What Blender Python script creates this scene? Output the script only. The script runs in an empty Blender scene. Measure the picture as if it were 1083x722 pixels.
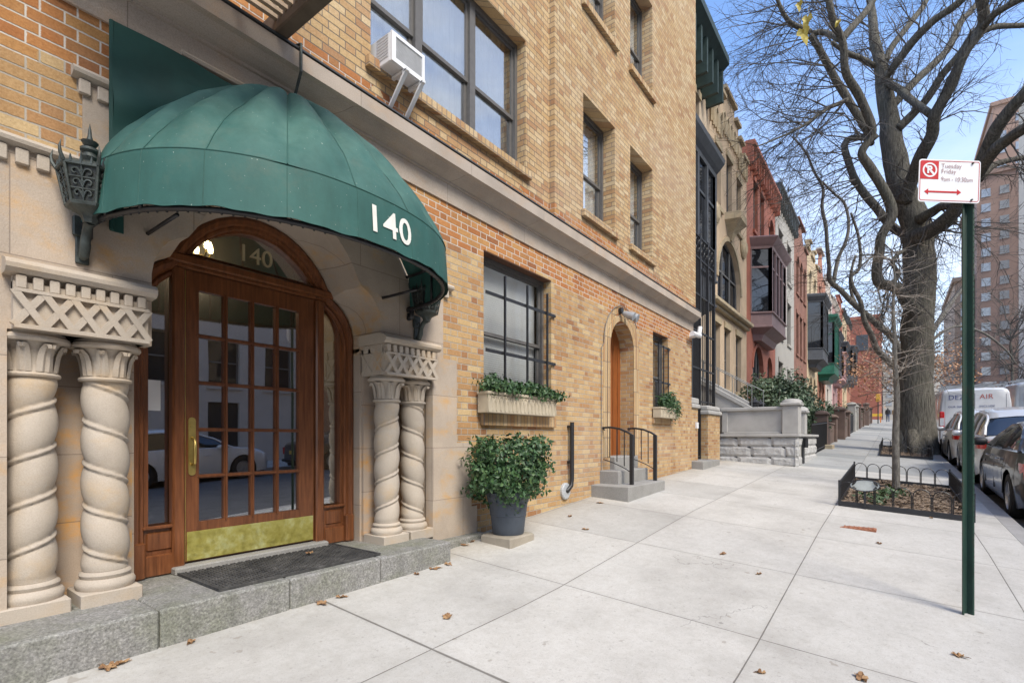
import bpy, math, random
from math import pi, sin, cos, tan, atan, radians, sqrt, hypot, floor
from mathutils import Vector, Matrix, noise
from mathutils.geometry import tessellate_polygon
random.seed(7)
S = bpy.context.scene
C = S.collection

# ------------------------------------------------------------------ camera, sky, sun, exposure
F = 540.0; CX = 541.5; HY = 463.0; TH = atan(403.5 / F); CT = cos(TH); ST = sin(TH)
cam_d = bpy.data.cameras.new('camera'); cam = bpy.data.objects.new('camera', cam_d); C.objects.link(cam)
cam_d.sensor_width = 36; cam_d.lens = F / 1083 * 36; cam_d.shift_y = (HY - 361) / 1083
cam_d.clip_start = 0.05; cam_d.clip_end = 3000
cam.rotation_euler = (pi / 2, 0, TH - pi / 2)
S.camera = cam
S.render.resolution_x = 1024; S.render.resolution_y = 682
S.render.engine = 'CYCLES'
S.view_settings.view_transform = 'Standard'; S.view_settings.look = 'None'
S.view_settings.gamma = 1; S.view_settings.use_curve_mapping = False
S.view_settings.exposure = 1.36

SUN_EL = radians(48); SUN_AZ = radians(-112)       # direction towards the sun, angle from +X
w = bpy.data.worlds.new('World'); S.world = w; w.use_nodes = True
nt = w.node_tree; bg = nt.nodes['Background']; bg.inputs['Strength'].default_value = 0.125
sky = nt.nodes.new('ShaderNodeTexSky'); sky.sky_type = 'NISHITA'; sky.sun_disc = False
sky.sun_elevation = SUN_EL; sky.sun_rotation = pi / 2 - SUN_AZ
sky.air_density = 1.15; sky.dust_density = 0.8; sky.ozone_density = 2.2
# thin high cloud that thickens towards the horizon
tc = nt.nodes.new('ShaderNodeTexCoord'); sp = nt.nodes.new('ShaderNodeSeparateXYZ')
nt.links.new(tc.outputs['Generated'], sp.inputs[0])
mp = nt.nodes.new('ShaderNodeMapping'); mp.inputs['Scale'].default_value = (1.2, 1.2, 4.5)
nt.links.new(tc.outputs['Generated'], mp.inputs[0])
nz = nt.nodes.new('ShaderNodeTexNoise'); nz.inputs['Scale'].default_value = 2.2; nz.inputs['Detail'].default_value = 7
nz.inputs['Roughness'].default_value = 0.6; nt.links.new(mp.outputs[0], nz.inputs['Vector'])
r1 = nt.nodes.new('ShaderNodeMapRange'); r1.inputs[1].default_value = 0.0; r1.inputs[2].default_value = 0.56
r1.inputs[3].default_value = 0.85; r1.inputs[4].default_value = 0.0; nt.links.new(sp.outputs['Z'], r1.inputs[0])
r2 = nt.nodes.new('ShaderNodeMapRange'); r2.inputs[1].default_value = 0.40; r2.inputs[2].default_value = 0.66
r2.inputs[3].default_value = 0.75; r2.inputs[4].default_value = 1.5; nt.links.new(nz.outputs['Fac'], r2.inputs[0])
# unseen white cloud bank added across the street, for pale reflections and fill
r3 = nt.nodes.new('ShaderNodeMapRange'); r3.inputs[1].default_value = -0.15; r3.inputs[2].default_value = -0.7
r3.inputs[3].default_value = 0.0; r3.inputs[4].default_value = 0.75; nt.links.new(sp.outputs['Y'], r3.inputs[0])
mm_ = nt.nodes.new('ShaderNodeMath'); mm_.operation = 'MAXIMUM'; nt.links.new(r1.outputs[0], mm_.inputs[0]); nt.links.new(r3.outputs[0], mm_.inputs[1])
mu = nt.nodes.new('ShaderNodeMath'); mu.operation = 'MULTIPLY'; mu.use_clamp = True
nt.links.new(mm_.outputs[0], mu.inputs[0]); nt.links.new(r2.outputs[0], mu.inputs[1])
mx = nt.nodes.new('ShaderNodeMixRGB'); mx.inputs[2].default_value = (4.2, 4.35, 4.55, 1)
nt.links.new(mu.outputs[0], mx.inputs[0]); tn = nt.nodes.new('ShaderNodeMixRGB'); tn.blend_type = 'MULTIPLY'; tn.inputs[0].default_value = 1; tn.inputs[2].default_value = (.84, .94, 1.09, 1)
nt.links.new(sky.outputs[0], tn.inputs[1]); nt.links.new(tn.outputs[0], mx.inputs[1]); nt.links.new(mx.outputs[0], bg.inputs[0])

sun_d = bpy.data.lights.new('sun', 'SUN'); sun_d.energy = 1.75; sun_d.angle = radians(24); sun_d.color = (1, 0.92, 0.80)
sun = bpy.data.objects.new('sun', sun_d); C.objects.link(sun)
sv = Vector((cos(SUN_EL) * cos(SUN_AZ), cos(SUN_EL) * sin(SUN_AZ), sin(SUN_EL)))
sun.rotation_euler = sv.to_track_quat('Z', 'Y').to_euler()

# ------------------------------------------------------------------ measured positions (metres; camera at the origin)
def atY(x, y, Y):
    u = (x - CX) / F; D = Y / (ST - u * CT)
    return Vector((D * (CT + u * ST), Y, -(y - HY) / F * D))
def atD(x, y, D):
    u = (x - CX) / F
    return Vector((D * (CT + u * ST), D * (ST - u * CT), -(y - HY) / F * D))
GT = [(-60, -2.2), (0, -1.15), (3.3, -1.11), (5.1, -.99), (7, -.87), (14.2, -.59), (24, -.22), (90, 2.75), (160, 4.2), (600, 6)]
def grade(X):
    if X <= GT[0][0]: return GT[0][1]
    for (a, b), (p, q) in zip(GT, GT[1:]):
        if X <= p: return b + (q - b) * (X - a) / (p - a)
    return GT[-1][1]
KY = -1.15                       # kerb line
def ground(X, Y):
    return grade(X) + .068 * (max(min(Y, 3.64), KY) - 3.64)
def road(X): return ground(X, KY) - .13

# ------------------------------------------------------------------ objects
ORG = {}
def thing(name, label, cat, loc=(0, 0, 0), group=None):
    o = bpy.data.objects.new(name, None); C.objects.link(o); o.location = loc
    o.empty_display_size = .1
    o['label'] = label; o['category'] = cat
    if group: o['group'] = group
    ORG[o.name] = Vector(loc)
    return o
def tag(o, label, cat, group=None, kind=None):
    if label: o['label'] = label
    if cat: o['category'] = cat
    if group: o['group'] = group
    if kind: o['kind'] = kind
    return o
def dup(root, loc=None, rz=None, label=None):
    r = root.copy(); C.objects.link(r)
    if loc is not None: r.location = loc
    if rz is not None: r.rotation_euler = (0, 0, rz)
    if label: r['label'] = label
    for ch in list(root.children):
        c = ch.copy(); C.objects.link(c); c.parent = r
        for g in ch.children:
            d = g.copy(); C.objects.link(d); d.parent = c
    return r

class MB:
    def __init__(s): s.v = []; s.f = []
    def add(s, vs, fs, tf=None):
        n = len(s.v)
        s.v += [tuple(tf @ Vector(p)) if tf is not None else tuple(p) for p in vs]
        s.f += [tuple(i + n for i in f) for f in fs]; return s
    def box(s, x0, x1, y0, y1, z0, z1, tf=None):
        if x0 > x1: x0, x1 = x1, x0
        if y0 > y1: y0, y1 = y1, y0
        if z0 > z1: z0, z1 = z1, z0
        v = [(x0, y0, z0), (x1, y0, z0), (x1, y1, z0), (x0, y1, z0), (x0, y0, z1), (x1, y0, z1), (x1, y1, z1), (x0, y1, z1)]
        return s.add(v, [(0, 3, 2, 1), (4, 5, 6, 7), (0, 1, 5, 4), (1, 2, 6, 5), (2, 3, 7, 6), (3, 0, 4, 7)], tf)
    def bbox(s, x0, x1, y0, y1, z0, z1, b=.01, tf=None):
        """box with chamfered edges"""
        if x0 > x1: x0, x1 = x1, x0
        if y0 > y1: y0, y1 = y1, y0
        if z0 > z1: z0, z1 = z1, z0
        b = min(b, (x1 - x0) * .45, (y1 - y0) * .45, (z1 - z0) * .45)
        rings = []
        for z, i in ((z0, b), (z0 + b, 0), (z1 - b, 0), (z1, b)):
            X0, X1, Y0, Y1 = x0 + i, x1 - i, y0 + i, y1 - i
            rings.append([(X0 + b, Y0, z), (X1 - b, Y0, z), (X1, Y0 + b, z), (X1, Y1 - b, z), (X1 - b, Y1, z), (X0 + b, Y1, z), (X0, Y1 - b, z), (X0, Y0 + b, z)])
        return s.loft(rings, True, True, tf)
    def loft(s, rings, closed=True, caps=True, tf=None):
        n = len(rings[0]); v = [p for r in rings for p in r]; f = []
        for i in range(len(rings) - 1):
            for j in range(n if closed else n - 1):
                a = i * n + j; b = i * n + (j + 1) % n
                f.append((a, b, b + n, a + n))
        if caps: f.append(tuple(range(n - 1, -1, -1))); f.append(tuple(range(len(v) - n, len(v))))
        return s.add(v, f, tf)
    def tube(s, pts, r, n=6, caps=True, tf=None):
        pts = [Vector(p) for p in pts]
        if not hasattr(r, '__len__'): r = [r] * len(pts)
        rings = []; up = None
        for i, p in enumerate(pts):
            d = (pts[min(i + 1, len(pts) - 1)] - pts[max(i - 1, 0)])
            d = d.normalized() if d.length > 1e-9 else Vector((0, 0, 1))
            if up is None: up = d.orthogonal().normalized()
            up = (up - d * up.dot(d))
            up = up.normalized() if up.length > 1e-6 else d.orthogonal().normalized()
            q = d.cross(up)
            rings.append([tuple(p + (up * cos(2 * pi * k / n) + q * sin(2 * pi * k / n)) * r[i]) for k in range(n)])
        return s.loft(rings, True, caps, tf)
    def lathe(s, prof, c=(0, 0), n=24, tf=None, fn=None):
        rings = [[(c[0] + (fn(r, z, 2 * pi * k / n) if fn else r) * cos(2 * pi * k / n), c[1] + (fn(r, z, 2 * pi * k / n) if fn else r) * sin(2 * pi * k / n), z) for k in range(n)] for r, z in prof]
        return s.loft(rings, True, True, tf)
    def slab(s, outer, holes, y0, y1, m=None, back=True):
        """polygon with holes in (a, z), extruded from y0 (front) to y1; m maps (a, y, z) to a point"""
        m = m or (lambda a, y, z: (a, y, z))
        loops = [[Vector((p[0], p[1], 0)) for p in L] for L in [outer] + list(holes)]
        flat = [p for L in loops for p in L]; tri = tessellate_polygon(loops); n = len(flat)
        v = [m(p.x, y0, p.y) for p in flat] + [m(p.x, y1, p.y) for p in flat]; f = []
        for t in tri:
            a, b, c_ = (flat[i] for i in t)
            if abs((b - a).cross(c_ - a).z) < 1e-10: continue
            if (b - a).cross(c_ - a).z < 0: t = (t[0], t[2], t[1])
            f.append(tuple(t))
            if back: f.append((t[0] + n, t[2] + n, t[1] + n))
        k = 0
        for L in loops:
            q = len(L)
            for i in range(q):
                a = k + i; b = k + (i + 1) % q; f.append((a, b, b + n, a + n))
            k += q
        return s.add(v, f)
    def build(s, name, mat, parent=None, smooth=False, auto=None):
        org = Vector((0, 0, 0)) if parent is None else ORG.get(parent.name, Vector((0, 0, 0)))
        me = bpy.data.meshes.new(name)
        me.from_pydata([tuple(Vector(p) - org) for p in s.v], [], s.f); me.validate(); me.update()
        import bmesh as BM
        b = BM.new(); b.from_mesh(me); BM.ops.recalc_face_normals(b, faces=b.faces); b.to_mesh(me); b.free()
        if mat: me.materials.append(mat)
        o = bpy.data.objects.new(name, me); C.objects.link(o)
        if smooth:
            me.polygons.foreach_set('use_smooth', [True] * len(me.polygons))
            if auto: me.set_sharp_from_angle(angle=radians(auto))
        if parent is not None: o.parent = parent; ORG[o.name] = org
        return o

def arc(cx, cz, r, a0, a1, n=12, rz=None):
    rz = rz or r
    return [(cx + r * cos(a0 + (a1 - a0) * i / n), cz + rz * sin(a0 + (a1 - a0) * i / n)) for i in range(n + 1)]
def rect(x0, x1, z0, z1): return [(x0, z0), (x1, z0), (x1, z1), (x0, z1)]
def archp(x0, x1, z0, zs, n=14, rise=None):
    r = (x1 - x0) / 2
    return [(x0, z0), (x1, z0)] + arc((x0 + x1) / 2, zs, r, 0, pi, n, rise)
def ring_slab(mb, outer, inner, y0, y1, m=None):
    mb.slab(outer, [inner], y0, y1, m); return mb

# ------------------------------------------------------------------ materials
class NT:
    def __init__(s, name):
        s.m = bpy.data.materials.new(name); s.m.use_nodes = True; s.t = s.m.node_tree
        s.b = s.t.nodes['Principled BSDF']; s.pos = s.t.nodes.new('ShaderNodeNewGeometry').outputs['Position']
    def n(s, k, **kw):
        o = s.t.nodes.new(k)
        for a, b in kw.items(): setattr(o, a, b)
        return o
    def put(s, sock, v):
        if isinstance(v, bpy.types.NodeSocket): s.t.links.new(v, sock)
        else: sock.default_value = (tuple(v) + (1,) if hasattr(v, '__len__') and len(v) == 3 and sock.type == 'RGBA' else v)
    def math(s, op, a, b=0, clamp=False):
        o = s.n('ShaderNodeMath', operation=op, use_clamp=clamp); s.put(o.inputs[0], a); s.put(o.inputs[1], b); return o.outputs[0]
    def noise(s, scale, detail=4, rough=.55, vec=None, sc=None):
        o = s.n('ShaderNodeTexNoise'); o.inputs['Scale'].default_value = scale; o.inputs['Detail'].default_value = detail; o.inputs['Roughness'].default_value = rough
        v = vec or s.pos
        if sc: mp = s.n('ShaderNodeMapping'); mp.inputs['Scale'].default_value = sc; s.put(mp.inputs[0], v); v = mp.outputs[0]
        s.put(o.inputs['Vector'], v); return o.outputs['Fac']
    def ramp(s, f, stops):
        o = s.n('ShaderNodeValToRGB'); e = o.color_ramp.elements
        while len(e) < len(stops): e.new(.5)
        for el, (p, c) in zip(e, stops): el.position = p; el.color = tuple(c) + (1,) if len(c) == 3 else c
        s.put(o.inputs[0], f); return o.outputs[0]
    def mix(s, f, a, b, mode='MIX'):
        o = s.n('ShaderNodeMixRGB', blend_type=mode); s.put(o.inputs[0], f); s.put(o.inputs[1], a); s.put(o.inputs[2], b); return o.outputs[0]
    def rng(s, v, a, b, c=0, d=1):
        o = s.n('ShaderNodeMapRange'); s.put(o.inputs[0], v)
        for i, k in enumerate((a, b, c, d)): o.inputs[i + 1].default_value = k
        return o.outputs[0]
    def bump(s, h, strength=.4, dist=.01):
        o = s.n('ShaderNodeBump'); o.inputs['Strength'].default_value = strength; o.inputs['Distance'].default_value = dist
        s.put(o.inputs['Height'], h); s.put(s.b.inputs['Normal'], o.outputs[0])
    def col(s, c): s.put(s.b.inputs['Base Color'], c)
    def set(s, **k):
        for a, b in k.items(): s.put(s.b.inputs[a.replace('_', ' ')], b)
        return s

def simple(name, col, rough=.6, var=.15, scale=8, metal=0, bump=.15, bscale=60, spec=.5, bdist=.004, obj=False):
    m = NT(name); vec = None
    if obj: vec = m.n('ShaderNodeTexCoord').outputs['Object']
    f = m.noise(scale, 5, .6, vec)
    lo = [x * (1 - var) for x in col]; hi = [min(1, x * (1 + var)) for x in col]
    m.col(m.ramp(f, [(.3, lo), (.7, hi)])); m.set(Roughness=rough, Metallic=metal); m.b.inputs['Specular IOR Level'].default_value = spec
    if bump: m.bump(m.noise(bscale, 3, .5, vec), bump, bdist)
    return m.m

def brick(name, cols, mortar, h=.0677, Ls=.213, Hs=.102, joint=.0095, band=None, band_cols=None, band_mortar=None, dirt=.25, bump=.7):
    """Flemish bond laid on X+Y and Z"""
    m = NT(name); sp = m.n('ShaderNodeSeparateXYZ'); m.put(sp.inputs[0], m.pos)
    a = m.math('ADD', sp.outputs[0], sp.outputs[1]); z = m.math('ADD', sp.outputs[2], 50)
    P = Ls + Hs
    row_f = m.math('DIVIDE', z, h); row = m.math('FLOOR', row_f); zf = m.math('MULTIPLY', m.math('SUBTRACT', row_f, row), h)
    sh = m.math('MULTIPLY', m.math('MODULO', row, 2), P / 2)
    jit = m.noise(1.0, 1, .5); 
    ap = m.math('DIVIDE', m.math('ADD', m.math('ADD', a, 300 * P), sh), P)
    cell = m.math('FLOOR', ap); f = m.math('MULTIPLY', m.math('SUBTRACT', ap, cell), P)
    isH = m.math('GREATER_THAN', f, Ls)
    loc = m.math('SUBTRACT', f, m.math('MULTIPLY', isH, Ls))
    wob = m.math('MULTIPLY', m.math('SUBTRACT', m.noise(40, 2, .5), .5), .006)
    mm = m.math('MINIMUM', m.math('ADD', loc, wob), m.math('ADD', zf, wob))
    brickmask = m.rng(m.math('ADD', mm, m.math('MULTIPLY', m.math('SUBTRACT', m.noise(120, 3, .7), .5), .006)), joint - .003, joint + .0015)       # 0 in mortar, 1 in brick
    cx = m.n('ShaderNodeCombineXYZ'); m.put(cx.inputs[0], m.math('ADD', m.math('MULTIPLY', cell, 2), isH)); m.put(cx.inputs[1], row)
    wn = m.n('ShaderNodeTexWhiteNoise', noise_dimensions='3D'); m.put(wn.inputs[0], cx.outputs[0])
    def rmp(cs): return m.ramp(wn.outputs['Value'], [((i + .5) / len(cs), c) for i, c in enumerate(cs)])
    bc = rmp(cols); mo = mortar
    if band:
        # courses relaid in another brick: hard-edged on a course line, with a little stepping
        st = m.math('MULTIPLY', m.math('SUBTRACT', m.noise(.9, 2, .5), .5), .5)
        zz = m.math('ADD', m.math('MULTIPLY', row, h), m.math('SUBTRACT', st, 50))
        msk = m.math('MULTIPLY', m.math('GREATER_THAN', zz, band[0]), m.math('LESS_THAN', zz, band[1]))
        bc = m.mix(msk, bc, rmp(band_cols)); mo = m.mix(msk, mortar, band_mortar)
    grain = m.noise(90, 4, .6)
    bc = m.mix(m.rng(grain, .3, .75), bc, m.mix(1.0, bc, (.72, .66, .6), 'MULTIPLY'))
    sp2 = m.noise(260, 2, .6); bc = m.mix(m.rng(sp2, .64, .70, 0, .55), bc, (.13, .08, .05))
    cc = m.mix(brickmask, mo, bc)
    d = m.noise(.8, 6, .65); cc = m.mix(m.rng(d, .42, .8, 0, dirt), cc, m.mix(1, cc, (.55, .5, .46), 'MULTIPLY'))
    soot = m.rng(m.noise(1.6, 6, .7, sc=(1.5, 1.5, .25)), .50, .74, 0, .5); cc = m.mix(soot, cc, m.mix(1, cc, (.62, .58, .55), 'MULTIPLY'))
    e = m.noise(.35, 5, .6, sc=(1, 1, 2.2)); cc = m.mix(m.rng(e, .5, .75, 0, .35), cc, (.50, .42, .34))
    m.col(cc); m.set(Roughness=.9); m.b.inputs['Specular IOR Level'].default_value = .25
    m.bump(m.math('ADD', m.math('MULTIPLY', brickmask, .8), m.math('MULTIPLY', grain, .25)), bump, .006)
    return m.m

def stone(name, base, stain=(.62, .30, .06), st=.5, joints=None, rough=.85, grit=.35, green=0, wide=0):
    m = NT(name); n1 = m.noise(2.5, 6, .6); n2 = m.noise(160, 3, .6)
    c = m.ramp(n1, [(.25, [x * .8 for x in base]), (.55, base), (.8, [min(1, x * 1.12) for x in base])])
    c = m.mix(m.rng(n2, .35, .75, 0, grit), c, m.mix(1, c, (.55, .52, .5), 'MULTIPLY'))
    if st:
        w_ = m.noise(1.7, 4, .6, sc=(1.3, 1.3, 2.6)); w2 = m.noise(7, 5, .7)
        ms = m.math('MULTIPLY', m.rng(w_, .50 - wide, .66 - wide), m.rng(w2, .36, .62), True)
        c = m.mix(m.math('MULTIPLY', ms, st), c, stain)
    if green:
        c = m.mix(m.rng(m.noise(3, 5, .7), .48, .75, 0, green), c, (.13, .15, .09))
    if joints:
        sp = m.n('ShaderNodeSeparateXYZ'); m.put(sp.inputs[0], m.pos)
        hz, lx, off = joints
        row_f = m.math('DIVIDE', m.math('ADD', sp.outputs[2], 50 + off), hz); row = m.math('FLOOR', row_f)
        zf = m.math('MULTIPLY', m.math('SUBTRACT', row_f, row), hz)
        a = m.math('ADD', m.math('ADD', m.math('ADD', sp.outputs[0], sp.outputs[1]), 50), m.math('MULTIPLY', m.math('MODULO', row, 2), lx / 2))
        af = m.math('MULTIPLY', m.math('FRACT', m.math('DIVIDE', a, lx)), lx)
        jm = m.math('LESS_THAN', m.math('MINIMUM', zf, af), .006)
        cell = m.math('ADD', m.math('FLOOR', m.math('DIVIDE', a, lx)), m.math('MULTIPLY', row, 7.3))
        wn = m.n('ShaderNodeTexWhiteNoise', noise_dimensions='1D'); m.put(wn.inputs['W'], cell)
        c = m.mix(.25, c, m.mix(1, c, m.ramp(wn.outputs['Value'], [(0, (.7, .7, .72)), (1, (1.2, 1.15, 1.1))]), 'MULTIPLY'))
        c = m.mix(m.math('MULTIPLY', jm, .6), c, (.16, .13, .11))
    m.col(c); m.set(Roughness=rough); m.b.inputs['Specular IOR Level'].default_value = .25
    m.bump(m.math('ADD', n2, m.math('MULTIPLY', m.noise(30, 4, .6), .6)), .35, .006)
    return m.m

def concrete_walk():
    m = NT('sidewalk_concrete'); sp = m.n('ShaderNodeSeparateXYZ'); m.put(sp.inputs[0], m.pos)
    X, Y = sp.outputs[0], sp.outputs[1]
    wob = m.math('MULTIPLY', m.math('SUBTRACT', m.noise(5, 2, .5), .5), .012)
    fx = m.math('DIVIDE', m.math('ADD', X, 100 * 1.485 - 2.1 + 1.485 * 2), 1.485); fy = m.math('DIVIDE', m.math('ADD', Y, 10 * 1.46 - .69), 1.46)
    cx_, cy_ = m.math('FLOOR', fx), m.math('FLOOR', fy)
    dx = m.math('MULTIPLY', m.math('ABSOLUTE', m.math('SUBTRACT', m.math('FRACT', m.math('ADD', fx, .5)), .5)), 1.485)
    dy = m.math('MULTIPLY', m.math('ABSOLUTE', m.math('SUBTRACT', m.math('FRACT', m.math('ADD', fy, .5)), .5)), 1.46)
    dj = m.math('ADD', m.math('MINIMUM', dx, dy), m.math('MULTIPLY', wob, .3))
    groove = m.math('MAXIMUM', m.rng(dj, .002, .005, 1, 0), m.math('MULTIPLY', m.rng(m.math('ADD', dx, m.math('MULTIPLY', wob, .8)), .006, .012, 1, 0), m.math('MULTIPLY', m.math('LESS_THAN', X, 2.6), m.math('GREATER_THAN', Y, 1.2))))
    cb = m.n('ShaderNodeCombineXYZ'); m.put(cb.inputs[0], cx_); m.put(cb.inputs[1], cy_)
    wn = m.n('ShaderNodeTexWhiteNoise', noise_dimensions='3D'); m.put(wn.inputs[0], cb.outputs[0])
    # paving beyond the building line is an older, cooler flag
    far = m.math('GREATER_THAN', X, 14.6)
    n1 = m.noise(1.3, 6, .62); n2 = m.noise(14, 5, .7); n3 = m.noise(170, 3, .7)
    base = m.ramp(n1, [(.25, (.40, .385, .355)), (.5, (.50, .485, .45)), (.8, (.565, .55, .515))])
    base = m.mix(m.rng(m.noise(55, 4, .7), .45, .7, 0, .35), base, m.mix(1, base, (.74, .73, .71), 'MULTIPLY'))
    base = m.mix(m.rng(n2, .42, .8, 0, .6), base, m.mix(1, base, (.78, .755, .72), 'MULTIPLY'))
    base = m.mix(1, base, m.ramp(wn.outputs['Value'], [(0, (.95, .945, .93)), (.5, (1.04, 1.04, 1.04)), (1, (.84, .845, .845))]), 'MULTIPLY')
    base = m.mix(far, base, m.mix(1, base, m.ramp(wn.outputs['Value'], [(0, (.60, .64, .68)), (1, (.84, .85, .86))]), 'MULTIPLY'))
    spk = m.rng(n3, .58, .68, 0, .6); base = m.mix(spk, base, (.20, .185, .165))
    spk2 = m.rng(m.noise(9, 2, .5), .715, .735, 0, .5); base = m.mix(spk2, base, (.24, .21, .17))
    pit_ = m.rng(m.noise(34, 3, .6), .62, .70, 0, .5); base = m.mix(pit_, base, (.27, .255, .23))
    vor = m.n('ShaderNodeTexVoronoi'); vor.feature = 'F1'; vor.inputs['Scale'].default_value = 2.3; m.put(vor.inputs['Vector'], m.pos)
    gum = m.math('MULTIPLY', m.rng(vor.outputs['Distance'], .035, .05, .6, 0), m.math('GREATER_THAN', m.noise(1.1, 1), .52)); base = m.mix(gum, base, (.20, .19, .175))
    vc = m.n('ShaderNodeTexVoronoi'); vc.feature = 'DISTANCE_TO_EDGE'; vc.inputs['Scale'].default_value = .42
    wv_ = m.n('ShaderNodeVectorMath', operation='ADD'); m.put(wv_.inputs[0], m.pos); nn_ = m.n('ShaderNodeTexNoise'); nn_.inputs['Scale'].default_value = 2.2; nn_.inputs['Detail'].default_value = 6; m.put(nn_.inputs['Vector'], m.pos); m.put(wv_.inputs[1], nn_.outputs['Color']); m.put(vc.inputs['Vector'], wv_.outputs[0])
    crk = m.math('MULTIPLY', m.rng(vc.outputs['Distance'], .0008, .0028, .55, 0), m.math('GREATER_THAN', m.noise(.5, 2), .60)); base = m.mix(crk, base, (.16, .15, .135))
    base = m.mix(m.rng(m.noise(3.5, 6, .75, sc=(.25, 1, 1)), .52, .78, 0, .4), base, (.36, .345, .315))
    # dirt along the wall and blotches
    wl = m.rng(m.math('ADD', Y, m.math('MULTIPLY', n2, .5)), 3.35, 3.95, 0, .5); base = m.mix(wl, base, (.27, .23, .17))
    bl = m.rng(m.noise(.7, 7, .7), .55, .78, 0, .55); base = m.mix(bl, base, (.34, .325, .29))
    gj = m.rng(dj, .0, .05, .12, 0); base = m.mix(gj, base, (.28, .265, .24))
    base = m.mix(m.math('MULTIPLY', groove, .85), base, (.13, .12, .105))
    m.col(base); m.set(Roughness=.88); m.b.inputs['Specular IOR Level'].default_value = .3
    m.bump(m.math('SUBTRACT', m.math('MULTIPLY', n3, .35), m.math('MULTIPLY', groove, 1.5)), .5, .005)
    return m.m

def wood(name, c0, c1, rough=.38, axis=(9, 9, .7)):
    m = NT(name)
    f = m.noise(5, 6, .65, sc=axis); g = m.noise(60, 3, .6, sc=(1, 1, .06)); b = m.noise(1.6, 4)
    c = m.ramp(f, [(.3, c0), (.7, c1)]); c = m.mix(m.rng(g, .45, .8, 0, .5), c, [x * .35 for x in c0])
    c = m.mix(m.rng(b, .5, .8, 0, .45), c, [x * .55 for x in c1])
    m.col(c); m.set(Roughness=rough); m.bump(g, .15, .002); return m.m

def glass(name, tint=(.75, .8, .8), refl=.10, rough=.0, dark=None, gz=.75):
    m = NT(name); t = m.t; out = t.nodes['Material Output']
    fr = m.n('ShaderNodeLayerWeight'); fr.inputs[0].default_value = .5
    k = m.math('ADD', m.math('MULTIPLY', m.math('POWER', fr.outputs['Facing'], 3.5), gz), refl, True)
    gl = m.n('ShaderNodeBsdfGlossy'); gl.inputs['Roughness'].default_value = rough; gl.inputs['Color'].default_value = (.95, .97, 1, 1)
    bn = m.n('ShaderNodeBump'); bn.inputs['Strength'].default_value = .03; bn.inputs['Distance'].default_value = .02
    m.put(bn.inputs['Height'], m.noise(1.3, 2, .5)); m.put(gl.inputs['Normal'], bn.outputs[0])
    if dark: tr = m.n('ShaderNodeBsdfDiffuse'); tr.inputs[0].default_value = tuple(dark) + (1,)
    else: tr = m.n('ShaderNodeBsdfTransparent'); tr.inputs[0].default_value = tuple(tint) + (1,)
    mixn = m.n('ShaderNodeMixShader'); m.put(mixn.inputs[0], k); m.put(mixn.inputs[1], tr.outputs[0]); m.put(mixn.inputs[2], gl.outputs[0])
    m.put(out.inputs[0], mixn.outputs[0]); return m.m

def emit(name, col, s):
    m = NT(name); m.set(Roughness=.5); m.col(col); m.b.inputs['Emission Color'].default_value = tuple(col) + (1,); m.b.inputs['Emission Strength'].default_value = s; return m.m

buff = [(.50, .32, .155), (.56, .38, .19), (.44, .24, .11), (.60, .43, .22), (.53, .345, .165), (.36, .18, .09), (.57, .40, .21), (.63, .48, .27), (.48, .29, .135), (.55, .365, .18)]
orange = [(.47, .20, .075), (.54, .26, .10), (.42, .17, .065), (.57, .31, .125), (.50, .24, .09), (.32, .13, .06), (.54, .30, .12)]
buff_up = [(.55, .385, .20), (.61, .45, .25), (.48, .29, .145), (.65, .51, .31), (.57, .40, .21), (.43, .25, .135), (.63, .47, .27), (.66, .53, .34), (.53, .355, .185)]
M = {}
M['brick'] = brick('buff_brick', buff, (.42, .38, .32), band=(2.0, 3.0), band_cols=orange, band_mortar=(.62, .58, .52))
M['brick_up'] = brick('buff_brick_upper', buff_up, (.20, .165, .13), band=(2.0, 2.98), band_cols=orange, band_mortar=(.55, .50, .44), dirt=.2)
M['brick_sill'] = brick('sill_brick', buff_up, (.25, .2, .16), h=.4, Ls=.068, Hs=.068, joint=.011)
M['stone'] = stone('portal_stone', (.475, .40, .325), stain=(.56, .33, .12), st=.8, joints=(.52, .86, .02))
M['stone_carved'] = stone('carved_stone', (.48, .42, .35), stain=(.52, .33, .13), st=.35)
M['stone_niche'] = stone('stained_stone', (.47, .385, .31), stain=(.68, .33, .05), st=.85, joints=(.40, 9, .1), wide=.03)
M['cornice'] = stone('cornice_stone', (.50, .435, .37), st=.2, grit=.6, joints=(9, 1.35, 0))
M['flash'] = simple('cornice_flashing', (.05, .052, .055), .5)
M['granite'] = stone('granite_step', (.33, .32, .30), st=.08, grit=1.0, green=.7, stain=(.3, .25, .1))
def granite():
    m = NT('speckled_granite'); a = m.noise(75, 3, .8); b = m.noise(28, 4, .8); c0 = m.noise(3, 5, .7)
    c = m.ramp(a, [(.32, (.14, .14, .13)), (.47, (.25, .245, .235)), (.56, (.31, .305, .29)), (.70, (.46, .45, .43))])
    c = m.mix(m.rng(b, .40, .70, 0, .6), c, m.mix(1, c, (.5, .5, .48), 'MULTIPLY'))
    c = m.mix(m.rng(c0, .42, .68, 0, .65), c, m.mix(1, c, (.62, .68, .45), 'MULTIPLY'))
    c = m.mix(m.rng(m.noise(9, 4, .6, sc=(1, 1, .08)), .5, .75, 0, .35), c, (.08, .08, .07))
    m.col(c); m.set(Roughness=.85); m.bump(m.math('ADD', a, b), .6, .006); return m.m
M['granite'] = granite()
M['granite_step'] = stone('granite_light', (.34, .335, .32), st=.0, grit=.8, green=.1)
M['walk'] = concrete_walk()
M['kerb'] = stone('kerb_granite', (.38, .37, .355), st=0, joints=(9, 1.8, 0), green=.15)
M['asphalt'] = simple('asphalt', (.085, .085, .088), .9, .3, 3, bump=.5, bscale=120)
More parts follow.
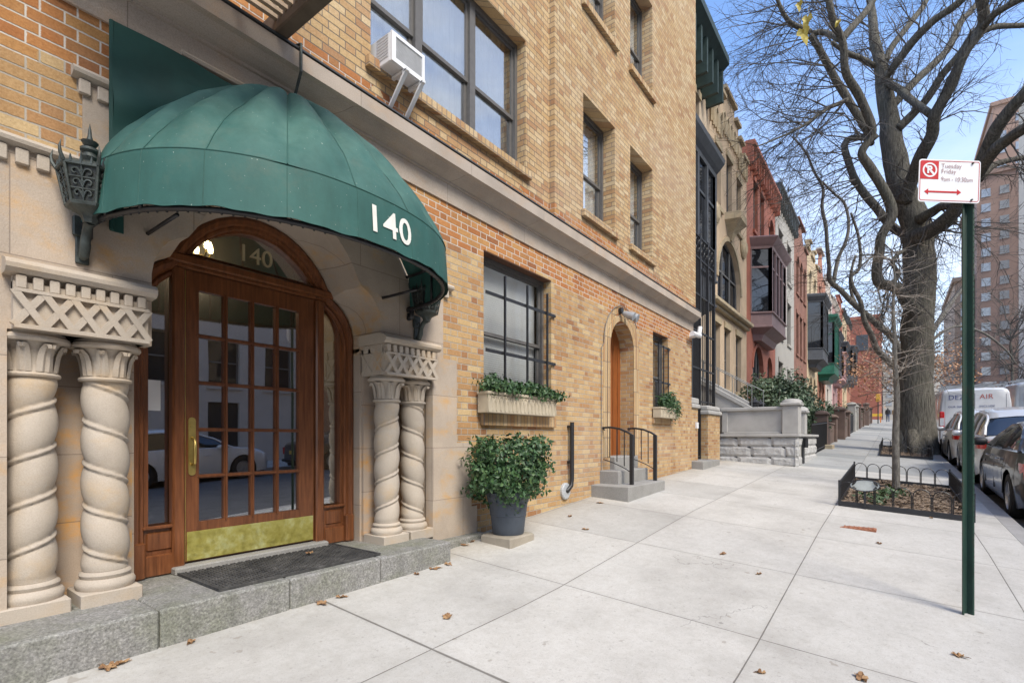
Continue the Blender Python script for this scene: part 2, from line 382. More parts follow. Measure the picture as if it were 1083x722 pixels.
M['oak'] = wood('varnished_oak', (.105, .036, .014), (.24, .088, .033), .3)
M['door2'] = wood('orange_stained_wood', (.20, .055, .013), (.34, .105, .025), .35)
M['frame'] = simple('window_frame_paint', (.115, .11, .105), .55, .12, 20, bump=0)
M['black'] = simple('black_iron', (.018, .018, .02), .45, .2, 20, bump=.1)
M['bronze'] = simple('verdigris_bronze', (.055, .066, .062), .55, .45, 18, metal=.35, bump=.4, bscale=90)
M['glass'] = glass('door_glass', (.78, .80, .80), .32)
M['wglass'] = glass('window_glass', (.90, .92, .93), .22)
M['clear'] = glass('clear_window_glass', (.97, .98, .98), .0, gz=.3)
M['far_glass'] = glass('dark_window_glass', refl=.07, dark=(.016, .018, .022), rough=.03, gz=.3)
M['blind'] = simple('white_blind', (.80, .80, .79), .6, .05, 3, bump=0)
M['curtain'] = simple('grey_curtain', (.17, .185, .20), .8, .25, 4, bump=0)
M['interior'] = simple('dim_room', (.10, .09, .08), .9, .2, 2, bump=0)
M['lobby'] = simple('lobby_plaster', (.42, .37, .30), .8, .08, 2, bump=0)
M['lobby_floor'] = simple('lobby_floor_tile', (.12, .10, .09), .3, .2, 6, bump=0)
M['white'] = simple('white_paint', (.75, .76, .77), .45, .05, 5, bump=0)
M['rubber'] = simple('black_rubber', (.014, .014, .015), .75, .3, 30)
M['bark'] = None
M['soil'] = simple('leaf_litter_soil', (.16, .115, .08), .95, .5, 30, bump=1, bscale=35, bdist=.03)
M['hedge'] = simple('hedge_leaf', (.045, .085, .03), .55, .5, 8, bump=0)
M['lamp_glow'] = emit('warm_lamp', (1, .72, .35), 14)
M['amber'] = simple('brass', (.50, .38, .12), .35, .25, 12, metal=.8, bump=.1)

def awning_mat():
    m = NT('green_canvas'); n1 = m.noise(2.2, 6, .65); n2 = m.noise(45, 3, .6); n3 = m.noise(24, 2, .4)
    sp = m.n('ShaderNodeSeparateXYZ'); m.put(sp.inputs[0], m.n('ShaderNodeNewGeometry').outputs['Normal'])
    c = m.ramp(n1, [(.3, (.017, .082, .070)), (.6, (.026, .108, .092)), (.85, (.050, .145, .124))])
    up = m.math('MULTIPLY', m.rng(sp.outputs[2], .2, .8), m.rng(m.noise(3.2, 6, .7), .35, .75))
    c = m.mix(m.math('MULTIPLY', up, .75), c, (.12, .225, .185))         # dusty top; light from above painted onto upward faces
    c = m.mix(m.rng(m.noise(70, 2, .4), .745, .77, 0, .6), c, (.40, .45, .40))
    stk = m.rng(m.noise(6, 5, .7, sc=(1, 1, .22)), .42, .72, 0, .6); c = m.mix(stk, c, m.mix(1, c, (.55, .62, .58), 'MULTIPLY'))
    c = m.mix(m.rng(m.noise(2.6, 6, .75), .55, .8, 0, .35), c, (.13, .13, .09))
    m.col(c); m.set(Roughness=.72); m.bump(m.math('ADD', n2, m.math('MULTIPLY', m.noise(7, 3, .5), 2)), .16, .004); return m.m
M['canvas'] = awning_mat()
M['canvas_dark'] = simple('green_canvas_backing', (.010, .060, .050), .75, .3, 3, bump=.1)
def brass_plate():
    m = NT('worn_brass'); f = m.noise(5, 6, .7); g = m.noise(22, 5, .7)
    c = m.ramp(f, [(.38, (.36, .32, .07)), (.52, (.46, .42, .12)), (.62, (.54, .54, .24)), (.8, (.60, .60, .36))])
    m.col(c); m.set(Metallic=m.rng(g, .3, .6, .75, .3), Roughness=m.rng(f, .35, .7, .28, .6)); m.bump(g, .1, .002); return m.m
M['kick'] = brass_plate()
def bark(name, a, b, sc=(7, 7, 1.1)):
    m = NT(name); v = m.n('ShaderNodeTexCoord').outputs['Object']; f = m.noise(3.2, 7, .7, v, sc=sc); g = m.noise(.9, 5, .6, v)
    c = m.ramp(f, [(.32, a), (.5, [(x + y) / 2 for x, y in zip(a, b)]), (.66, b)])
    c = m.mix(m.rng(g, .5, .8, 0, .35), c, (.075, .085, .05))
    m.col(c); m.set(Roughness=.95); m.b.inputs['Specular IOR Level'].default_value = .2; m.bump(f, 1.0, .05); return m.m
M['bark'] = bark('oak_bark', (.045, .041, .033), (.19, .175, .145))
M['bark_pale'] = bark('pale_bark', (.10, .092, .08), (.24, .225, .20), sc=(5, 5, 2))
M['twig'] = simple('dark_twig', (.085, .075, .065), .9, .2, 2, bump=0)
M['twig_pale'] = simple('pale_twig', (.25, .215, .18), .9, .2, 2, bump=0)
def leaf(name, stops, rough=.5):
    m = NT(name); o = m.n('ShaderNodeTexWhiteNoise', noise_dimensions='3D'); vm = m.n('ShaderNodeVectorMath', operation='SNAP')
    m.put(vm.inputs[0], m.pos); vm.inputs[1].default_value = (.035, .035, .035); m.put(o.inputs[0], vm.outputs[0])
    f = m.math('ADD', m.math('MULTIPLY', o.outputs[0], .6), m.math('MULTIPLY', m.noise(5, 3), .4))
    m.col(m.ramp(f, stops)); m.set(Roughness=rough); return m.m
M['shrub'] = leaf('shrub_leaf', [(.1, (.018, .045, .016)), (.45, (.035, .085, .03)), (.7, (.06, .125, .04)), (.90, (.11, .165, .05)), (.97, (.34, .30, .18))])
M['laurel'] = leaf('laurel_leaf', [(.1, (.03, .055, .03)), (.5, (.07, .115, .06)), (.9, (.17, .21, .13))], .45)
M['dead_leaf'] = leaf('dead_leaf', [(.1, (.12, .062, .03)), (.5, (.25, .135, .06)), (.9, (.38, .24, .12))], .8)
M['litter'] = leaf('litter_leaf', [(.1, (.09, .065, .045)), (.45, (.20, .14, .09)), (.7, (.30, .22, .15)), (.95, (.44, .36, .27))], .85)
M['brown_leaf'] = leaf('brown_leaf', [(.1, (.30, .14, .06)), (.9, (.50, .28, .15))], .8)
M['yellow_leaf'] = leaf('yellow_leaf', [(.1, (.34, .26, .03)), (.9, (.58, .50, .14))], .6)

# ------------------------------------------------------------------ the ground
def sheet(name, xs, ys, fz, mat, kind='structure', hole=None):
    mb = MB(); n = len(ys)
    v = [(x, y, fz(x, y)) for x in xs for y in ys]; f = []
    for i in range(len(xs) - 1):
        for j in range(n - 1):
            if hole and hole((xs[i] + xs[i + 1]) / 2, (ys[j] + ys[j + 1]) / 2): continue
            f.append((i * n + j, (i + 1) * n + j, (i + 1) * n + j + 1, i * n + j + 1))
    mb.add(v, f); o = mb.build(name, mat); o['kind'] = kind; return o
PITX = (8.92, 12.55); PITY = (-.86, .66)
PIT2X = (20.3, 25.8); PIT2Y = (-.98, .38)
xs = sorted(set([-60, -30, -10] + [i * .5 for i in range(-8, 30)] + list(range(15, 60, 2)) + list(range(60, 200, 10)) + [300, 600] + list(PITX) + list(PIT2X)))
ys = sorted({KY + .0, -.86, -.98, .38, .66, 1.5, 2.5, 3.3, 3.64, 20, 60, -1.0})
def inpit(x, y): return (PITX[0] < x < PITX[1] and PITY[0] < y < PITY[1]) or (PIT2X[0] < x < PIT2X[1] and PIT2Y[0] < y < PIT2Y[1])
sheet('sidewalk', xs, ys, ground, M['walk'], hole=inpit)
sheet('road', xs, [-60, -30, -11, -8, -5, -3, KY - .155], lambda x, y: road(x) + .0 * y, M['asphalt'])
k = MB()
sx = [x for x in xs if -60 <= x <= 300]
k.loft([[(x, KY - .16, road(x) - .1), (x, KY - .16, ground(x, KY) - .012), (x, KY - .145, ground(x, KY) + .002), (x, KY + .02, ground(x, KY) + .004), (x, KY + .02, ground(x, KY) - .2)] for x in sx])
o = k.build('kerb', M['kerb']); o['kind'] = 'structure'
def opp(x, y): return road(x) + .13
sheet('opposite_sidewalk', xs, [-14.5, -12, -10.6], opp, M['walk'])
k = MB(); k.loft([[(x, -10.6, road(x) - .1), (x, -10.45, road(x) - .1), (x, -10.45, road(x) + .125), (x, -10.6, road(x) + .134)] for x in sx])
o = k.build('opposite_kerb', M['kerb']); o['kind'] = 'structure'
# dirt strip in the gutter
for nm, (X, Y) in (('planting_bed', (PITX, PITY)), ('planting_bed', (PIT2X, PIT2Y))):
    xs2 = [X[0] + (X[1] - X[0]) * i / 40 for i in range(41)]; ys2 = [Y[0] + (Y[1] - Y[0]) * i / 16 for i in range(17)]
    sheet(nm, xs2, ys2, lambda x, y: ground(x, y) - .03 + .06 * noise.noise(Vector((x * 3, y * 3, 1))) + .03 * noise.noise(Vector((x * 11, y * 11, 4))), M['soil'])

# ------------------------------------------------------------------ main apartment building
CXD = 2.05                                   # centre line of the entrance
WY = 3.64
BL, BR = -7.0, 11.62
bld = thing('apartment_building', 'buff brick apartment building with a carved stone arched entrance and long stone belt course', 'building', (4, WY, -1))
def halfarch(h): return [(CXD + x, z) for x, z in h] 
stone_h = [(.87, .82), (.87, 1.0), (.855, 1.09), (.82, 1.17), (.78, 1.225), (.72, 1.265), (.665, 1.29), (.62, 1.36), (.575, 1.45), (.52, 1.53), (.44, 1.62), (.34, 1.70), (.23, 1.76), (.12, 1.795), (0, 1.805)]
wood_h = [(.87, .78), (.87, .93), (.85, 1.02), (.81, 1.10), (.76, 1.165), (.70, 1.215), (.64, 1.25), (.60, 1.33), (.555, 1.41), (.50, 1.48), (.42, 1.56), (.325, 1.63), (.22, 1.68), (.11, 1.71), (0, 1.72)]
def mirror(h): return [(CXD + x, z) for x, z in h] + [(CXD - x, z) for x, z in reversed(h[:-1])]
stone_arch = mirror(stone_h); wood_arch = mirror(wood_h)       # right foot -> apex -> left foot
NL, NR = CXD - 1.505, CXD + 1.505
LZ = .56                                                       # underside of the lintels
open_hole = [(NL, -1.5), (NR, -1.5), (NR, LZ)] + [(CXD + .87, LZ)] + stone_arch + [(CXD - .87, LZ), (NL, LZ)]
stone_out = [(BL, -1.6), (4.22, -1.6), (4.22, -.73), (4.13, -.73), (4.13, -.05), (3.90, -.05), (3.90, .80), (3.70, .80), (3.70, 1.5), (3.27, 1.5), (3.27, 2.0), (.85, 2.0), (.85, 1.5), (BL, 1.5)]
def fx(x, Y=WY): return atY(x, 400, Y).x
W1 = (fx(511.5), fx(583), .27, 2.09)
W2 = (fx(690.5), fx(706.5), .38, 2.02)
AD = (fx(645), fx(670), -.6, 1.48)
adh = archp(AD[0], AD[1], AD[2], AD[3])
mb = MB()
sh = stone_out
low_outer = [(BL, 1.5), (.85, 1.5), (.85, 2.0), (3.27, 2.0), (3.27, 1.5), (3.70, 1.5), (3.70, .80), (3.90, .80), (3.90, -.05), (4.13, -.05), (4.13, -.73), (4.22, -.73), (4.22, -1.6), (BR, -1.6), (BR, 2.81), (BL, 2.81)]
mb.slab(low_outer, [rect(*W1), rect(*W2), adh], WY, WY + .2)
mb.box(BR - .2, BR, WY + .2, 13, -1.6, 2.6)
mb.box(BL, BL + .2, WY + .2, 13, -1.6, 2.6)
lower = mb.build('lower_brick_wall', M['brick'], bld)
mb = MB(); mb.slab(stone_out, [open_hole], WY - .012, WY + .10); 
# arch reveal and jambs
n = len(stone_arch)
mb.loft([[(x, WY + .099, z) for x, z in stone_arch], [(x * .5 + wx * .5, WY + .2, z * .5 + wz * .5 + .02) for (x, z), (wx, wz) in zip(stone_arch, wood_arch)], [(x, 4.0, z) for x, z in wood_arch]], closed=False, caps=False)
for sx_ in (-1, 1):
    e = CXD + .87 * sx_; o_ = CXD + 1.505 * sx_
    mb.box(e, e + .2 * sx_, 3.93, 4.10, -1.2, .82)
    mb.box(e + .2 * sx_, o_, 3.95, 4.0, -1.2, LZ + .02)
    mb.box(o_, o_ + .05 * sx_, WY + .09, 4.0, -1.2, LZ + .02)
    mb.box(e + .001, e + .25 * sx_, WY + .09, 4.02, LZ + .3, .95)
mb.build('stone_surround', M['stone'], bld, smooth=True, auto=32)
mb = MB()
for sx_ in (-1, 1):
    e = CXD + .89 * sx_; o_ = CXD + 1.503 * sx_
    mb = MB(); mb.box(e, o_, 3.90, 3.949, -1.1, LZ); mb.build('niche_back', M['stone_niche'], bld)
# pilaster left of the pair (edge of the frame) is the stone wall itself, lightly proud
def entab(side):
    x0, x1 = (CXD - 1.49, CXD - .905) if side < 0 else (CXD + .875, CXD + 1.49)
    mb = MB(); mb.box(x0, x1, 3.575, 3.9, LZ, .80)
    # interlaced arch carving as raised straps
    def strap(pts, y=3.568):
        for a, b in zip(pts, pts[1:]):
            d = Vector((b[0] - a[0], b[1] - a[1])); L = d.length; nn = Vector((-d.y, d.x)).normalized() * .0165; d = d.normalized() * .004
            q = [(a[0] - d.x + nn.x, a[1] - d.y + nn.y), (b[0] + d.x + nn.x, b[1] + d.y + nn.y), (b[0] + d.x - nn.x, b[1] + d.y - nn.y), (a[0] - d.x - nn.x, a[1] - d.y - nn.y)]
            mb.slab(q, [], y, 3.577)
    mb.slab(rect(x0, x1, LZ, LZ + .022), [], 3.548, 3.577); mb.slab(rect(x0, x1, .745, .762), [], 3.548, 3.577)
    z0, z1 = LZ + .018, .752; nbay = 5; wv = (x1 - x0) / nbay
    for i in range(-1, nbay + 1):
        a = x0 + i * wv
        for k_, (p, q) in enumerate((((a, z0), (a + wv, z1)), ((a + wv, z1), (a + 2 * wv, z0)))):
            def cl(u, v):
                t0, t1 = 0, 1
                if u[0] < x0: t0 = (x0 - u[0]) / (v[0] - u[0])
                if v[0] > x1: t1 = (x1 - u[0]) / (v[0] - u[0])
                if t0 >= t1: return None
                return ((u[0] + (v[0] - u[0]) * t0, u[1] + (v[1] - u[1]) * t0), (u[0] + (v[0] - u[0]) * t1, u[1] + (v[1] - u[1]) * t1))
            c_ = cl(p, q)
            if c_: strap(c_, 3.553 - .0012 * (i % 2) - .0024 * k_)
    # same straps on the face towards the door
    xf = x1 if side < 0 else x0
    for i in range(2):
        ya = 3.60 + i * .15
        for pa, pb in (((ya, z0), (ya + .15, z1)), ((ya + .15, z0), (ya, z1))):
            mb.tube([(xf, pa[0], pa[1]), (xf, pb[0], pb[1])], .011, 4)
    # dentils
    mb.box(x0, x1, 3.60, 3.9, .76, .835)
    nd = 9
    for i in range(nd):
        a = x0 + (x1 - x0) * (i + .12) / nd; mb.bbox(a, a + (x1 - x0) / nd * .62, 3.552, 3.602, .7625, .83, .004)
    for i in range(3):
        a = 3.61 + i * .1
        if side < 0: mb.bbox(x1 - .01, x1 + .012, a, a + .06, .762, .83, .004)
        else: mb.bbox(x0 - .012, x0 + .01, a, a + .06, .762, .83, .004)
    # cap moulding: rounded nose
    prof = [(3.62, .832), (3.545, .838), (3.525, .858), (3.522, .88), (3.54, .902), (3.58, .915), (3.63, .925)]
    ex = .035
    mb.loft([[(x, y, z) for y, z in prof] + [(x, 3.9, .925), (x, 3.9, .832)] for x in (x0 - ex, x1 + ex)])
    return mb.build('entablature', M['stone_carved'], bld, smooth=True, auto=35)
for s_ in (-1, 1): entab(s_)

def column(cx, cy, hand, z0=-.95):
    col = MB(); zt = LZ
    R = .116; sz0, sz1 = z0 + .175, .335; pitch = .245
    def rr(r, z, th):
        p = ((z - sz0) / pitch + hand * th / (2 * pi)) % 1.0
        if p < .11: b = .88 + .07 * sin(pi * p / .11)          # fillet
        else: b = .78 + .22 * sin(pi * (p - .11) / .89) ** .62
        ends = min(1, (z - sz0) / .04, (sz1 - z) / .04); ends = max(0, ends)
        return R * (.93 * (1 - ends) + b * ends)
    N = 150
    col.lathe([(1, sz0 + (sz1 - sz0) * i / N) for i in range(N + 1)], (cx, cy), 44, fn=rr)
    shaft = col.build('column', M['stone_carved'], bld, smooth=True)
    b = MB(); b.bbox(cx - .148, cx + .143, cy - .148, cy + .143, z0 - .02, z0 + .075, .006)
    b.lathe([(.10, z0 + .07), (.137, z0 + .076), (.144, z0 + .095), (.144, z0 + .11), (.134, z0 + .128), (.117, z0 + .137), (.122, z0 + .147), (.126, z0 + .158), (.121, z0 + .17), (.10, z0 + .182)], (cx, cy), 40)
    b.build('base', M['stone_carved'], shaft, smooth=True, auto=40)
    c = MB()
    c.lathe([(.10, .325), (.124, .328), (.129, .338), (.124, .348), (.106, .352), (.102, .38), (.104, .44), (.112, .475), (.130, .505), (.136, .512), (.11, .515)], (cx, cy), 40)
    for k in range(8):                     # leaves that curl over at the corners
        a = 2 * pi * k / 8 + pi / 8; big = k % 2 == 0
        ux, uy = cos(a), sin(a); vx, vy = -uy, ux; wd = .040 if big else .030
        pr = [(.102, .355), (.108, .40), (.113, .44), (.124, .475), (.150 if big else .138, .50), (.163 if big else .144, .495), (.161 if big else .141, .478)]
        rings = []
        for i, (r, z) in enumerate(pr):
            ww = wd * (1 - .55 * (i / 6) ** 2)
            rings.append([(cx + ux * r + vx * ww, cy + uy * r + vy * ww, z), (cx + ux * (r + .012) + vx * ww * .4, cy + uy * (r + .012) + vy * ww * .4, z), (cx + ux * (r + .005), cy + uy * (r + .005), z), (cx + ux * (r + .012) - vx * ww * .4, cy + uy * (r + .012) - vy * ww * .4, z), (cx + ux * r - vx * ww, cy + uy * r - vy * ww, z), (cx + ux * (r - .02), cy + uy * (r - .02), z)])
        c.loft(rings)
    c.lathe([(.13, .508), (.165, .512), (.172, .525), (.168, .54), (.15, .552), (.15, LZ + .001)], (cx, cy), 32)
    c.build('capital', M['stone_carved'], shaft, smooth=True, auto=40)
for cx_, hd in ((CXD - 1.33, 1), (CXD - 1.065, -1)): pass
column(.655, 3.76, -1); column(.985, 3.75, 1)
column(3.085, 3.75, -1); column(3.41, 3.76, 1)

# mouldings with dentils round the stepped stone field
def mould(x0, x1, z, y=WY, r=.034, dent=True, mb=None):
    prof = [(y + .02, z - .005), (y - .03, z), (y - .055, z + .012), (y - .06, z + .03), (y - .045, z + .05), (y - .01, z + .058), (y + .02, z + .058)]
    mb.loft([[(x, a, b) for a, b in prof] for x in (x0, x1)])
    if dent:
        x = x0 + .03
        while x + .05 < x1: mb.bbox(x, x + .052, y - .035, y - .005, z - .085, z - .006, .004); x += .082
mb = MB(); mould(BL, .85, 1.5, mb=mb); mould(3.27, 3.82, 1.5, mb=mb); mould(.80, 3.32, 2.0, mb=mb); mould(1.33, 2.77, 2.40, dent=True, mb=mb)
mb.build('dentil_moulding', M['stone_carved'], bld, smooth=True, auto=40)
# stone belt and cornice
mb = MB(); pr = [(WY + .1, 2.39), (WY - .018, 2.39), (WY - .018, 2.575), (WY - .035, 2.58), (WY - .035, 2.60), (WY - .06, 2.61), (WY - .10, 2.635), (WY - .145, 2.675), (WY - .19, 2.68), (WY - .19, 2.80), (WY - .1, 2.815), (WY + .1, 2.83)]
mb.loft([[(x, y, z) for y, z in pr] for x in (BL, BR + .08)])
mb.build('belt_cornice', M['cornice'], bld)
mb = MB(); mb.box(BL, BR + .09, WY - .198, WY - .002, 2.812, 2.826); mb.build('cornice_flashing', M['flash'], bld)

# upper wall (left plane and the slightly proud right plane)
XP = atY(580.5, 100, WY).x; PY = WY - .09
BW = (fx(392), fx(556), 3.28, 4.90)
TOPZ = 13.2
def ux(x): return fx(x, PY)
UA = (ux(616.8), ux(650.2)); UB = (ux(666.5), ux(690))
fl = [3.0 * i for i in range(4)]
holesL = [rect(BW[0], BW[1], BW[2] + d, BW[3] + d) for d in fl if BW[3] + d < TOPZ]
holesL += [rect(BW[0] - 4.3, BW[1] - 4.0, BW[2] + d, BW[3] + d) for d in fl if BW[3] + d < TOPZ]
mb = MB(); mb.slab(rect(BL, XP, 2.811, TOPZ), holesL, WY, WY + .24)
holesR = [rect(a, b, 3.24 + d, 4.93 + d) for d in fl for a, b in (UA, UB) if 4.93 + d < TOPZ]
mb.slab(rect(XP, BR, 2.83, TOPZ), holesR, PY, WY + .24)
mb.box(BR - .2, BR, WY + .24, 13, 2.6, TOPZ); mb.box(BL, BL + .2, WY + .24, 13, 2.6, TOPZ); mb.box(BL, BR, 12.8, 13, -1.5, TOPZ)
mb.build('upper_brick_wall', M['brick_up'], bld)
mb = MB(); mb.box(BL - .1, BR + .1, PY - .12, 13.1, TOPZ, TOPZ + .3); mb.build('roof', M['cornice'], bld)
mb = MB(); mb.box(BL + .2, BR - .2, 5.2, 5.3, -1.5, TOPZ)
for z_ in (2.5, 5.6, 8.6, 11.6): mb.box(BL + .2, BR - .2, WY + .25, 5.2, z_, z_ + .1)
mb.build('room_interior', M['interior'], bld)

def sash_window(par, x0, x1, z0, z1, y, bays=1, split=None, rail=.48, blind=None, mat='frame', fw=.055, glassm='wglass', name='window'):
    """double hung sashes in a frame, y = front of the frame"""
    mb = MB(); outer = rect(x0, x1, z0, z1); xs_ = [x0] + (split or [x0 + (x1 - x0) * i / bays for i in range(1, bays)]) + [x1]
    holes = []
    for a, b in zip(xs_, xs_[1:]): holes.append(rect(a + fw * .8, b - fw * .8, z0 + fw, z1 - fw))
    mb.slab(outer, holes, y, y + .09)
    fr = mb.build(name, M[mat], par)
    gm = MB(); sm = MB()
    for a, b in zip(xs_, xs_[1:]):
        a += fw * .8; b -= fw * .8; zm = z0 + (z1 - z0) * rail; q = .038
        sm.slab(rect(a, b, zm - .02, z1 - fw), [rect(a + q, b - q, zm + .02, z1 - fw - q)], y + .03, y + .055)
        sm.slab(rect(a, b, z0 + fw, zm + .02), [rect(a + q, b - q, z0 + fw + q * 1.4, zm - .02)], y + .056, y + .082)
        gm.box(a + q, b - q, y + .04, y + .044, zm, z1 - fw - q); gm.box(a + q, b - q, y + .066, y + .07, z0 + fw + q, zm)
    sm.build('sash', M[mat], fr); gm.build('pane', M[glassm], fr)
    if blind:
        bm_ = MB()
        if blind == 'slats':
            zz = z1 - .05
            while zz > z0 + .05: bm_.add([(x0 + .05, y + .115, zz), (x1 - .05, y + .115, zz), (x1 - .05, y + .125, zz - .021), (x0 + .05, y + .125, zz - .021)], [(0, 1, 2, 3)]); zz -= .026
            bm_.build('blind', M['blind'], fr)
        else:
            nn = int((x1 - x0) / .03); pts = [(x0 + .03 + i * .03, y + .14 + .012 * sin(i * 1.7) + .01 * sin(i * .6)) for i in range(nn)]
            bm_.add([(a, b, z0 + .02) for a, b in pts] + [(a, b, z1 - .02) for a, b in pts], [(i, i + 1, nn + i + 1, nn + i) for i in range(nn - 1)])
            bm_.build('curtain', M['curtain' if blind == 'curtain' else 'blind'], fr)
    return fr
def brick_sill(par, x0, x1, z, y, d=.06, h=.095):
    mb = MB(); mb.bbox(x0 - .06, x1 + .06, y - d, y + .12, z - h, z, .004); mb.build('brick_sill', M['brick_sill'], par)
sp1 = [atY(440, 100, WY + .17).x, atY(497, 100, WY + .17).x]
for d in fl:
    if BW[3] + d > TOPZ: continue
    sash_window(bld, BW[0], BW[1], BW[2] + d, BW[3] + d, WY + .13, split=sp1, rail=.43, blind='curtain')
    brick_sill(bld, BW[0], BW[1], BW[2] + d + .004, WY)
    sash_window(bld, BW[0] - 4.3, BW[1] - 4.0, BW[2] + d, BW[3] + d, WY + .13, bays=3, rail=.43, blind='white')
    for a, b in (UA, UB):
        sash_window(bld, a, b, 3.24 + d, 4.93 + d, PY + .2, rail=.45, blind='white'); brick_sill(bld, a, b, 3.244 + d, PY)
w1 = sash_window(bld, W1[0], W1[1], W1[2], W1[3], WY + .12, bays=1, rail=.52, blind='slats', glassm='clear')
mb = MB(); mb.bbox(W1[0] - .05, W1[1] + .05, WY - .05, WY + .12, W1[2] - .13, W1[2] + .002, .004); mb.build('brick_sill', M['brick_sill'], bld)
sash_window(bld, W2[0], W2[1], W2[2], W2[3], WY + .12, rail=.5, blind='curtain', fw=.04)
mb = MB(); mb.bbox(W2[0] - .05, W2[1] + .05, WY - .05, WY + .12, W2[2] - .10, W2[2] + .002, .004); mb.build('brick_sill', M['brick_sill'], bld)
# steel lintels over the ground floor windows
for q in (W1, W2):
    mb = MB(); mb.box(q[0] + .002, q[1] - .002, WY + .003, WY + .11, q[3] - .012, q[3] - .002); mb.build('steel_lintel', simple('rusty_steel', (.12, .055, .03), .7), bld)
# window guards
def guard(q, nv, hz, r=.011):
    mb = MB(); y = WY - .04
    for i in range(nv):
        x = q[0] + (q[1] - q[0]) * (i + .75) / (nv + .1); mb.box(x - r, x + r, y - r, y + r, q[2] + .05, q[3] - .22)
    for z in hz: mb.box(q[0] + .01, q[1] + .06, y + r, y + r + .012, z - .018, z + .018); mb.tube([(q[1] + .05, y + .01, z), (q[1] + .05, WY + .01, z)], .02, 8)
    mb.build('window_guard', M['black'], bld)
guard(W1, 3, (1.62, .98)); guard(W2, 3, (1.78, 1.08), .009)

# brick ring and wooden door of the small side entrance
cxa = (AD[0] + AD[1]) / 2; ra = (AD[1] - AD[0]) / 2
mb = MB()
for k_, (ri, ro, yy) in enumerate(((ra, ra + .105, WY - .012), (ra + .125, ra + .235, WY - .006))):
    outer = [(cxa - ro, -.3), (cxa - ri, -.3)] + [p for p in reversed(arc(cxa, AD[3], ri, 0, pi, 16))] + [(cxa + ri, -.3), (cxa + ro, -.3)] + arc(cxa, AD[3], ro, 0, pi, 16)
    mb.slab(outer, [], yy, WY + .005)
mb.build('brick_arch', M['brick_sill'], bld)
mb = MB(); mb.slab(archp(AD[0] - .02, AD[1] + .02, -.31, AD[3]), [], WY + .25, WY + .30)
sd = mb.build('side_door', M['door2'], bld)
mb = MB()
for i in range(5): x = AD[0] + .05 + i * .19; mb.box(x, x + .008, WY + .243, WY + .25, -.3, 1.6)
mb.build('batten', M['oak'], sd)
mb = MB(); mb.tube([(AD[0] + .1, WY + .23, .65), (AD[0] + .1, WY + .2, .68), (AD[0] + .1, WY + .2, .85), (AD[0] + .1, WY + .23, .88)], .012, 8); mb.build('handle', M['amber'], sd)
mb = MB()     # inner reveal behind the thin wall
for y0_, y1_ in ((WY + .2, WY + .32),):
    ins = archp(AD[0], AD[1], -.6, AD[3]); out = archp(AD[0] - .15, AD[1] + .15, -.7, AD[3])
    mb.slab(out, [ins], y0_ + .001, y1_)
mb.build('door_reveal', M['brick'], bld)

# ---- entrance screen: frame, door, sidelights, fanlight
DY = 4.0
dc = 2.03
DX0, DX1 = 1.52, 2.535
fo = [(CXD - .872, -.94), (CXD + .872, -.94)] + wood_arch
def inset(h, d): return h
fan = [(dc - .49, 1.335), (dc + .49, 1.335)] + [(dc + x, z) for x, z in ((.44, 1.385), (.37, 1.455), (.28, 1.52), (.18, 1.57), (.08, 1.595), (-.02, 1.60), (-.12, 1.585), (-.22, 1.545), (-.32, 1.485), (-.40, 1.42), (-.45, 1.375))]
def side(sx_):
    e = CXD + .75 * sx_; i_ = CXD + .585 * sx_
    p = [(i_, -.60), (e, -.60), (e, .90), (e - .01 * sx_, 1.0), (e - .05 * sx_, 1.09), (e - .11 * sx_, 1.145), (i_, 1.17)]
    return p if sx_ > 0 else p[::-1]
doorh = rect(DX0, DX1, -.95, 1.205)
mb = MB()
fo_pts = [(CXD - .872, -.953), (DX0, -.953), (DX0, 1.205), (DX1, 1.205), (DX1, -.953), (CXD + .872, -.953)] + wood_arch
mb.slab(fo_pts, [fan, side(1), side(-1)], DY + .06, DY + .15)
# outer roll moulding following the arch
def follow(path, off, y, r, mbb, n=8): mbb.tube([(CXD + (x - CXD) * (1 - off), y, z - off * .9) for x, z in path], r, n)
follow([(CXD + .872, -.94)] + wood_arch + [(CXD - .872, -.94)], .035, DY + .045, .038, mb)
follow([(CXD + .872, -.94)] + wood_arch + [(CXD - .872, -.94)], .085, DY + .058, .022, mb)
# transom bar and door posts
mb.bbox(CXD - .66, CXD + .66, DY + .0, DY + .1, 1.235, 1.30, .012); mb.bbox(CXD - .66, CXD + .66, DY + .02, DY + .1, 1.208, 1.24, .008)
for a, b in ((DX0 - .085, DX0 - .005), (DX1 + .005, DX1 + .085)):
    mb.bbox(a, b, DY + .02, DY + .1, -.945, 1.21, .012)
for s_ in (-1, 1):           # lower panels and plinths of the sidelights
    i_, e = sorted((CXD + .575 * s_, CXD + .79 * s_))
    mb.bbox(i_, e, DY + .035, DY + .1, -.945, -.80, .008); mb.bbox(i_ + .025, e - .025, DY + .05, DY + .1, -.775, -.645, .01); mb.bbox(i_, e, DY + .03, DY + .1, -.625, -.60, .006)
    q = sorted((CXD + .78 * s_, CXD + .866 * s_)); mb.bbox(q[0], q[1], DY + .0, DY + .1, -.945, -.70, .01)
sl = MB(); sl.slab(rect(.45, 3.65, -1.3, 2.3), [[(CXD - .871, -1.2), (CXD + .871, -1.2)] + wood_arch], 4.002, 4.16); sl.build('inner_reveal', M['stone'], bld)
ent = mb.build('entrance_frame', M['oak'], bld, smooth=True, auto=35)
mb = MB(); mb.slab(fan, [], DY + .1, DY + .106); fo2 = mb.build('fanlight_pane', M['glass'], ent)
mb = MB(); mb.slab(side(1), [], DY + .1, DY + .106); mb.build('sidelight_pane', M['glass'], ent)
mb = MB(); mb.slab(side(-1), [], DY + .1, DY + .106); mb.build('sidelight_pane', M['glass'], ent)
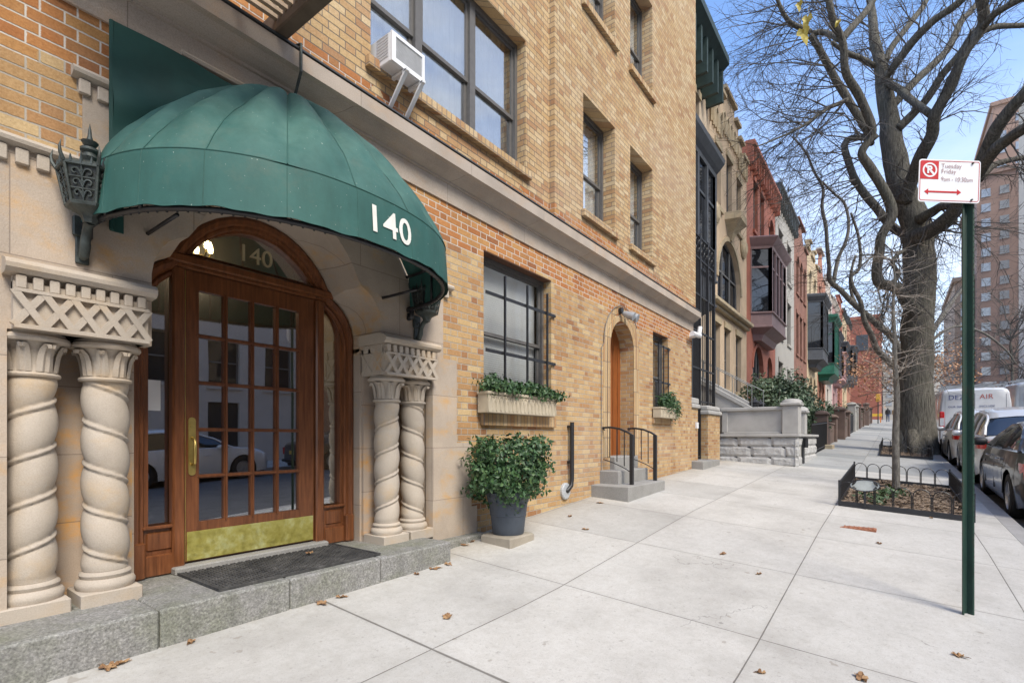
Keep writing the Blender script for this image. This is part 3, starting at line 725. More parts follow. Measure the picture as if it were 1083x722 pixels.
# door leaf
gx = [1.60, 2.405]; gz = [-.62, 1.085]
mb = MB(); holes = []
nc, nr = 4, 5; bar = .026
for i in range(nc):
    for j in range(nr):
        a = gx[0] + (gx[1] - gx[0]) * i / nc; b = gx[0] + (gx[1] - gx[0]) * (i + 1) / nc; c_ = gz[0] + (gz[1] - gz[0]) * j / nr; d_ = gz[0] + (gz[1] - gz[0]) * (j + 1) / nr
        holes.append(rect(a + bar / 2, b - bar / 2, c_ + bar / 2, d_ - bar / 2))
mb.slab(rect(DX0 + .006, DX1 - .006, -.885, 1.2), holes, DY + .05, DY + .1)
for i in range(1, nc): x = gx[0] + (gx[1] - gx[0]) * i / nc; mb.box(x - .005, x + .005, DY + .042, DY + .05, gz[0], gz[1])
for j in range(1, nr): z = gz[0] + (gz[1] - gz[0]) * j / nr; mb.box(gx[0], gx[1], DY + .0425, DY + .0505, z - .005, z + .005)
door = mb.build('entrance_door', M['oak'], bld)
mb = MB(); mb.box(gx[0], gx[1], DY + .072, DY + .078, gz[0], gz[1]); mb.build('door_pane', M['glass'], door)
mb = MB(); mb.bbox(DX0 + .012, DX1 - .012, DY + .044, DY + .05, -.88, -.672, .002); mb.build('kick_plate', M['kick'], door)
mb = MB(); hx = DX0 + .045; mb.slab([(hx - .024, -.23)] + arc(hx, -.245, .024, pi, 2 * pi, 6) + [(hx + .024, .11)] + arc(hx, .125, .024, 0, pi, 6), [], DY + .041, DY + .05)
mb.tube([(hx, DY + .04, -.19), (hx, DY + .0, -.18), (hx - .003, DY - .012, -.10), (hx, DY - .01, -.03), (hx, DY + .01, .0), (hx, DY + .04, .0)], [.012, .011, .013, .011, .01, .01], 10)
mb.tube([(hx, DY + .045, .085), (hx, DY + .034, .085)], .014, 12); mb.build('handle', M['amber'], door, smooth=True, auto=40)
mb = MB(); mb.box(DX0 - .004, DX0 + .005, DY + .047, DY + .06, -.88, 1.2); mb.build('brass_edge', M['amber'], door)
mb = MB(); mb.bbox(DX0 - .09, DX1 + .09, DY - .04, DY + .1, -.955, -.90, .01); mb.build('threshold', M['granite_step'], bld)
# brass frame reflection modelled as a gold strip, and paper notice inside the left sidelight
mb = MB(); mb.box(1.205, 1.245, DY + .12, DY + .13, -.2, 1.0); mb.build('brass_reflection', simple('old_gold', (.35, .27, .05), .5), ent)
mb = MB(); mb.box(1.295, 1.385, DY + .094, DY + .097, .19, .40); nt_ = mb.build('paper_notice', M['white'], ent)
# lobby
mb = MB(); X0, X1, Y1_ = .9, 3.3, 7.6
mb.box(X0 - .05, X0, DY + .2, Y1_, -.95, 2.1); mb.box(X1, X1 + .05, DY + .2, Y1_, -.95, 2.1); mb.box(X0, X1, Y1_, Y1_ + .05, -.95, 2.1); mb.box(X0, X1, DY + .2, Y1_, 2.1, 2.15)
for x in (1.55, 2.45): mb.bbox(x, x + .22, 6.2, 6.4, -.95, 2.1, .01)
for s_ in (X0, X1 - .3): mb.box(s_, s_ + .3, DY + .17, DY + .2, -.95, 2.1)
mb.build('lobby_wall', M['lobby'], bld)
mb = MB(); mb.box(X0, X1, DY + .15, Y1_, -.99, -.94); mb.build('lobby_floor', M['lobby_floor'], bld)
mb = MB()
mb.tube([(1.98, 5.0, 2.1), (1.98, 5.0, 1.72)], .006, 6)
for k_ in range(5):
    a = 2 * pi * k_ / 5; mb.tube([(1.98, 5.0, 1.64), (1.98 + .09 * cos(a), 5.0 + .09 * sin(a), 1.62), (1.98 + .11 * cos(a), 5.0 + .11 * sin(a), 1.68)], .007, 6)
ch = mb.build('lobby_chandelier', M['amber'], bld)
ll = bpy.data.lights.new('lobby_lamp', 'POINT'); ll.energy = 16; ll.color = (1, .80, .56); ll.shadow_soft_size = .12
lo = bpy.data.objects.new('lobby_lamp', ll); C.objects.link(lo); lo.location = (2.0, 5.2, 1.5)
for k_ in range(5):
    mb = MB(); a = 2 * pi * k_ / 5; mb.lathe([(.001, 1.68), (.018, 1.69), (.022, 1.72), (.014, 1.76), (.002, 1.79)], (1.98 + .11 * cos(a), 5.0 + .11 * sin(a)), 10)
    mb.build('bulb', M['lamp_glow'], ch)

def text_obj(txt, size, mat, name, parent, loc, rot, depth=.002, space=1.0, bold=0, align='CENTER', smat=None, bend=None):
    cu = bpy.data.curves.new('t', 'FONT'); cu.body = txt; cu.size = size; cu.extrude = depth; cu.align_x = align; cu.align_y = 'CENTER'; cu.space_character = space; cu.offset = bold
    ob = bpy.data.objects.new('t', cu); C.objects.link(ob)
    dg = bpy.context.evaluated_depsgraph_get(); me = bpy.data.meshes.new_from_object(ob.evaluated_get(dg)); bpy.data.objects.remove(ob)
    me.name = name; me.materials.clear(); me.materials.append(mat)
    mt = Matrix.Translation(loc or Vector((0, 0, 0))) @ (rot.to_4x4() if rot is not None else Matrix.Identity(4))
    if bend:
        for v in me.vertices: v.co = bend(v.co)
    else: me.transform(mt)
    if parent is not None:
        me.transform(Matrix.Translation(-ORG.get(parent.name, Vector((0, 0, 0)))))
    o = bpy.data.objects.new(name, me); C.objects.link(o)
    if parent is not None: o.parent = parent; ORG[o.name] = ORG.get(parent.name, Vector((0, 0, 0)))
    return o
FRONT = Matrix(((1, 0, 0), (0, 0, -1), (0, 1, 0)))      # text lies in XZ, reads from -Y
text_obj('140', .19, simple('gold_leaf', (.42, .36, .22), .5), 'fanlight_number', ent, Vector((2.05, DY + .095, 1.45)), FRONT, .001)

# ---- plinth step and landing
land = thing('entrance_step', 'long grey granite step with the rubber mat under the arched entrance', 'step', (2, 3.5, -1.15))
mb = MB(); 
for a, b in ((.30, 1.095), (1.10, 1.86), (1.865, 2.62), (2.625, 3.42)):
    mb.bbox(a, b, 3.25, 4.12, -1.35, -.95, .012)
mb.build('tread', M['granite'], land)
mb = MB(); mb.bbox(3.42, 4.25, 3.50, 3.66, -1.35, -1.015, .012); mb.build('side_kerb', M['granite'], land)
mb = MB(); mb.bbox(-1.2, .295, 3.20, 3.7, -1.4, -.88, .015); mb.build('end_block', M['granite'], land)
ma = MB(); MX0, MX1, MY0, MY1 = 1.44, 2.68, 3.33, 3.99
ma.bbox(MX0, MX1, MY0, MY1, -.95, -.94, .003)
ny, nx = 26, 44
for i in range(ny):
    for j in range(nx):
        a = MX0 + .02 + (MX1 - MX0 - .04) * j / nx; b = MY0 + .02 + (MY1 - MY0 - .04) * i / ny
        if (i + j) % 2: ma.box(a, a + .02, b, b + .009, -.9401, -.932)
        else: ma.box(a, a + .009, b, b + .018, -.9401, -.932)
for q in ((MX0, MX1, MY0, MY0 + .015), (MX0, MX1, MY1 - .015, MY1), (MX0, MX0 + .015, MY0 + .015, MY1 - .015), (MX1 - .015, MX1, MY0 + .015, MY1 - .015)): ma.box(q[0], q[1], q[2], q[3], -.94, -.930)
def matm():
    m = NT('mat_rubber'); f = m.noise(9, 5, .7); m.col(m.ramp(f, [(.35, (.028, .028, .029)), (.6, (.075, .073, .07)), (.75, (.14, .135, .13))])); m.set(Roughness=.8); return m.m
tag(ma.build('doormat', matm()), 'black perforated rubber doormat lying on the entrance step', 'doormat')

# ------------------------------------------------------------------ awning
aw = thing('awning', 'green domed canvas awning numbered 140 over the arched entrance', 'awning', (CXD, WY, 1.2))
AA, AB, AZ0, AZ1, AZT = 1.19, 1.06, 1.19, 1.49, 2.54
def plan(t, a=AA, b=AB, e=.9):
    cx_ = cos(t); sy = sin(t)
    return (CXD - a * math.copysign(abs(cx_) ** e, cx_), WY - .02 - b * abs(sy) ** e)
NT_ = 200; ribs = [0, .07, .145, .245, .36, .465, .56, .66, .78, .9, 1]
def scal(t):
    u = t / pi
    for a, b in zip(ribs, ribs[1:]):
        if a <= u <= b: return sin(pi * (u - a) / (b - a))
    return 0
rings = []
PROF = [(1, 0), (.935, .125), (.85, .26), (.74, .40), (.60, .555), (.43, .715), (.25, .855), (.11, .95), (0, 1)]
def dprof(u):
    u = min(max(u, 0), .99999) * (len(PROF) - 1); i = int(u); f = u - i; p = PROF[i]; q = PROF[i + 1]
    return p[0] + (q[0] - p[0]) * f, p[1] + (q[1] - p[1]) * f
for j in range(25):
    v = j / 24 * pi / 2; k_, h = dprof(j / 24)
    ring = []
    for i in range(NT_ + 1):
        t = pi * i / NT_; x, y = plan(t); x = CXD + (x - CXD) * k_; y = WY - .02 + (y - WY + .02) * k_
        s_ = 1 - .035 * (1 - scal(t)) ** 2 * sin(2 * v) ** .6 * -1
        puff = .062 * (scal(t) - .35) * sin(2 * v) ** .8 + .014 * noise.noise(Vector((x * 3, y * 3, h * 4))) + .006 * noise.noise(Vector((t * 16, h * 3, 5))) * sin(2 * v)
        z = AZ1 + (AZT - AZ1) * h
        d = Vector((x - CXD, y - WY, (z - AZ1) * .8)); d = d.normalized() if d.length > 0 else Vector((0, 0, 1))
        ring.append(tuple(Vector((x, y, z)) + d * puff))
    rings.append(ring)
mb = MB(); mb.loft(rings, closed=False, caps=False)
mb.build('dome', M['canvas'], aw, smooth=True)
mb = MB(); vr = []
for z, f_ in ((AZ1 + .004, 1.0), (AZ1 - .02, 1.004), ((AZ0 + AZ1) / 2, 1.012), (AZ0, 1.02)):
    vr.append([(CXD + (plan(pi * i / NT_)[0] - CXD) * f_, WY + (plan(pi * i / NT_)[1] - WY) * f_, z + (.005 * sin(i * .27) + .003 * sin(i * .61 + 1) if z < AZ1 - .1 else 0)) for i in range(NT_ + 1)])
mb.loft(vr, closed=False, caps=False)
mb.loft([[(p[0] * .998 + CXD * .002, p[1] + .006, p[2]) for p in r_] for r_ in vr], closed=False, caps=False)
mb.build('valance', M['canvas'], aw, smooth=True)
mb = MB(); bx0, bx1 = .965, 2.95; gn, gm = 60, 30
def by(x, z):
    d = hypot((x - 1.35) / .6, (z - 1.85) / .35); fold = .05 * math.exp(-d * d) * (.6 + .4 * sin(18 * (z - .55 * x) + 2))
    return WY - .07 - fold - .012 * noise.noise(Vector((x * 2.2, z * 3.5, 0))) - .008 * sin(9 * (x + z * .7))
cells = [(i, j) for i in range(gn) for j in range(gm) if (1.52 + (2.385 - 1.52) * j / gm > 1.84 or bx0 + (bx1 - bx0) * i / gn < 1.26)]
mb.add([(bx0 + (bx1 - bx0) * i / gn, by(bx0 + (bx1 - bx0) * i / gn, 1.52 + (2.385 - 1.52) * j / gm), 1.52 + (2.385 - 1.52) * j / gm) for i in range(gn + 1) for j in range(gm + 1)], [(i * (gm + 1) + j, (i + 1) * (gm + 1) + j, (i + 1) * (gm + 1) + j + 1, i * (gm + 1) + j + 1) for i, j in cells])
mb.box(.965, 1.03, WY - .045, WY - .035, AZ0, 1.53)
mb.tube([(.968, WY - .06, AZ0), (.968, WY - .06, 2.385)], .012, 6)
# soft folds in the backing cloth
mb.build('backing_cloth', M['canvas_dark'], aw, smooth=True, auto=50)
mb = MB()       # tube frame, lacing and the curled end stops
mb.tube([(CXD + (plan(pi * i / 40)[0] - CXD) * .985, WY + (plan(pi * i / 40)[1] - WY) * .985, AZ0 + .0) for i in range(41)], .016, 8)
mb.tube([(CXD + (plan(pi * i / 40)[0] - CXD) * .975, WY + (plan(pi * i / 40)[1] - WY) * .975, AZ1) for i in range(41)], .013, 8)
for u in ribs[1:-1]:
    t = pi * u; pts = []
    for j in range(13):
        k_, h = dprof(j / 12); x, y = plan(t); pts.append((CXD + (x - CXD) * k_ * .93, WY - .02 + (y - WY + .02) * k_ * .93, AZ1 - .05 + (AZT - AZ1) * h * .98))
    mb.tube(pts, .012, 6); x, y = plan(t); mb.tube([(x, y + .02, AZ0), (x, y + .02, AZ1)], .010, 6)
for s_ in (-1, 1):
    ex = CXD + AA * s_; mb.tube([(ex, WY - .02, AZ0 + .02), (ex, WY - .06, AZ0 - .02), (ex, WY - .05, AZ0 - .075), (ex, WY - .015, AZ0 - .085), (ex, WY - .012, AZ0 - .03)], [.018, .024, .026, .024, .018], 10)
    mb.tube([(ex - s_ * .3, WY - .0, AZ0 + .05), (ex - s_ * .3, WY - .45, AZ0 + .05)], .012, 6)
    for i in range(26):
        t = pi * (i / 60) if s_ < 0 else pi * (1 - i / 60); x, y = plan(t)
        x = CXD + (x - CXD) * .985; y = WY + (y - WY) * .985
        mb.tube([(x + .0, y + .0, AZ0 + .018), (x, y + .012, AZ0), (x, y, AZ0 - .018)], .007, 5)
mb.build('frame', M['black'], aw, smooth=True)
sm_ = MB()
for u in ribs[1:-1]:
    i = int(round(u * NT_)); sm_.tube([Vector(r_[i]) + Vector((0, -.002, .002)) for r_ in rings[:-1]], .0035, 5, caps=False); sm_.tube([Vector(r_[i]) + Vector((0, .0005, 0)) for r_ in vr], .0025, 5)
sm_.tube([Vector(p) + Vector((0, -.001, .0)) for p in vr[0]], .0035, 5)
sm_.build('seam', simple('seam_green', (.02, .085, .07), .7, .2), aw)
# number on the valance follows the cloth
def on_val(tc_, zc):
    def f(co):
        # arc length -> parameter
        t = tc_; s_ = co.x; st_ = .002; sg = 1 if s_ > 0 else -1; acc = 0
        while acc < abs(s_):
            p0 = plan(t); t += sg * st_; p1 = plan(t); acc += hypot(p1[0] - p0[0], p1[1] - p0[1])
        x, y = plan(t); z = zc + co.y
        f_ = 1.0 + .02 * (AZ1 - z) / (AZ1 - AZ0) + .0028
        return Vector((CXD + (x - CXD) * f_, WY + (y - WY) * f_ - (.004 + co.z), z))
    return f
best = min((abs(-(0) + (CX + F * ((plan(t)[0] * ST - plan(t)[1] * CT) / (plan(t)[0] * CT + plan(t)[1] * ST))) - 411), t) for t in [pi * i / 400 for i in range(401)])[1]
text_obj('140', .235, simple('white_lettering', (.70, .70, .64), .6, .08), 'number', aw, None, None, .0004, 1.05, .003, bend=on_val(best, 1.335))
# chain that holds the awning to the cornice
mb = MB(); mb.tube([(CXD, WY - .10, AZT - .06), (CXD - .01, WY - .215, 2.64), (CXD - .01, WY - .215, 2.84), (CXD - .01, WY - .16, 2.855), (CXD, WY - .02, 2.86)], .011, 8); mb.build('stay_rod', M['bronze'], aw)

# ------------------------------------------------------------------ wall lanterns
def lantern():
    r = thing('wall_lantern', 'ornate verdigris lantern with spiked crown on the stone left of the awning', 'wall lantern', group='wall lanterns flanking the awning')
    # local: wall is at y=0, lantern projects to -y; z=0 is the bottom of the bracket
    mb = MB(); mb.bbox(-.035, .035, -.02, 0, 0, .24, .006); mb.bbox(-.05, .05, -.03, 0, .17, .30, .008)
    mb.tube([(0, -.02, .04), (0, -.05, .05), (0, -.075, .1), (0, -.085, .16), (0, -.12, .21), (0, -.17, .235)], [.02, .028, .03, .026, .024, .03], 10)
    mb.tube([(0, -.02, .20), (0, -.06, .23), (0, -.07, .19), (0, -.045, .175)], .009, 6)
    mb.build('bracket', M['bronze'], r, smooth=True, auto=40)
    cy = -.17; B = MB()
    hexr = lambda R_, z, a0=pi / 6: [(R_ * cos(a0 + k * pi / 3), cy + R_ * sin(a0 + k * pi / 3), z) for k in range(6)]
    B.loft([hexr(.035, .22), hexr(.045, .25), hexr(.06, .27), hexr(.122, .30), hexr(.128, .315), hexr(.118, .322)])
    B.loft([hexr(.158, .515), hexr(.170, .52), hexr(.172, .535), hexr(.15, .55), hexr(.10, .575), hexr(.05, .59), hexr(.02, .60)])
    for k in range(6):
        a = pi / 6 + k * pi / 3; B.tube([(.119 * cos(a), cy + .119 * sin(a), .315), (.162 * cos(a), cy + .162 * sin(a), .525)], .009, 6)
        B.tube([(.165 * cos(a), cy + .165 * sin(a), .53), (.185 * cos(a), cy + .185 * sin(a), .565), (.19 * cos(a), cy + .19 * sin(a), .60), (.18 * cos(a), cy + .18 * sin(a), .645)], [.011, .010, .007, .001], 6)
        b = a + pi / 6
        for dd in (-.05, 0, .05):
            q = (.14 * cos(b) - dd * sin(b), cy + .14 * sin(b) + dd * cos(b)); B.tube([(q[0], q[1], .53), (q[0] * 1.03, (q[1] - cy) * 1.03 + cy, .575 if dd else .60)], [.012, .002], 5)
    B.lathe([(.05, .58), (.03, .60), (.045, .625), (.035, .65), (.05, .665), (.05, .68), (.022, .69), (.03, .70), (.045, .725), (.02, .73), (.012, .76), (.008, .80), (.001, .84)], (0, cy), 12)
    B.build('cage_frame', M['bronze'], r, smooth=True, auto=40)
    P = MB()       # pierced scroll panels
    for k in range(6):
        a0 = pi / 6 + k * pi / 3; a1 = a0 + pi / 3
        def pt(u, v):
            R_ = .118 + .043 * v; p0 = Vector((R_ * cos(a0), cy + R_ * sin(a0))); p1 = Vector((R_ * cos(a1), cy + R_ * sin(a1))); p = p0.lerp(p1, u); return (p.x, p.y, .32 + .20 * v)
        for vc in (.2, .5, .8):
            for uc, sg in ((.28, 1), (.72, -1)):
                pts = []
                for q in range(15):
                    th = q / 14 * 3.4 * pi / 2; rr = .16 * (1 - q / 20); pts.append(pt(uc + sg * rr * cos(th) * .95, vc + rr * sin(th) * .75))
                P.tube(pts, .0055, 5)
            P.tube([pt(.5, vc - .12), pt(.56, vc), pt(.5, vc + .12), pt(.44, vc), pt(.5, vc - .12)], .005, 5)
        for vv in (.34, .66): P.tube([pt(.05, vv), pt(.95, vv)], .004, 5)
        P.tube([pt(.5, 0), pt(.5, 1)], .0045, 5)
    P.build('scrollwork_panel', M['bronze'], r)
    G_ = MB(); G_.loft([hexr(.108, .32), hexr(.150, .515)], True, False); G_.build('lantern_glass', simple('dusty_dark_glass', (.03, .033, .03), .35), r)
    return r
la = lantern(); la.location = (.845, WY - .012, .965); la.scale = (.87, .87, .87); ORG[la.name] = Vector(la.location)
l2 = dup(la, (3.33, WY - .012, .89), label='ornate verdigris lantern half hidden under the right end of the awning')

# ------------------------------------------------------------------ fire escape overhead
fe = thing('fire_escape', 'brown slatted iron fire escape balcony above the cornice over the awning', 'fire escape', (1.2, WY, 2.85))
mb = MB()
FM = simple('brown_iron', (.12, .085, .06), .7, .3, 6)
for x in (1.86, .55): mb.bbox(x, x + .10, 2.3, WY - .005, 2.83, 2.98, .01)
for x in (1.56, .95, 1.25): mb.box(x, x + .035, 2.3, WY - .21, 2.86, 2.90)
mb.box(.55, 1.96, 2.28, 2.32, 2.83, 2.98)
mb.build('beam', FM, fe)
mb = MB(); y = 2.36
while y < WY - .22: mb.box(.66, 1.86, y, y + .032, 2.90, 2.925); y += .066
mb.build('slatted_deck', simple('weathered_slat', (.40, .30, .21), .8, .3, 6), fe)
mb = MB()
for x in (.57, 1.94): 
    for y in (2.32, 3.0, 3.6): mb.tube([(x, y, 2.97), (x, y, 3.95)], .012, 6)
    mb.tube([(x, 2.32, 3.95), (x, 3.62, 3.95)], .014, 6); mb.tube([(x, 2.32, 3.5), (x, 3.62, 3.5)], .010, 6)
for z in (3.5, 3.95): mb.tube([(.57, 2.32, z), (1.94, 2.32, z)], .013, 6)
mb.build('railing', FM, fe)

# ------------------------------------------------------------------ air conditioner
ac = thing('air_conditioner', 'white window air conditioner on two support arms in the large upper window', 'air conditioner', (3.05, 3.5, 3.2))
ax0, ax1, ay0, az0, az1 = 2.87, 3.25, 3.42, 3.22, 3.475
mb = MB(); mb.slab(rect(ax0, ax1, az0, az1), [rect(ax0 + .045, ax1 - .03, az0 + .04, az1 - .03)], ay0, ay0 + .02); mb.bbox(ax0, ax1, ay0 + .02, WY + .3, az0, az1, .008)
mb.build('casing', M['white'], ac)
mb = MB()
zz = az0 + .045
while zz < az1 - .035: mb.box(ax0 + .045, ax1 - .03, ay0 + .008, ay0 + .018, zz, zz + .006); zz += .012
for i in range(8): z = az0 + .05 + i * .026; mb.box(ax0 - .004, ax0 + .001, ay0 + .05, ay0 + .2, z, z + .012)
mb.build('grille', simple('grey_fins', (.50, .51, .52), .5), ac)
mb = MB()
for x in (3.0, 3.19):
    mb.bbox(x, x + .035, ay0 - .04, WY + .1, az0 - .03, az0 - .003, .004)
    mb.loft([[(x, ay0 - .035, az0 - .01), (x + .035, ay0 - .035, az0 - .01), (x + .035, ay0 - .005, az0 - .01), (x, ay0 - .005, az0 - .01)], [(x, WY - .025, az0 - .26), (x + .035, WY - .025, az0 - .26), (x + .035, WY - .0, az0 - .26), (x, WY - .0, az0 - .26)]])
mb.build('support_arm', M['white'], ac)

# ------------------------------------------------------------------ foliage helpers
def leafball(mb, c, rad, n, size, seed, flat=1.0, shell=.5, droop=0, wob=.25):
    rnd = random.Random(seed); c = Vector(c)
    for i in range(n):
        th = rnd.uniform(0, 2 * pi); ph = math.acos(rnd.uniform(-1, 1)); r = rnd.uniform(shell, 1) ** .6
        d = Vector((sin(ph) * cos(th), sin(ph) * sin(th), cos(ph)))
        k_ = 1 + wob * noise.noise(d * 2.1 + Vector((seed, 0, 0))) * 1.6 + .10 * noise.noise(d * 6 + Vector((0, seed, 0)))
        p = c + Vector((d.x * rad[0], d.y * rad[1], d.z * rad[2])) * r * k_
        a = (d + Vector((rnd.uniform(-1, 1), rnd.uniform(-1, 1), rnd.uniform(-.6, 1))) * .9).normalized()
        b = a.orthogonal().normalized(); b.rotate(Matrix.Rotation(rnd.uniform(0, 6.28), 3, a)); e = a.cross(b)
        s_ = size * rnd.uniform(.45, 1.4); tip = p + b * s_ * 1.1 + a * s_ * .1; mid = p + b * s_ * .5
        mb.add([p, mid + e * s_ * .32 + a * s_ * .1, tip, mid - e * s_ * .32 + a * s_ * .1], [(0, 1, 2, 3)])
    return mb

def planter_pot():
    c = Vector((4.27, 3.24, 0)); zg = ground(c.x, c.y)
    t = thing('paver_block', 'worn square stone paver under the grey plant pot', 'paver', (c.x, c.y, zg))
    mb = MB(); mb.bbox(c.x - .22, c.x + .2, c.y - .2, c.y + .2, zg - .06, zg + .075, .015, ); 
    bpy.data.objects.remove(t); o = mb.build('paver_block', stone('paver', (.36, .32, .26), green=.4, st=0)); tag(o, 'worn square stone paver under the grey plant pot', 'paver')
    z0 = zg + .076
    p = thing('plant_pot', 'dark blue-grey round pot holding a dense evergreen shrub by the wall', 'plant pot', (c.x, c.y, z0))
    mb = MB(); mb.lathe([(.16, z0), (.165, z0 + .01), (.178, z0 + .13), (.186, z0 + .19), (.192, z0 + .195), (.190, z0 + .21), (.20, z0 + .30), (.207, z0 + .33), (.214, z0 + .335), (.214, z0 + .35), (.220, z0 + .36), (.228, z0 + .40), (.238, z0 + .405), (.238, z0 + .435), (.22, z0 + .44), (.205, z0 + .40), (.0, z0 + .39)], (c.x, c.y), 40)
    mb.build('pot', simple('blue_grey_plastic', (.055, .068, .088), .55, .12, 6), p, smooth=True, auto=35)
    mb = MB(); cz = z0 + .66
    leafball(mb, (c.x, c.y, cz), (.44, .42, .36), 5200, .045, 3, shell=.45, wob=.3)
    for i in range(16):
        a = random.Random(i).uniform(0, 6.28); leafball(mb, (c.x + .36 * cos(a), c.y + .34 * sin(a), cz + random.Random(i + 50).uniform(-.25, .28)), (.13, .13, .10), 170, .045, 20 + i)
    sh_ = mb.build('foliage', M['shrub'], p)
    mb = MB()
    for i in range(14):
        a = i * 2.4; mb.tube([(c.x + .02 * cos(a), c.y + .02 * sin(a), z0 + .36), (c.x + .15 * cos(a), c.y + .15 * sin(a), z0 + .55), (c.x + .3 * cos(a), c.y + .3 * sin(a), z0 + .72 + .02 * i)], [.012, .008, .003], 5)
    mb.build('stem', M['twig'], p)
planter_pot()

# window boxes
def winbox(x0, x1, y0, y1, z0, z1, label, seed, leafs, arches=True):
    t = thing('window_box', label, 'window box', ((x0 + x1) / 2, y1, z0), 'window boxes on the ground floor sills')
    mb = MB(); mb.bbox(x0, x1, y0 + .012, y1, z0, z1, .006); mb.bbox(x0 - .01, x1 + .01, y0 - .006, y1, z1 - .03, z1, .004)
    n_ = int((x1 - x0) / .15); wv = (x1 - x0) / n_
    if arches:
        for i in range(n_ * 2 - 1):
            cx_ = x0 + wv * (i + 1) / 2
            mb.tube([(cx_ + wv * .46 * cos(a), y0 + .010, z0 + .025 + (z1 - z0 - .075) * sin(a)) for a in [pi * q / 10 for q in range(11)]], .007, 5)
        for i in range(n_ + 1): x = min(max(x0 + i * wv, x0 + .006), x1 - .006); mb.box(x - .006, x + .006, y0 + .004, y0 + .013, z0 + .02, z1 - .03)
    mb.build('box', simple('cream_terracotta', (.46, .40, .30), .75, .1, 10), t)
    mb = MB()
    for i, (fx_, fz_, rx, rz) in enumerate(leafs): leafball(mb, (x0 + (x1 - x0) * fx_, (y0 + y1) / 2 - .03, z1 + fz_), (rx, .13, rz), int(520 * rx / .2), .045, seed + i, shell=.2, wob=.5)
    mb.build('foliage', M['shrub'], t)
winbox(fx(513.9, 3.5), fx(585.7, 3.5), 3.46, 3.62, W1[2] + .003, W1[2] + .235, 'cream window box with arched relief below the large barred window', 60, [(.1, .08, .2, .11), (.3, .06, .24, .09), (.62, .08, .22, .08), (.8, .06, .3, .08), (.95, .03, .28, .06)])
winbox(W2[0] - .06, W2[1] + .12, 3.46, 3.62, W2[2] + .003, W2[2] + .20, 'small cream window box with bushy plant on the narrow window', 80, [(.3, .1, .2, .16), (.6, .12, .28, .2), (.9, -.02, .22, .2)], arches=True)

# ------------------------------------------------------------------ side door steps, rails, lamp
st_ = thing('side_door_steps', 'three grey granite steps below the narrow arched side door', 'steps', (7.6, 3.3, -.9))
mb = MB(); mb.bbox(6.86, 8.32, 3.04, WY + .01, -1.1, -.70, .012); mb.build('tread', M['granite_step'], st_)
mb = MB(); mb.bbox(7.14, 8.28, 3.32, WY + .01, -.71, -.50, .012); mb.build('tread', M['granite_step'], st_)
mb = MB(); mb.bbox(AD[0] + .004, AD[1] - .004, 3.55, WY + .25, -.51, -.30, .012); mb.build('tread', M['granite_step'], st_)
def rail(x, label):
    r = thing('step_railing', label, 'railing', (x, 3.15, -.7), 'iron railings on the side door steps')
    mb = MB(); yp = 3.15
    mb.bbox(x - .027, x + .027, yp - .027, yp + .027, -.70, .05, .004); mb.build('post', M['black'], r)
    mb = MB(); mb.tube([(x, WY - .01, .16), (x, 3.5, .165), (x, 3.35, .14), (x, 3.22, .09), (x, yp - .01, .04)], .016, 8)
    mb.tube([(x, WY - .01, .16), (x, WY - .04, .12)], .012, 6)
    mb.build('handrail', M['black'], r)
    mb = MB(); mb.tube([(x, WY - .02, -.33), (x, 3.45, -.38), (x, 3.3, -.44), (x, yp, -.52)], .008, 6); mb.build('lower_rail', M['black'], r)
    for yy in (3.27, 3.39, 3.51):
        mb = MB(); mb.tube([(x, yy, -.41 + (yy - 3.3) * .5), (x, yy, .11 + (yy - 3.27) * .25)], .008, 6); mb.build('baluster', M['black'], r)
rail(7.22, 'black iron railing on the near side of the side door steps'); rail(8.16, 'black iron railing on the far side of the side door steps')
fl_ = thing('security_light', 'grey security light fixed above the arched side door', 'light', (cxa, WY, 2.0))
mb = MB(); mb.tube([(cxa - .12, WY - .01, 2.10), (cxa - .12, WY - .06, 2.10)], .05, 14); mb.build('mount', M['black'], fl_)
mb = MB()
for dx in (-.09, .06): mb.tube([(cxa + dx, WY - .06, 2.06), (cxa + dx, WY - .1, 2.04), (cxa + dx + .02, WY - .24, 1.98)], [.03, .055, .07], 14)
mb.build('lamp_head', simple('galvanised', (.42, .44, .46), .4, metal=.3), fl_, smooth=True, auto=40)
f2 = thing('flood_light', 'white twin flood light on the far corner of the buff brick building', 'light', (11.55, WY, 2.25))
mb = MB(); mb.tube([(11.5, WY, 2.27), (11.5, WY - .12, 2.27)], .05, 10); mb.tube([(11.22, WY - .14, 2.27), (11.75, WY - .14, 2.30)], .055, 10); mb.tube([(11.72, WY - .13, 2.3), (11.78, WY - .14, 2.5)], .05, 10); mb.build('twin_head', M['white'], f2)
# vent pipe and cap on the wall
pp = thing('wall_pipe', 'black standpipe with elbow running down the buff brick wall', 'pipe', (fx(605), WY, -.5))
mb = MB(); xp = fx(605, 3.58); mb.tube([(xp, 3.58, .22), (xp, 3.58, -.56), (xp - .02, 3.58, -.66), (xp - .09, 3.60, -.72), (xp - .12, WY, -.73)], [.03, .03, .03, .036, .036], 12)
for z in (.14, -.35): mb.bbox(xp - .04, xp + .04, 3.585, WY, z, z + .035, .004)
mb.build('pipe', M['black'], pp, smooth=True, auto=40)
mb = MB(); pc = atY(597.5, 519, WY - .01); mb.tube([(pc.x, WY, pc.z), (pc.x, WY - .03, pc.z), (pc.x, WY - .04, pc.z)], [.115, .115, .10], 24)
tag(mb.build('vent_cover', simple('galvanised_plate', (.46, .48, .50), .5, .2, 40, metal=.2)), 'round grey metal cover low on the brick wall beside the pipe', 'vent cover')
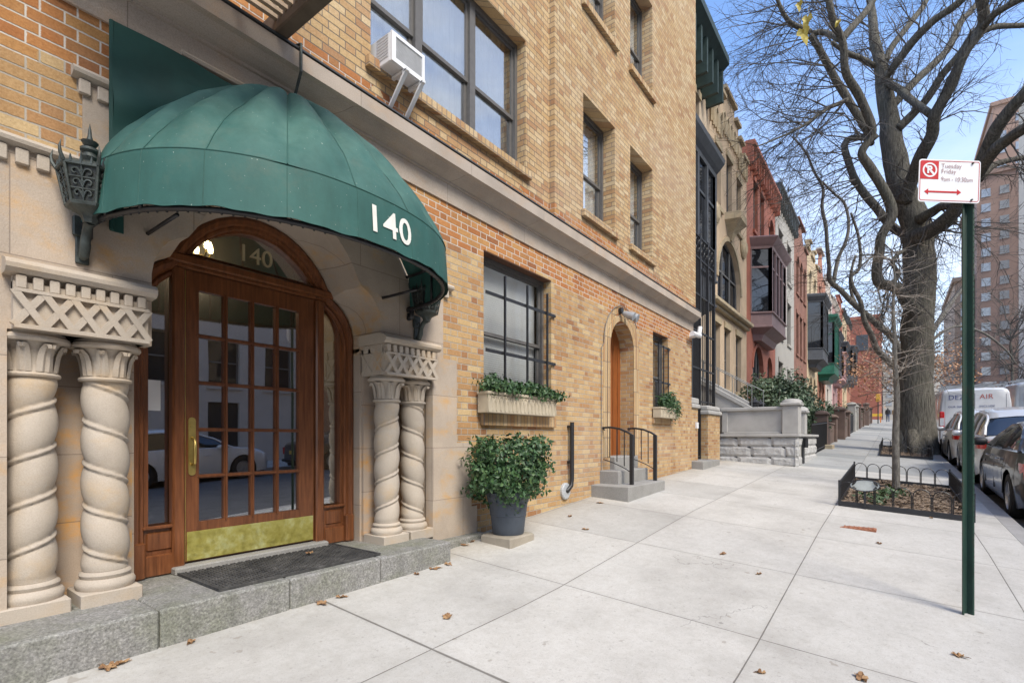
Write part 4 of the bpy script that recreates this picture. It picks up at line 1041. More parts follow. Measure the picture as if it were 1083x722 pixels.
mb = MB(); xc = fx(635.5); mb.tube([(xc, WY - .008, -.75), (xc, WY - .008, 1.4)] + [(cxa + (ra + .25) * cos(a), WY - .022, AD[3] + (ra + .25) * sin(a)) for a in [pi - pi * q / 14 for q in range(0, 12)]], .007, 5)
tag(mb.build('cable', simple('grey_cable', (.16, .15, .14), .7)), 'thin cable looping over the arch of the side door', 'cable')

# ------------------------------------------------------------------ fallen leaves, drain plate
def oakleaf(x, y, r, rot, seed, size=.055, lift=.004):
    rnd = random.Random(seed); mb = MB(); n_ = 22; pts = []
    for i in range(n_):
        a = 2 * pi * i / n_; rr = size * (.62 + .42 * abs(cos(a * 2.5 + .3))) * (1.25 if i in (0, 1, n_ - 1) else 1)
        px_, py_ = rr * cos(a) * 1.25, rr * sin(a) * .85; c_, s_ = cos(rot), sin(rot)
        X, Y = x + px_ * c_ - py_ * s_, y + px_ * s_ + py_ * c_; pts.append((X, Y, ground(X, Y) + lift + rnd.uniform(.0, .018)))
    top = [(p[0], p[1], p[2] + .0025) for p in pts]
    cz = ground(x, y) + lift
    mb.add([(x, y, cz)] + pts, [(0, i + 1, (i + 1) % n_ + 1) for i in range(n_)]); mb.tube([(x, y, cz + .002), (x + size * 1.9 * cos(rot), y + size * 1.9 * sin(rot), cz + .004)], .0018, 4)
    return mb
lv = [((115, 693), 'curled brown oak leaf against the granite step, nearest the camera'), ((103, 696), 'second brown leaf lying beside the nearest curled one'), ((190, 671), 'small dark leaf at the foot of the granite step'), ((356, 630), 'dark brown leaf on the near paving joint'), ((472, 597), "small leaf just off the far end of the granite step"), ((500, 573), "leaf at the wall base between the stone quoins and the pot"), ((491, 577), "leaf beside the one at the wall base left of the pot"), ((473, 653), 'pale brown leaf alone on the large near slab'), ((803, 607), "pale leaf in the middle of the paving, between pot and sign post"), ((1014, 694), 'tan oak leaf right of the sign post'), ((911, 718), 'tan leaf at the bottom edge of the paving'), ((805, 713), 'orange leaf on the long paving joint'), ((455, 580), "leaf against the far end face of the granite step"), ((440, 596), "middle leaf of the three along the granite step's far half"), ((426, 603), "leaf below the doormat's right corner, at the step foot"), ((603, 546), "leaf on the paving under the round grey vent cover"), ((634, 532), "leaf beside the lowest side door step"), ((930, 575), "leaf between the drain cover and the sign post"), ((765, 586), "lone small leaf on the slab below the drain cover's left"), ((330, 634), "leaf on the crack that meets the granite step"), ((985, 548), "leaf at the front edge of the sapling pit fence"), ((620, 560), "tiny leaf on the slab in front of the side door steps")]
def onG(x, y):
    u = (x - CX) / F; D = 1.0
    while D < 60:
        D += .01; X = D * (CT + u * ST); Y = D * (ST - u * CT); z = -(y - HY) / F * D
        if z <= ground(X, Y): break
    return X, Y
for i, (p, lb) in enumerate(lv):
    X, Y = onG(*p); Y = min(Y, 3.6)
    if 3.2 < Y and .3 < X < 3.42: Y = 3.2
    o = oakleaf(X, Y, 0, i * 1.9, i, size=[.030, .040, .022][i % 3]).build('fallen_leaf', M['dead_leaf'])
    tag(o, lb or 'small brown fallen leaf lying flat on the pale paving', 'leaf', 'fallen leaves on the sidewalk')
for i, (X, Y) in enumerate(((2.3, 3.75),)):
    o = oakleaf(X, Y, 0, i * 2.2, i + 70, size=.022).build('fallen_leaf', M['dead_leaf'])
    for v in o.data.vertices: v.co.z += -.926 - ground(X, Y)
    tag(o, 'tiny brown leaf resting on the black doormat', 'leaf')
mb = MB(); mb.bbox(7.28, 7.46, .16, .52, ground(7.4, .3) - .03, ground(7.4, .3) + .012, .003)
for i in range(7): mb.box(7.30 + .0, 7.44, .185 + i * .047, .20 + i * .047, ground(7.4, .3) + .005, ground(7.4, .3) + .018)
def rust():
    m = NT('rust'); f = m.noise(25, 5, .7); m.col(m.ramp(f, [(.35, (.20, .07, .035)), (.6, (.36, .15, .08)), (.8, (.45, .28, .2))])); m.set(Roughness=.9); m.bump(f, .6, .01); return m.m
tag(mb.build('drain_cover', rust()), 'rusty iron drain cover set in the paving before the tree pit', 'drain cover')
# ------------------------------------------------------------------ neighbouring row houses
FY = 4.8
M['tan_brick'] = simple('tan_facade', (.46, .37, .27), .85, .12, 2.5, bump=.3)
M['beige_stone'] = stone('beige_ashlar', (.46, .38, .26), st=.1, joints=(.36, .8, 0), green=.25)
M['beige_up'] = simple('beige_brick_facade', (.50, .38, .26), .85, .14, 2, bump=.3)
M['red_stone'] = simple('red_brick_facade', (.32, .11, .07), .8, .14, 2, bump=.3)
M['grey_paint'] = simple('warm_grey_facade', (.35, .33, .295), .7, .06, 2, bump=.1)
M['brown_stone'] = simple('brownstone', (.21, .10, .07), .85, .2, 2, bump=.3)
M['yellow_brick'] = simple('ochre_facade', (.46, .36, .23), .8, .15, 2, bump=.3)
M['orange_brick'] = simple('orange_brick_facade', (.34, .155, .10), .85, .15, 1.5, bump=.3)
M['cream'] = simple('cream_facade', (.46, .41, .36), .8, .08, 2, bump=.2)
M['pink'] = simple('pink_facade', (.42, .25, .24), .8, .1, 2, bump=.2)
M['slate'] = simple('slate_paint', (.055, .06, .068), .5, .2, 4, bump=.1)
M['mauve'] = simple('mauve_paint', (.25, .16, .155), .5, .12, 4, bump=.1)
M['green_p'] = simple('green_paint', (.012, .11, .065), .4, .2, 4, bump=.1)
M['cop'] = simple('dark_green_cornice', (.024, .045, .042), .55, .25, 5, bump=.1)
M['dark_cor'] = simple('dark_cornice', (.05, .06, .062), .5, .2, 4)
def mirrored(Yf):
    return lambda a, y, z: (a, 2 * Yf - y, z)
def house(X0, X1, zt, wall, label, rows, trim=None, cornice='dark_cor', ch=.5, bay=None, ground_rows=None, Y=FY, base=None, gable=None, door=None, flip=False, base_mat=None, depth=9, zoff=0, parapet=0, name='row_house'):
    b0 = grade((X0 + X1) / 2) - .5 if base is None else base
    t = thing(name, label, 'house', ((X0 + X1) / 2, Y, b0)); mp_ = (lambda a, y, z: (a, 2 * Y - y, z)) if flip else (lambda a, y, z: (a, y, z))
    sg = -1 if flip else 1
    def bx(mb, x0, x1, y0, y1, z0, z1): mb.box(x0, x1, min(Y + sg * (y0 - Y), Y + sg * (y1 - Y)), max(Y + sg * (y0 - Y), Y + sg * (y1 - Y)), z0, z1)
    trim = trim or wall; holes = []; wins = []
    for (xa, xb, z0, z1, arched) in rows:
        a = X0 + (X1 - X0) * xa; b = X0 + (X1 - X0) * xb; z0 += zoff; z1 += zoff
        h = archp(a, b, z0, z1 - (b - a) / 2, 10) if arched else rect(a, b, z0, z1)
        holes.append(h); wins.append((a, b, z0, z1, arched, h))
    if door:
        a, b, z0, z1, arched = door; a = X0 + (X1 - X0) * a; b = X0 + (X1 - X0) * b; z0 += zoff; z1 += zoff
        dh = archp(a, b, z0, z1 - (b - a) / 2, 10) if arched else rect(a, b, z0, z1); holes.append(dh)
    outer = rect(X0 + .004, X1 - .004, b0 - 1, zt)
    if gable:
        g = []
        for fx_, dz_ in reversed(gable): g.append((X0 + .004 + (X1 - X0 - .008) * fx_, zt + dz_))
        outer = [(X0 + .004, b0 - 1), (X1 - .004, b0 - 1)] + g
    mb = MB(); mb.slab(outer, holes, Y, Y + .22, mp_); bx(mb, X0 + .004, X1 - .004, Y + .22, Y + depth, b0 - 1, zt - .05)
    mb.build('wall', M[wall], t)
    for (a, b, z0, z1, ar, h) in wins:
        f = MB(); cx_ = (a + b) / 2; q = .07
        inn = archp(a + q, b - q, z0 + q, z1 - (b - a) / 2, 10) if ar else rect(a + q, b - q, z0 + q, z1 - q)
        f.slab(h, [inn], Y + .13, Y + .18, mp_); zm = z0 + (z1 - z0) * .5; bx(f, a + q, b - q, Y + .135, Y + .17, zm - .03, zm + .03)
        if b - a > 1.6:
            for k_ in (1, 2): xx = a + (b - a) * k_ / 3; bx(f, xx - .05, xx + .05, Y + .125, Y + .175, z0 + q, z1 - .2)
        fo_ = f.build('window', M['frame'], t)
        g_ = MB(); g_.slab(h, [], Y + .185, Y + .20, mp_); g_.build('pane', M['far_glass'], fo_)
        s_ = MB(); bx(s_, a - .1, b + .1, Y - .08, Y + .05, z0 - .14, z0 - .003); s_.build('sill', M[trim], fo_); s_ = MB()
        if not ar: bx(s_, a - .08, b + .08, Y - .05, Y + .02, z1 + .003, z1 + .22)
        else:
            r_ = (b - a) / 2; o_ = [(cx_ + (r_ + .16) * cos(x), z1 - r_ + (r_ + .16) * sin(x)) for x in [pi * i / 12 for i in range(13)]] + [(cx_ + (r_ + .01) * cos(x), z1 - r_ + (r_ + .01) * sin(x)) for x in [pi - pi * i / 12 for i in range(13)]]
            s_.slab(o_, [], Y - .05, Y + .01, mp_)
        s_.build('surround', M[trim], fo_)
    if door:
        mb = MB(); mb.slab(dh, [], Y + .16, Y + .2, mp_); mb.build('front_door', M['black'], t)
    if cornice:
        mb = MB()
        if gable:
            for (f0, d0), (f1, d1) in zip(gable, gable[1:]):
                if abs(f1 - f0) > .01: mb = MB(); bx(mb, X0 + (X1 - X0) * f0 - .03, X0 + (X1 - X0) * f1 + .03, Y - .12, Y + .3, zt + max(d0, d1) - .001 + .002, zt + max(d0, d1) + .13); mb.build('coping', M[cornice], t)
        else:
            p = ch * (.62 if ch > 1.05 else .42)
            pr_ = [(Y + .05, zt - ch), (Y - .06, zt - ch), (Y - .08, zt - ch * .75), (Y - p * .5, zt - ch * .45), (Y - p * .9, zt - ch * .25), (Y - p, zt - ch * .2), (Y - p, zt), (Y + .05, zt + .04)]
            mb.loft([[mp_(x, y, z) for y, z in pr_] for x in (X0 + .02, X1 - .02)])
            nb = int((X1 - X0) / .55)
            for i in range(nb + 1):
                x = X0 + .1 + (X1 - X0 - .2) * i / nb; bx(mb, x - .06, x + .06, Y - p * .75, Y, zt - ch * 1.25, zt - ch * .35)
        if not gable: mb.build('cornice', M[cornice], t)
    if bay:
        xa, xb, z0, z1, pj, bm_ = bay; xa = X0 + (X1 - X0) * xa; xb = X0 + (X1 - X0) * xb; z0 += zoff; z1 += zoff; ch_ = min(pj, .55)
        def pl(e, k_=0): return [(xa - e, Y + .0), (xa + ch_ * .75 - e * .5, Y - pj - e), (xb - ch_ * .75 + e * .5, Y - pj - e), (xb + e, Y + .0)]
        body = MB()
        def rg(e, z): return [(x, y, z) for x, y in pl(e)] 
        zb0, zb1 = z0 + (z1 - z0) * .22, z1 - (z1 - z0) * .12
        body.loft([rg(-.45, z0 - .25), rg(-.35, z0), rg(-.05, z0 + .2), rg(.03, z0 + .24), rg(.03, z0 + .30), rg(-.02, z0 + .32), rg(-.02, zb0 - .08), rg(.05, zb0 - .06), rg(.05, zb0)])
        body.loft([rg(.0, zb1), rg(.02, zb1 + .1), rg(.10, zb1 + .2), rg(.22, zb1 + .38), rg(.24, z1 - .05), rg(.18, z1)])
        P = pl(-.02)
        for i, (p0, p1) in enumerate(zip(P, P[1:])):
            L_ = hypot(p1[0] - p0[0], p1[1] - p0[1]); nn = max(1, int(round(L_ / .75)))
            for k_ in range(nn + 1):
                x = p0[0] + (p1[0] - p0[0]) * k_ / nn; y = p0[1] + (p1[1] - p0[1]) * k_ / nn; body.box(x - .07, x + .07, y - .03 + i * .001, y + .1, zb0 - .01, zb1 + .01)
        body.loft([rg(-.03, zb0 + (zb1 - zb0) * .7), rg(-.03, zb0 + (zb1 - zb0) * .7 + .07)])
        bo = body.build('bay_window', M[bm_], t)
        g_ = MB(); g_.loft([rg(-.06, zb0), rg(-.06, zb1)]); g_.build('pane', M['far_glass'], bo)
    return t
R2 = [(.16, .38, 9.0, 10.4, 0), (.6, .84, 9.0, 10.4, 0)]
house(11.75, 16.9, 11.9, 'tan_brick', 'tan row house with a two storey slate grey bay and green bracketed cornice', R2 + [(.1, .3, 1.2, 3.2, 0)], trim='beige_stone', cornice='cop', ch=1.1, bay=(.03, .84, 3.6, 8.2, .6, 'slate'), door=(.55, .8, 1.2, 3.6, 1))
house(16.9, 22.4, 11.1, 'beige_up', 'beige Romanesque row house with a great arched window and stepped gable', [(.17, .3, 7.9, 9.9, 0), (.43, .57, 7.9, 10.1, 0), (.70, .83, 7.9, 9.9, 0), (.22, .80, 4.75, 7.1, 1), (.13, .28, 1.75, 3.9, 0), (.38, .52, 1.75, 3.9, 0), (.68, .83, 1.75, 3.9, 0)], trim='beige_stone', cornice='beige_stone', gable=[(0, .0), (.14, .0), (.14, .4), (.25, .4), (.25, .8), (.36, .8), (.36, 1.2), (.64, 1.2), (.64, .8), (.75, .8), (.75, .4), (.86, .4), (.86, 0), (1, 0)])
house(22.4, 28.7, 12.1, 'red_stone', 'red brick row house with a hanging mauve oriel window', [(.2, .34, 8.9, 11.0, 0), (.42, .56, 8.9, 11.0, 0), (.74, .9, 8.7, 10.6, 1), (.18, .5, 1.4, 4.0, 1)], cornice='red_stone', ch=.75, bay=(.12, .78, 4.4, 8.4, .75, 'mauve'), door=(.68, .88, .9, 3.9, 1), trim='red_stone')
house(28.7, 34.8, 12.9, 'grey_paint', 'plain warm grey row house with flat dark cornice and pedimented windows', [(.15, .35, 8.8, 10.9, 0), (.6, .8, 8.8, 10.9, 0), (.15, .35, 5.3, 7.6, 0), (.6, .8, 5.3, 7.6, 0), (.15, .35, 1.2, 4.0, 0)], cornice='dark_cor', ch=.75, door=(.6, .8, .6, 3.9, 0), trim='grey_paint')
house(34.8, 40.5, 12.6, 'brown_stone', 'dark brownstone row house with tall arched top windows', [(.15, .32, 9, 11.3, 1), (.42, .58, 9, 11.3, 1), (.7, .86, 9, 11.3, 1), (.15, .32, 5.2, 7.7, 0), (.42, .58, 5.2, 7.7, 0), (.7, .86, 5.2, 7.7, 0), (.15, .35, 1.4, 4, 0)], cornice='brown_stone', ch=.6, gable=[(0, 0), (.25, 0), (.5, 1.1), (.75, 0), (1, 0)], door=(.65, .85, 1, 4, 0))
house(40.5, 46.5, 13.2, 'yellow_brick', 'ochre row house with a slate rounded oriel window', [(.2, .35, 10, 12, 1), (.6, .8, 10, 12, 1), (.2, .4, 1.9, 4.4, 1), (.55, .75, 1.9, 4.4, 1)], cornice='yellow_brick', ch=.5, bay=(.05, .75, 5.2, 10.0, .9, 'slate'), gable=[(0, 0), (.2, 0), (.2, .8), (.35, .8), (.35, 0), (.65, 0), (.65, .8), (.8, .8), (.8, 0), (1, 0)], trim='yellow_brick')
house(46.5, 52.5, 13.4, 'orange_brick', 'orange brick row house with a bright green bay', [(.2, .35, 10.3, 12.2, 0), (.6, .8, 10.3, 12.2, 0), (.2, .4, 2.0, 4.4, 1), (.55, .75, 2.0, 4.4, 1)], cornice='cream', ch=.6, bay=(.05, .85, 4.8, 9.7, 1.1, 'green_p'), gable=[(0, 0), (.3, 0), (.5, 2.0), (.7, 0), (1, 0)])
house(52.5, 58.5, 13.6, 'cream', 'cream row house with a black bay and curved gable', [(.2, .35, 10.3, 12.2, 0), (.6, .8, 10.3, 12.2, 0), (.2, .4, 2.0, 4.4, 0)], cornice='cream', ch=.6, bay=(.05, .85, 5.4, 9.4, .9, 'slate'), gable=[(0, 0), (.2, 0), (.3, .8), (.5, 1.2), (.7, .8), (.8, 0), (1, 0)])
house(58.5, 64.5, 13.7, 'pink', 'pale pink row house with a pink oriel', [(.2, .35, 10.3, 12.2, 0), (.6, .8, 10.3, 12.2, 0), (.2, .4, 2.0, 4.4, 0)], cornice='cream', ch=.6, bay=(.1, .8, 5.4, 8.4, .9, 'pink'))
house(64.5, 71, 14.6, 'red_stone', 'far red brick row house with a tall gable', [(.2, .35, 10.3, 12.2, 0), (.6, .8, 10.3, 12.2, 0), (.2, .4, 3.0, 5.4, 0)], cornice='red_stone', ch=.6, bay=(.1, .8, 5.9, 10.4, .7, 'slate'), gable=[(0, 0), (.2, 0), (.2, .9), (.8, .9), (.8, 0), (1, 0)])
house(71, 78, 15.2, 'yellow_brick', 'far ochre row house before the tall red building', [(.2, .35, 11.3, 13.2, 0), (.6, .8, 11.3, 13.2, 0), (.2, .4, 3.0, 5.4, 0)], cornice='dark_cor', ch=.6, bay=(.1, .8, 6.5, 10.9, .9, 'slate'))
house(78, 85, 15.6, 'orange_brick', 'farthest orange brick row house with a slate bay', [(.2, .35, 11.3, 13.2, 0), (.6, .8, 11.3, 13.2, 0)], cornice='dark_cor', ch=.6, bay=(.1, .8, 7, 11.9, .9, 'slate'))
_b3 = [o for o in C.objects if o.get('label', '').startswith('beige Romanesque')][0]
for x, z in ((17.7, 7.5), (21.7, 7.5)):
    mb = MB(); mb.tube([(x, FY + .02, z), (x, FY - .10, z), (x, FY - .16, z)], [.34, .34, .2], 20); mb.tube([(x + .36 * cos(a), FY - .04, z + .36 * sin(a)) for a in [q * pi / 10 for q in range(21)]], .05, 6); mb.build('roundel', M['beige_stone'], _b3)
mb = MB(); mb.loft([[(19.65 - w_, FY + .02, z), (19.65 - w_ * .8, FY - d_, z), (19.65 + w_ * .8, FY - d_, z), (19.65 + w_, FY + .02, z)] for w_, d_, z in ((.1, .1, 7.15), (.25, .2, 7.4), (.5, .4, 7.65), (.62, .5, 7.75), (.62, .5, 8.0))]); mb.build('corbel', M['beige_stone'], _b3)
mb = MB(); mb.bbox(16.95, 22.3, FY - .16, FY, 4.30, 4.42, .03); mb.bbox(16.95, 22.3, FY - .30, FY, 4.42, 4.60, .04); mb.build('belt_course', M['beige_stone'], _b3)
for i in range(11):
    x = 17.3 + i * .47; zz = 11.0 + (.35 if 3 <= i <= 7 else 0); mb = MB(); mb.tube([(x - .14, FY - .06, zz - .7), (x - .14, FY - .06, zz - .1), (x, FY - .06, zz + .05), (x + .14, FY - .06, zz - .1), (x + .14, FY - .06, zz - .7)], .045, 5); mb.build('blind_arcade', M['beige_stone'], _b3)
# small details on the beige house
# corner building that closes the row
e = thing('corner_building', 'plain bright red brick building closing the far end of the row', 'building', (97, 4, 2.5))
mb = MB(); mb.box(95, 118, 1.75, 14, 1, 18.2); mb.box(94.8, 118.1, 1.6, 14.1, 18.2, 18.7); mb.build('wall', simple('bright_red_brick', (.33, .115, .075), .85, .12, .6, bump=.2), e)
for (y0, z0) in ((3.1, 13.6),):
    mb = MB(); mb.box(94.93, 95.02, y0, y0 + 1.5, z0, z0 + 2.2); mb.box(94.9, 95.03, y0 - .1, y0 + 1.6, z0 - .2, z0 - .003); mb.build('window', M['slate'], e)
mb = MB(); mb.box(118.2, 150, 2.0, 14, 1, 14); mb.box(118.1, 150, 1.85, 2.0, 13.6, 14.3)
o = thing('corner_building', 'duller pinkish brick block just past the bright red corner building', 'building', (130, 4, 3)); mb.build('wall', simple('dull_brick', (.34, .2, .17), .9, .15, .4), o)
for i in range(4):
    for j in range(3):
        mb = MB(); mb.box(121 + i * 6, 122.6 + i * 6, 1.93, 2.02, 4.5 + j * 3, 6.3 + j * 3); mb.build('window', M['far_glass'], o)

# opposite side of the street (seen in the glass)
oh = [('beige_up', 'beige brick house across the street facing the entrance'), ('cream', 'cream house across the street, opposite the arched side door'), ('brown_stone', 'brownstone house across the street beyond the cream one'), ('red_stone', 'red brick house across the street, left of the beige one'), ('orange_brick', 'orange brick house across the street at the end'), ('grey_paint', 'grey house across the street behind the camera')]
xo = [-2, 6, 14, -10, 22, -18]
for (mt, lb), x in zip(oh, xo):
    rows = [(f, f + .16, z, z + 2.0, 0) for f in (.12, .42, .72) for z in (2.2, 5.6, 9.0)]
    house(x, x + 8, 11.2 if mt != 'cream' else 12.2, mt, lb, rows, Y=-14.5, flip=True, base=-1.9, door=(.42, .58, -1.0, 1.5, 0))

# ------------------------------------------------------------------ grey stone stoop, iron gate, brick piers
M['grey_stoop'] = stone('grey_painted_stone', (.43, .42, .40), st=0, green=.1)
def rough_blocks():
    m = NT('rock_faced_stone'); n1 = m.noise(5, 5, .6); c = m.ramp(n1, [(.3, (.36, .355, .345)), (.7, (.50, .495, .48))]); m.col(c); m.set(Roughness=.9); m.bump(m.noise(9, 5, .6), .9, .05); return m.m
M['rock'] = rough_blocks()
sp_ = thing('grey_stoop', 'grey painted stone stoop with rock-faced base and capped piers past the brick building', 'stoop', (15, 3, -.6))
SXA = 14.2
rnd = random.Random(5)
zc = [-.72, -.47, -.21, .03]
mb = MB(); mb.box(SXA + .05, SXA + .45, 1.93, 4.79, -1, .05); mb.box(SXA + .45, 18.2, 1.93, 2.3, -1, .05); mb.build('core', M['grey_stoop'], sp_)
mb = MB()
def rockface(m_, a0, a1, z0, z1, seed):
    nx_, nz_ = 9, 5; v = []; 
    for i in range(nx_ + 1):
        for j in range(nz_ + 1):
            u, w_ = i / nx_, j / nz_; edge = min(u, 1 - u, w_ * .6, (1 - w_) * .6); d = min(.035, edge * .4) + (.016 * noise.noise(Vector((a0 * 3 + u * 4, z0 * 5 + w_ * 2, seed))) if 0 < edge else 0)
            v.append(m_(a0 + (a1 - a0) * u, d, z0 + (z1 - z0) * w_))
    f = [(i * (nz_ + 1) + j, (i + 1) * (nz_ + 1) + j, (i + 1) * (nz_ + 1) + j + 1, i * (nz_ + 1) + j + 1) for i in range(nx_) for j in range(nz_)]
    mb.add(v, f)
for r_, (z0, z1) in enumerate(zip(zc, zc[1:])):
    a = 1.86
    bl_ = [.3 if r_ % 2 else .62, .8, .9, .75, .8, .9]
    for k_, L_ in enumerate(bl_):
        b = min(a + L_, 4.78); rockface(lambda p, d, z: (SXA + .05 - d, p, z), a, b - .012, z0, z1 - .012, k_ + r_ * 7)
        a = b
        if a > 4.7: break
    a = SXA
    for k_, L_ in enumerate([.62 if r_ % 2 else .3, .7, .8, .7, .9, .9]):
        b = min(a + L_, 18.2)
        if not (15.1 < (a + b) / 2 < 15.6): rockface(lambda p, d, z: (p, 1.93 - d, z), a, b - .012, z0, z1 - .012, 50 + k_ + r_ * 7)
        a = b
mb.build('rock_base', M['rock'], sp_)
mb = MB()
mb.bbox(SXA - .04, SXA + .5, 1.84, 4.78, .03, .10, .015); mb.bbox(SXA + .5, 18.25, 1.84, 2.35, .03, .10, .015)
mb.box(SXA + .06, SXA + .40, 2.2, 3.66, .10, .70); mb.box(SXA + .40, 15.4, 1.97, 2.2, .10, .62)
mb.bbox(SXA + .0, SXA + .46, 2.2, 3.70, .70, .79, .015); mb.bbox(SXA + .02, SXA + .065, 2.24, 3.62, .10, .15, .01)
mb.bbox(SXA + .03, SXA + .065, 3.52, 3.66, .15, .70, .01)
mb.build('parapet', M['grey_stoop'], sp_)
for (x0, x1, y0, y1, zt_) in ((SXA - .02, SXA + .46, 1.86, 2.22, .80), (15.35, 15.75, 1.86, 2.22, .66)):
    mb = MB(); mb.bbox(x0, x1, y0, y1, .1, zt_, .01); mb.bbox(x0 - .05, x1 + .05, y0 - .05, y1 + .05, zt_, zt_ + .08, .02); mb.lathe([(.24, zt_ + .08), (.22, zt_ + .13), (.15, zt_ + .17), (.03, zt_ + .185)], ((x0 + x1) / 2, (y0 + y1) / 2), 20)
    mb.build('pier', M['grey_stoop'], sp_, smooth=True, auto=40)
mb = MB(); 
for i in range(13):
    y = 2.5 + i * .18; mb.box(SXA + .5, 16.0, y, 4.8, -.5 + i * .155, -.5 + (i + 1) * .155)
mb.build('tread', M['grey_stoop'], sp_)
for x in (SXA + .32, 16.0):
    mb = MB(); pts_ = [(2.9, .64), (4.79, 1.80), (4.79, -.5), (2.9, -.5)]
    mb.loft([[(xx, y, z) for y, z in pts_] for xx in (x, x + .18)])
    cp = [(2.78, .58), (2.78, .68), (4.79, 1.93), (4.79, 1.80)]; mb.loft([[(xx, y, z) for y, z in cp] for xx in (x - .05, x + .23)])
    mb.build('sloping_cheek_wall', M['grey_stoop'], sp_)
mb = MB(); mb.box(15.2, 15.45, 1.88, 1.92, -.68, -.02); mb.tube([(15.3, 1.84, -.25), (15.3, 1.84, 0.0)], .06, 10); mb.build('cast_iron_drain', M['black'], sp_)
mb = MB()
for x in (SXA + .41, 16.09):
    mb.tube([(x, 3.0, 1.35), (x, 4.8, 2.45)], .012, 6)
    for i in range(5): y = 3.0 + i * .42; mb.tube([(x, y, .7 + (y - 2.9) * .61), (x, y, 1.35 + (y - 3) * .61)], .009, 6)
mb.build('handrail', simple('pale_rail', (.2, .21, .21), .5, metal=.3), sp_)
# pier with gate beside the buff building
pr2 = thing('brick_pier', 'short buff brick pier with a grey stone cap at the iron gate', 'pier', (13.3, 3.8, -.6))
mb = MB(); mb.box(12.88, 13.95, WY, WY + .42, -1.2, .58); mb.build('shaft', M['brick'], pr2)
mb = MB(); mb.bbox(12.83, 14.0, WY - .05, WY + .47, .58, .68, .02); mb.bbox(12.88, 13.95, WY - .01, WY + .43, .68, .80, .03); mb.build('cap', M['grey_stoop'], pr2)
pr3 = thing('brick_pier', 'low pale capped pier against the end of the buff brick building', 'pier', (11.9, 3.8, -.6))
mb = MB(); mb.box(11.63, 12.15, WY + .02, WY + .42, -1.2, .68); mb.build('shaft', M['brick'], pr3)
mb = MB(); mb.bbox(11.625, 12.22, WY - .03, WY + .47, .68, .78, .02); mb.bbox(11.63, 12.18, WY, WY + .43, .78, .92, .02); mb.build('cap', M['grey_stoop'], pr3)
mb = MB(); mb.bbox(11.95, 12.05, WY - .03, WY + .02, .22, .36, .005); tag(mb.build('intercom', M['white']), 'small white intercom box on the low pier by the gate', 'intercom')
mb = MB(); mb.bbox(11.65, 13.0, WY - .25, WY + .3, -.80, -.52, .012); tag(mb.build('gate_step', M['granite_step']), 'single granite step under the tall iron gate', 'step')
gt = thing('iron_gate', 'tall black iron security gate and cage between the brick piers', 'gate', (12.5, 3.85, -.6))
mb = MB()
for x in (12.2, 12.85): mb.box(x - .03, x + .03, 3.8, 3.86, -.6, 5.0)
for z in (-.45, .35, .75, 1.7, 2.6, 3.5, 4.4, 4.95): mb.box(12.2, 12.85, 3.81, 3.85, z - .02, z + .02)
mb.build('gate_frame', M['black'], gt)
mb = MB()
for i in range(9): x = 12.24 + i * .072; mb.box(x - .008, x + .008, 3.82, 3.84, -.5, 4.9)
mb.build('bars', M['black'], gt)
mb = MB()
for x in (13.5, 14.1): mb.box(x - .03, x + .03, 3.8, 3.86, .7, 5.0)
for z in (.9, 1.7, 2.6, 3.5, 4.4, 4.95): mb.box(12.85, 14.1, 3.812, 3.848, z - .02, z + .02)
for i in range(9): x = 12.95 + i * .14; mb.box(x - .006, x + .006, 3.82, 3.84, .8, 4.9)
for i in range(8):
    for j in range(2):
        cx_, cz_ = 12.4 + i * .22, 4.6 + j * .2; mb.tube([(cx_ + .08 * cos(a), 3.82, cz_ + .08 * sin(a)) for a in [q * .6 for q in range(11)]], .010, 5)
mb.box(12.2, 12.85, 3.86, 3.88, -.5, .35)
mb.build('cage', M['black'], gt)

# ------------------------------------------------------------------ yards, walls, fences, shrubs along the row
M['brown_wall'] = stone('brown_yard_stone', (.17, .12, .10), st=0, joints=(.3, .6, 0), green=.15)
M['pale_wall'] = stone('pale_yard_stone', (.36, .35, .32), st=0, joints=(.35, .7, 0), green=.2)
def ywall(x0, x1, y, h, mat, label, piers=True):
    g0 = min(ground(x0, y), ground(x1, y)); g1 = max(ground(x0, y), ground(x1, y))
    t = thing('yard_wall', label, 'wall', ((x0 + x1) / 2, y, g0))
    mb = MB(); mb.box(x0, x1, y, y + .25, g0 - .2, g1 + h); mb.box(x0, x0 + .25, y + .25, FY - .9, g0 - .2, g1 + h); mb.build('wall', M[mat], t)
    mb = MB(); mb.bbox(x0 - .04, x1 + .04, y - .04, y + .29, g1 + h, g1 + h + .08, .02); mb.bbox(x0 - .04, x0 + .29, y + .29, FY - .9, g1 + h, g1 + h + .08, .02); mb.build('coping', M[mat], t)
    if piers:
        for x in (x0 - .1, x1 - .35):
            mb = MB(); mb.bbox(x, x + .45, y - .1, y + .35, g0 - .2, g1 + h + .3, .01); mb.bbox(x - .06, x + .51, y - .16, y + .41, g1 + h + .3, g1 + h + .4, .03); mb.lathe([(.25, g1 + h + .4), (.2, g1 + h + .46), (.05, g1 + h + .5)], (x + .22, y + .12), 14); mb.build('pier', M[mat], t)
ywall(23.2, 27.5, 2.15, .75, 'brown_wall', 'dark brown yard wall with domed piers after the evergreen shrubs')
ywall(29.8, 33.5, 2.0, .95, 'brown_wall', 'second dark brown yard wall behind the first one')
ywall(40.5, 44, 2.1, 1.3, 'pale_wall', 'pale grey yard wall with piers farther along the row')
ywall(47, 53, 2.1, 1.2, 'brown_wall', 'far brown yard wall before the hedge')
ywall(57, 66, 1.9, 1.2, 'brown_wall', 'farthest brown yard wall along the sidewalk')
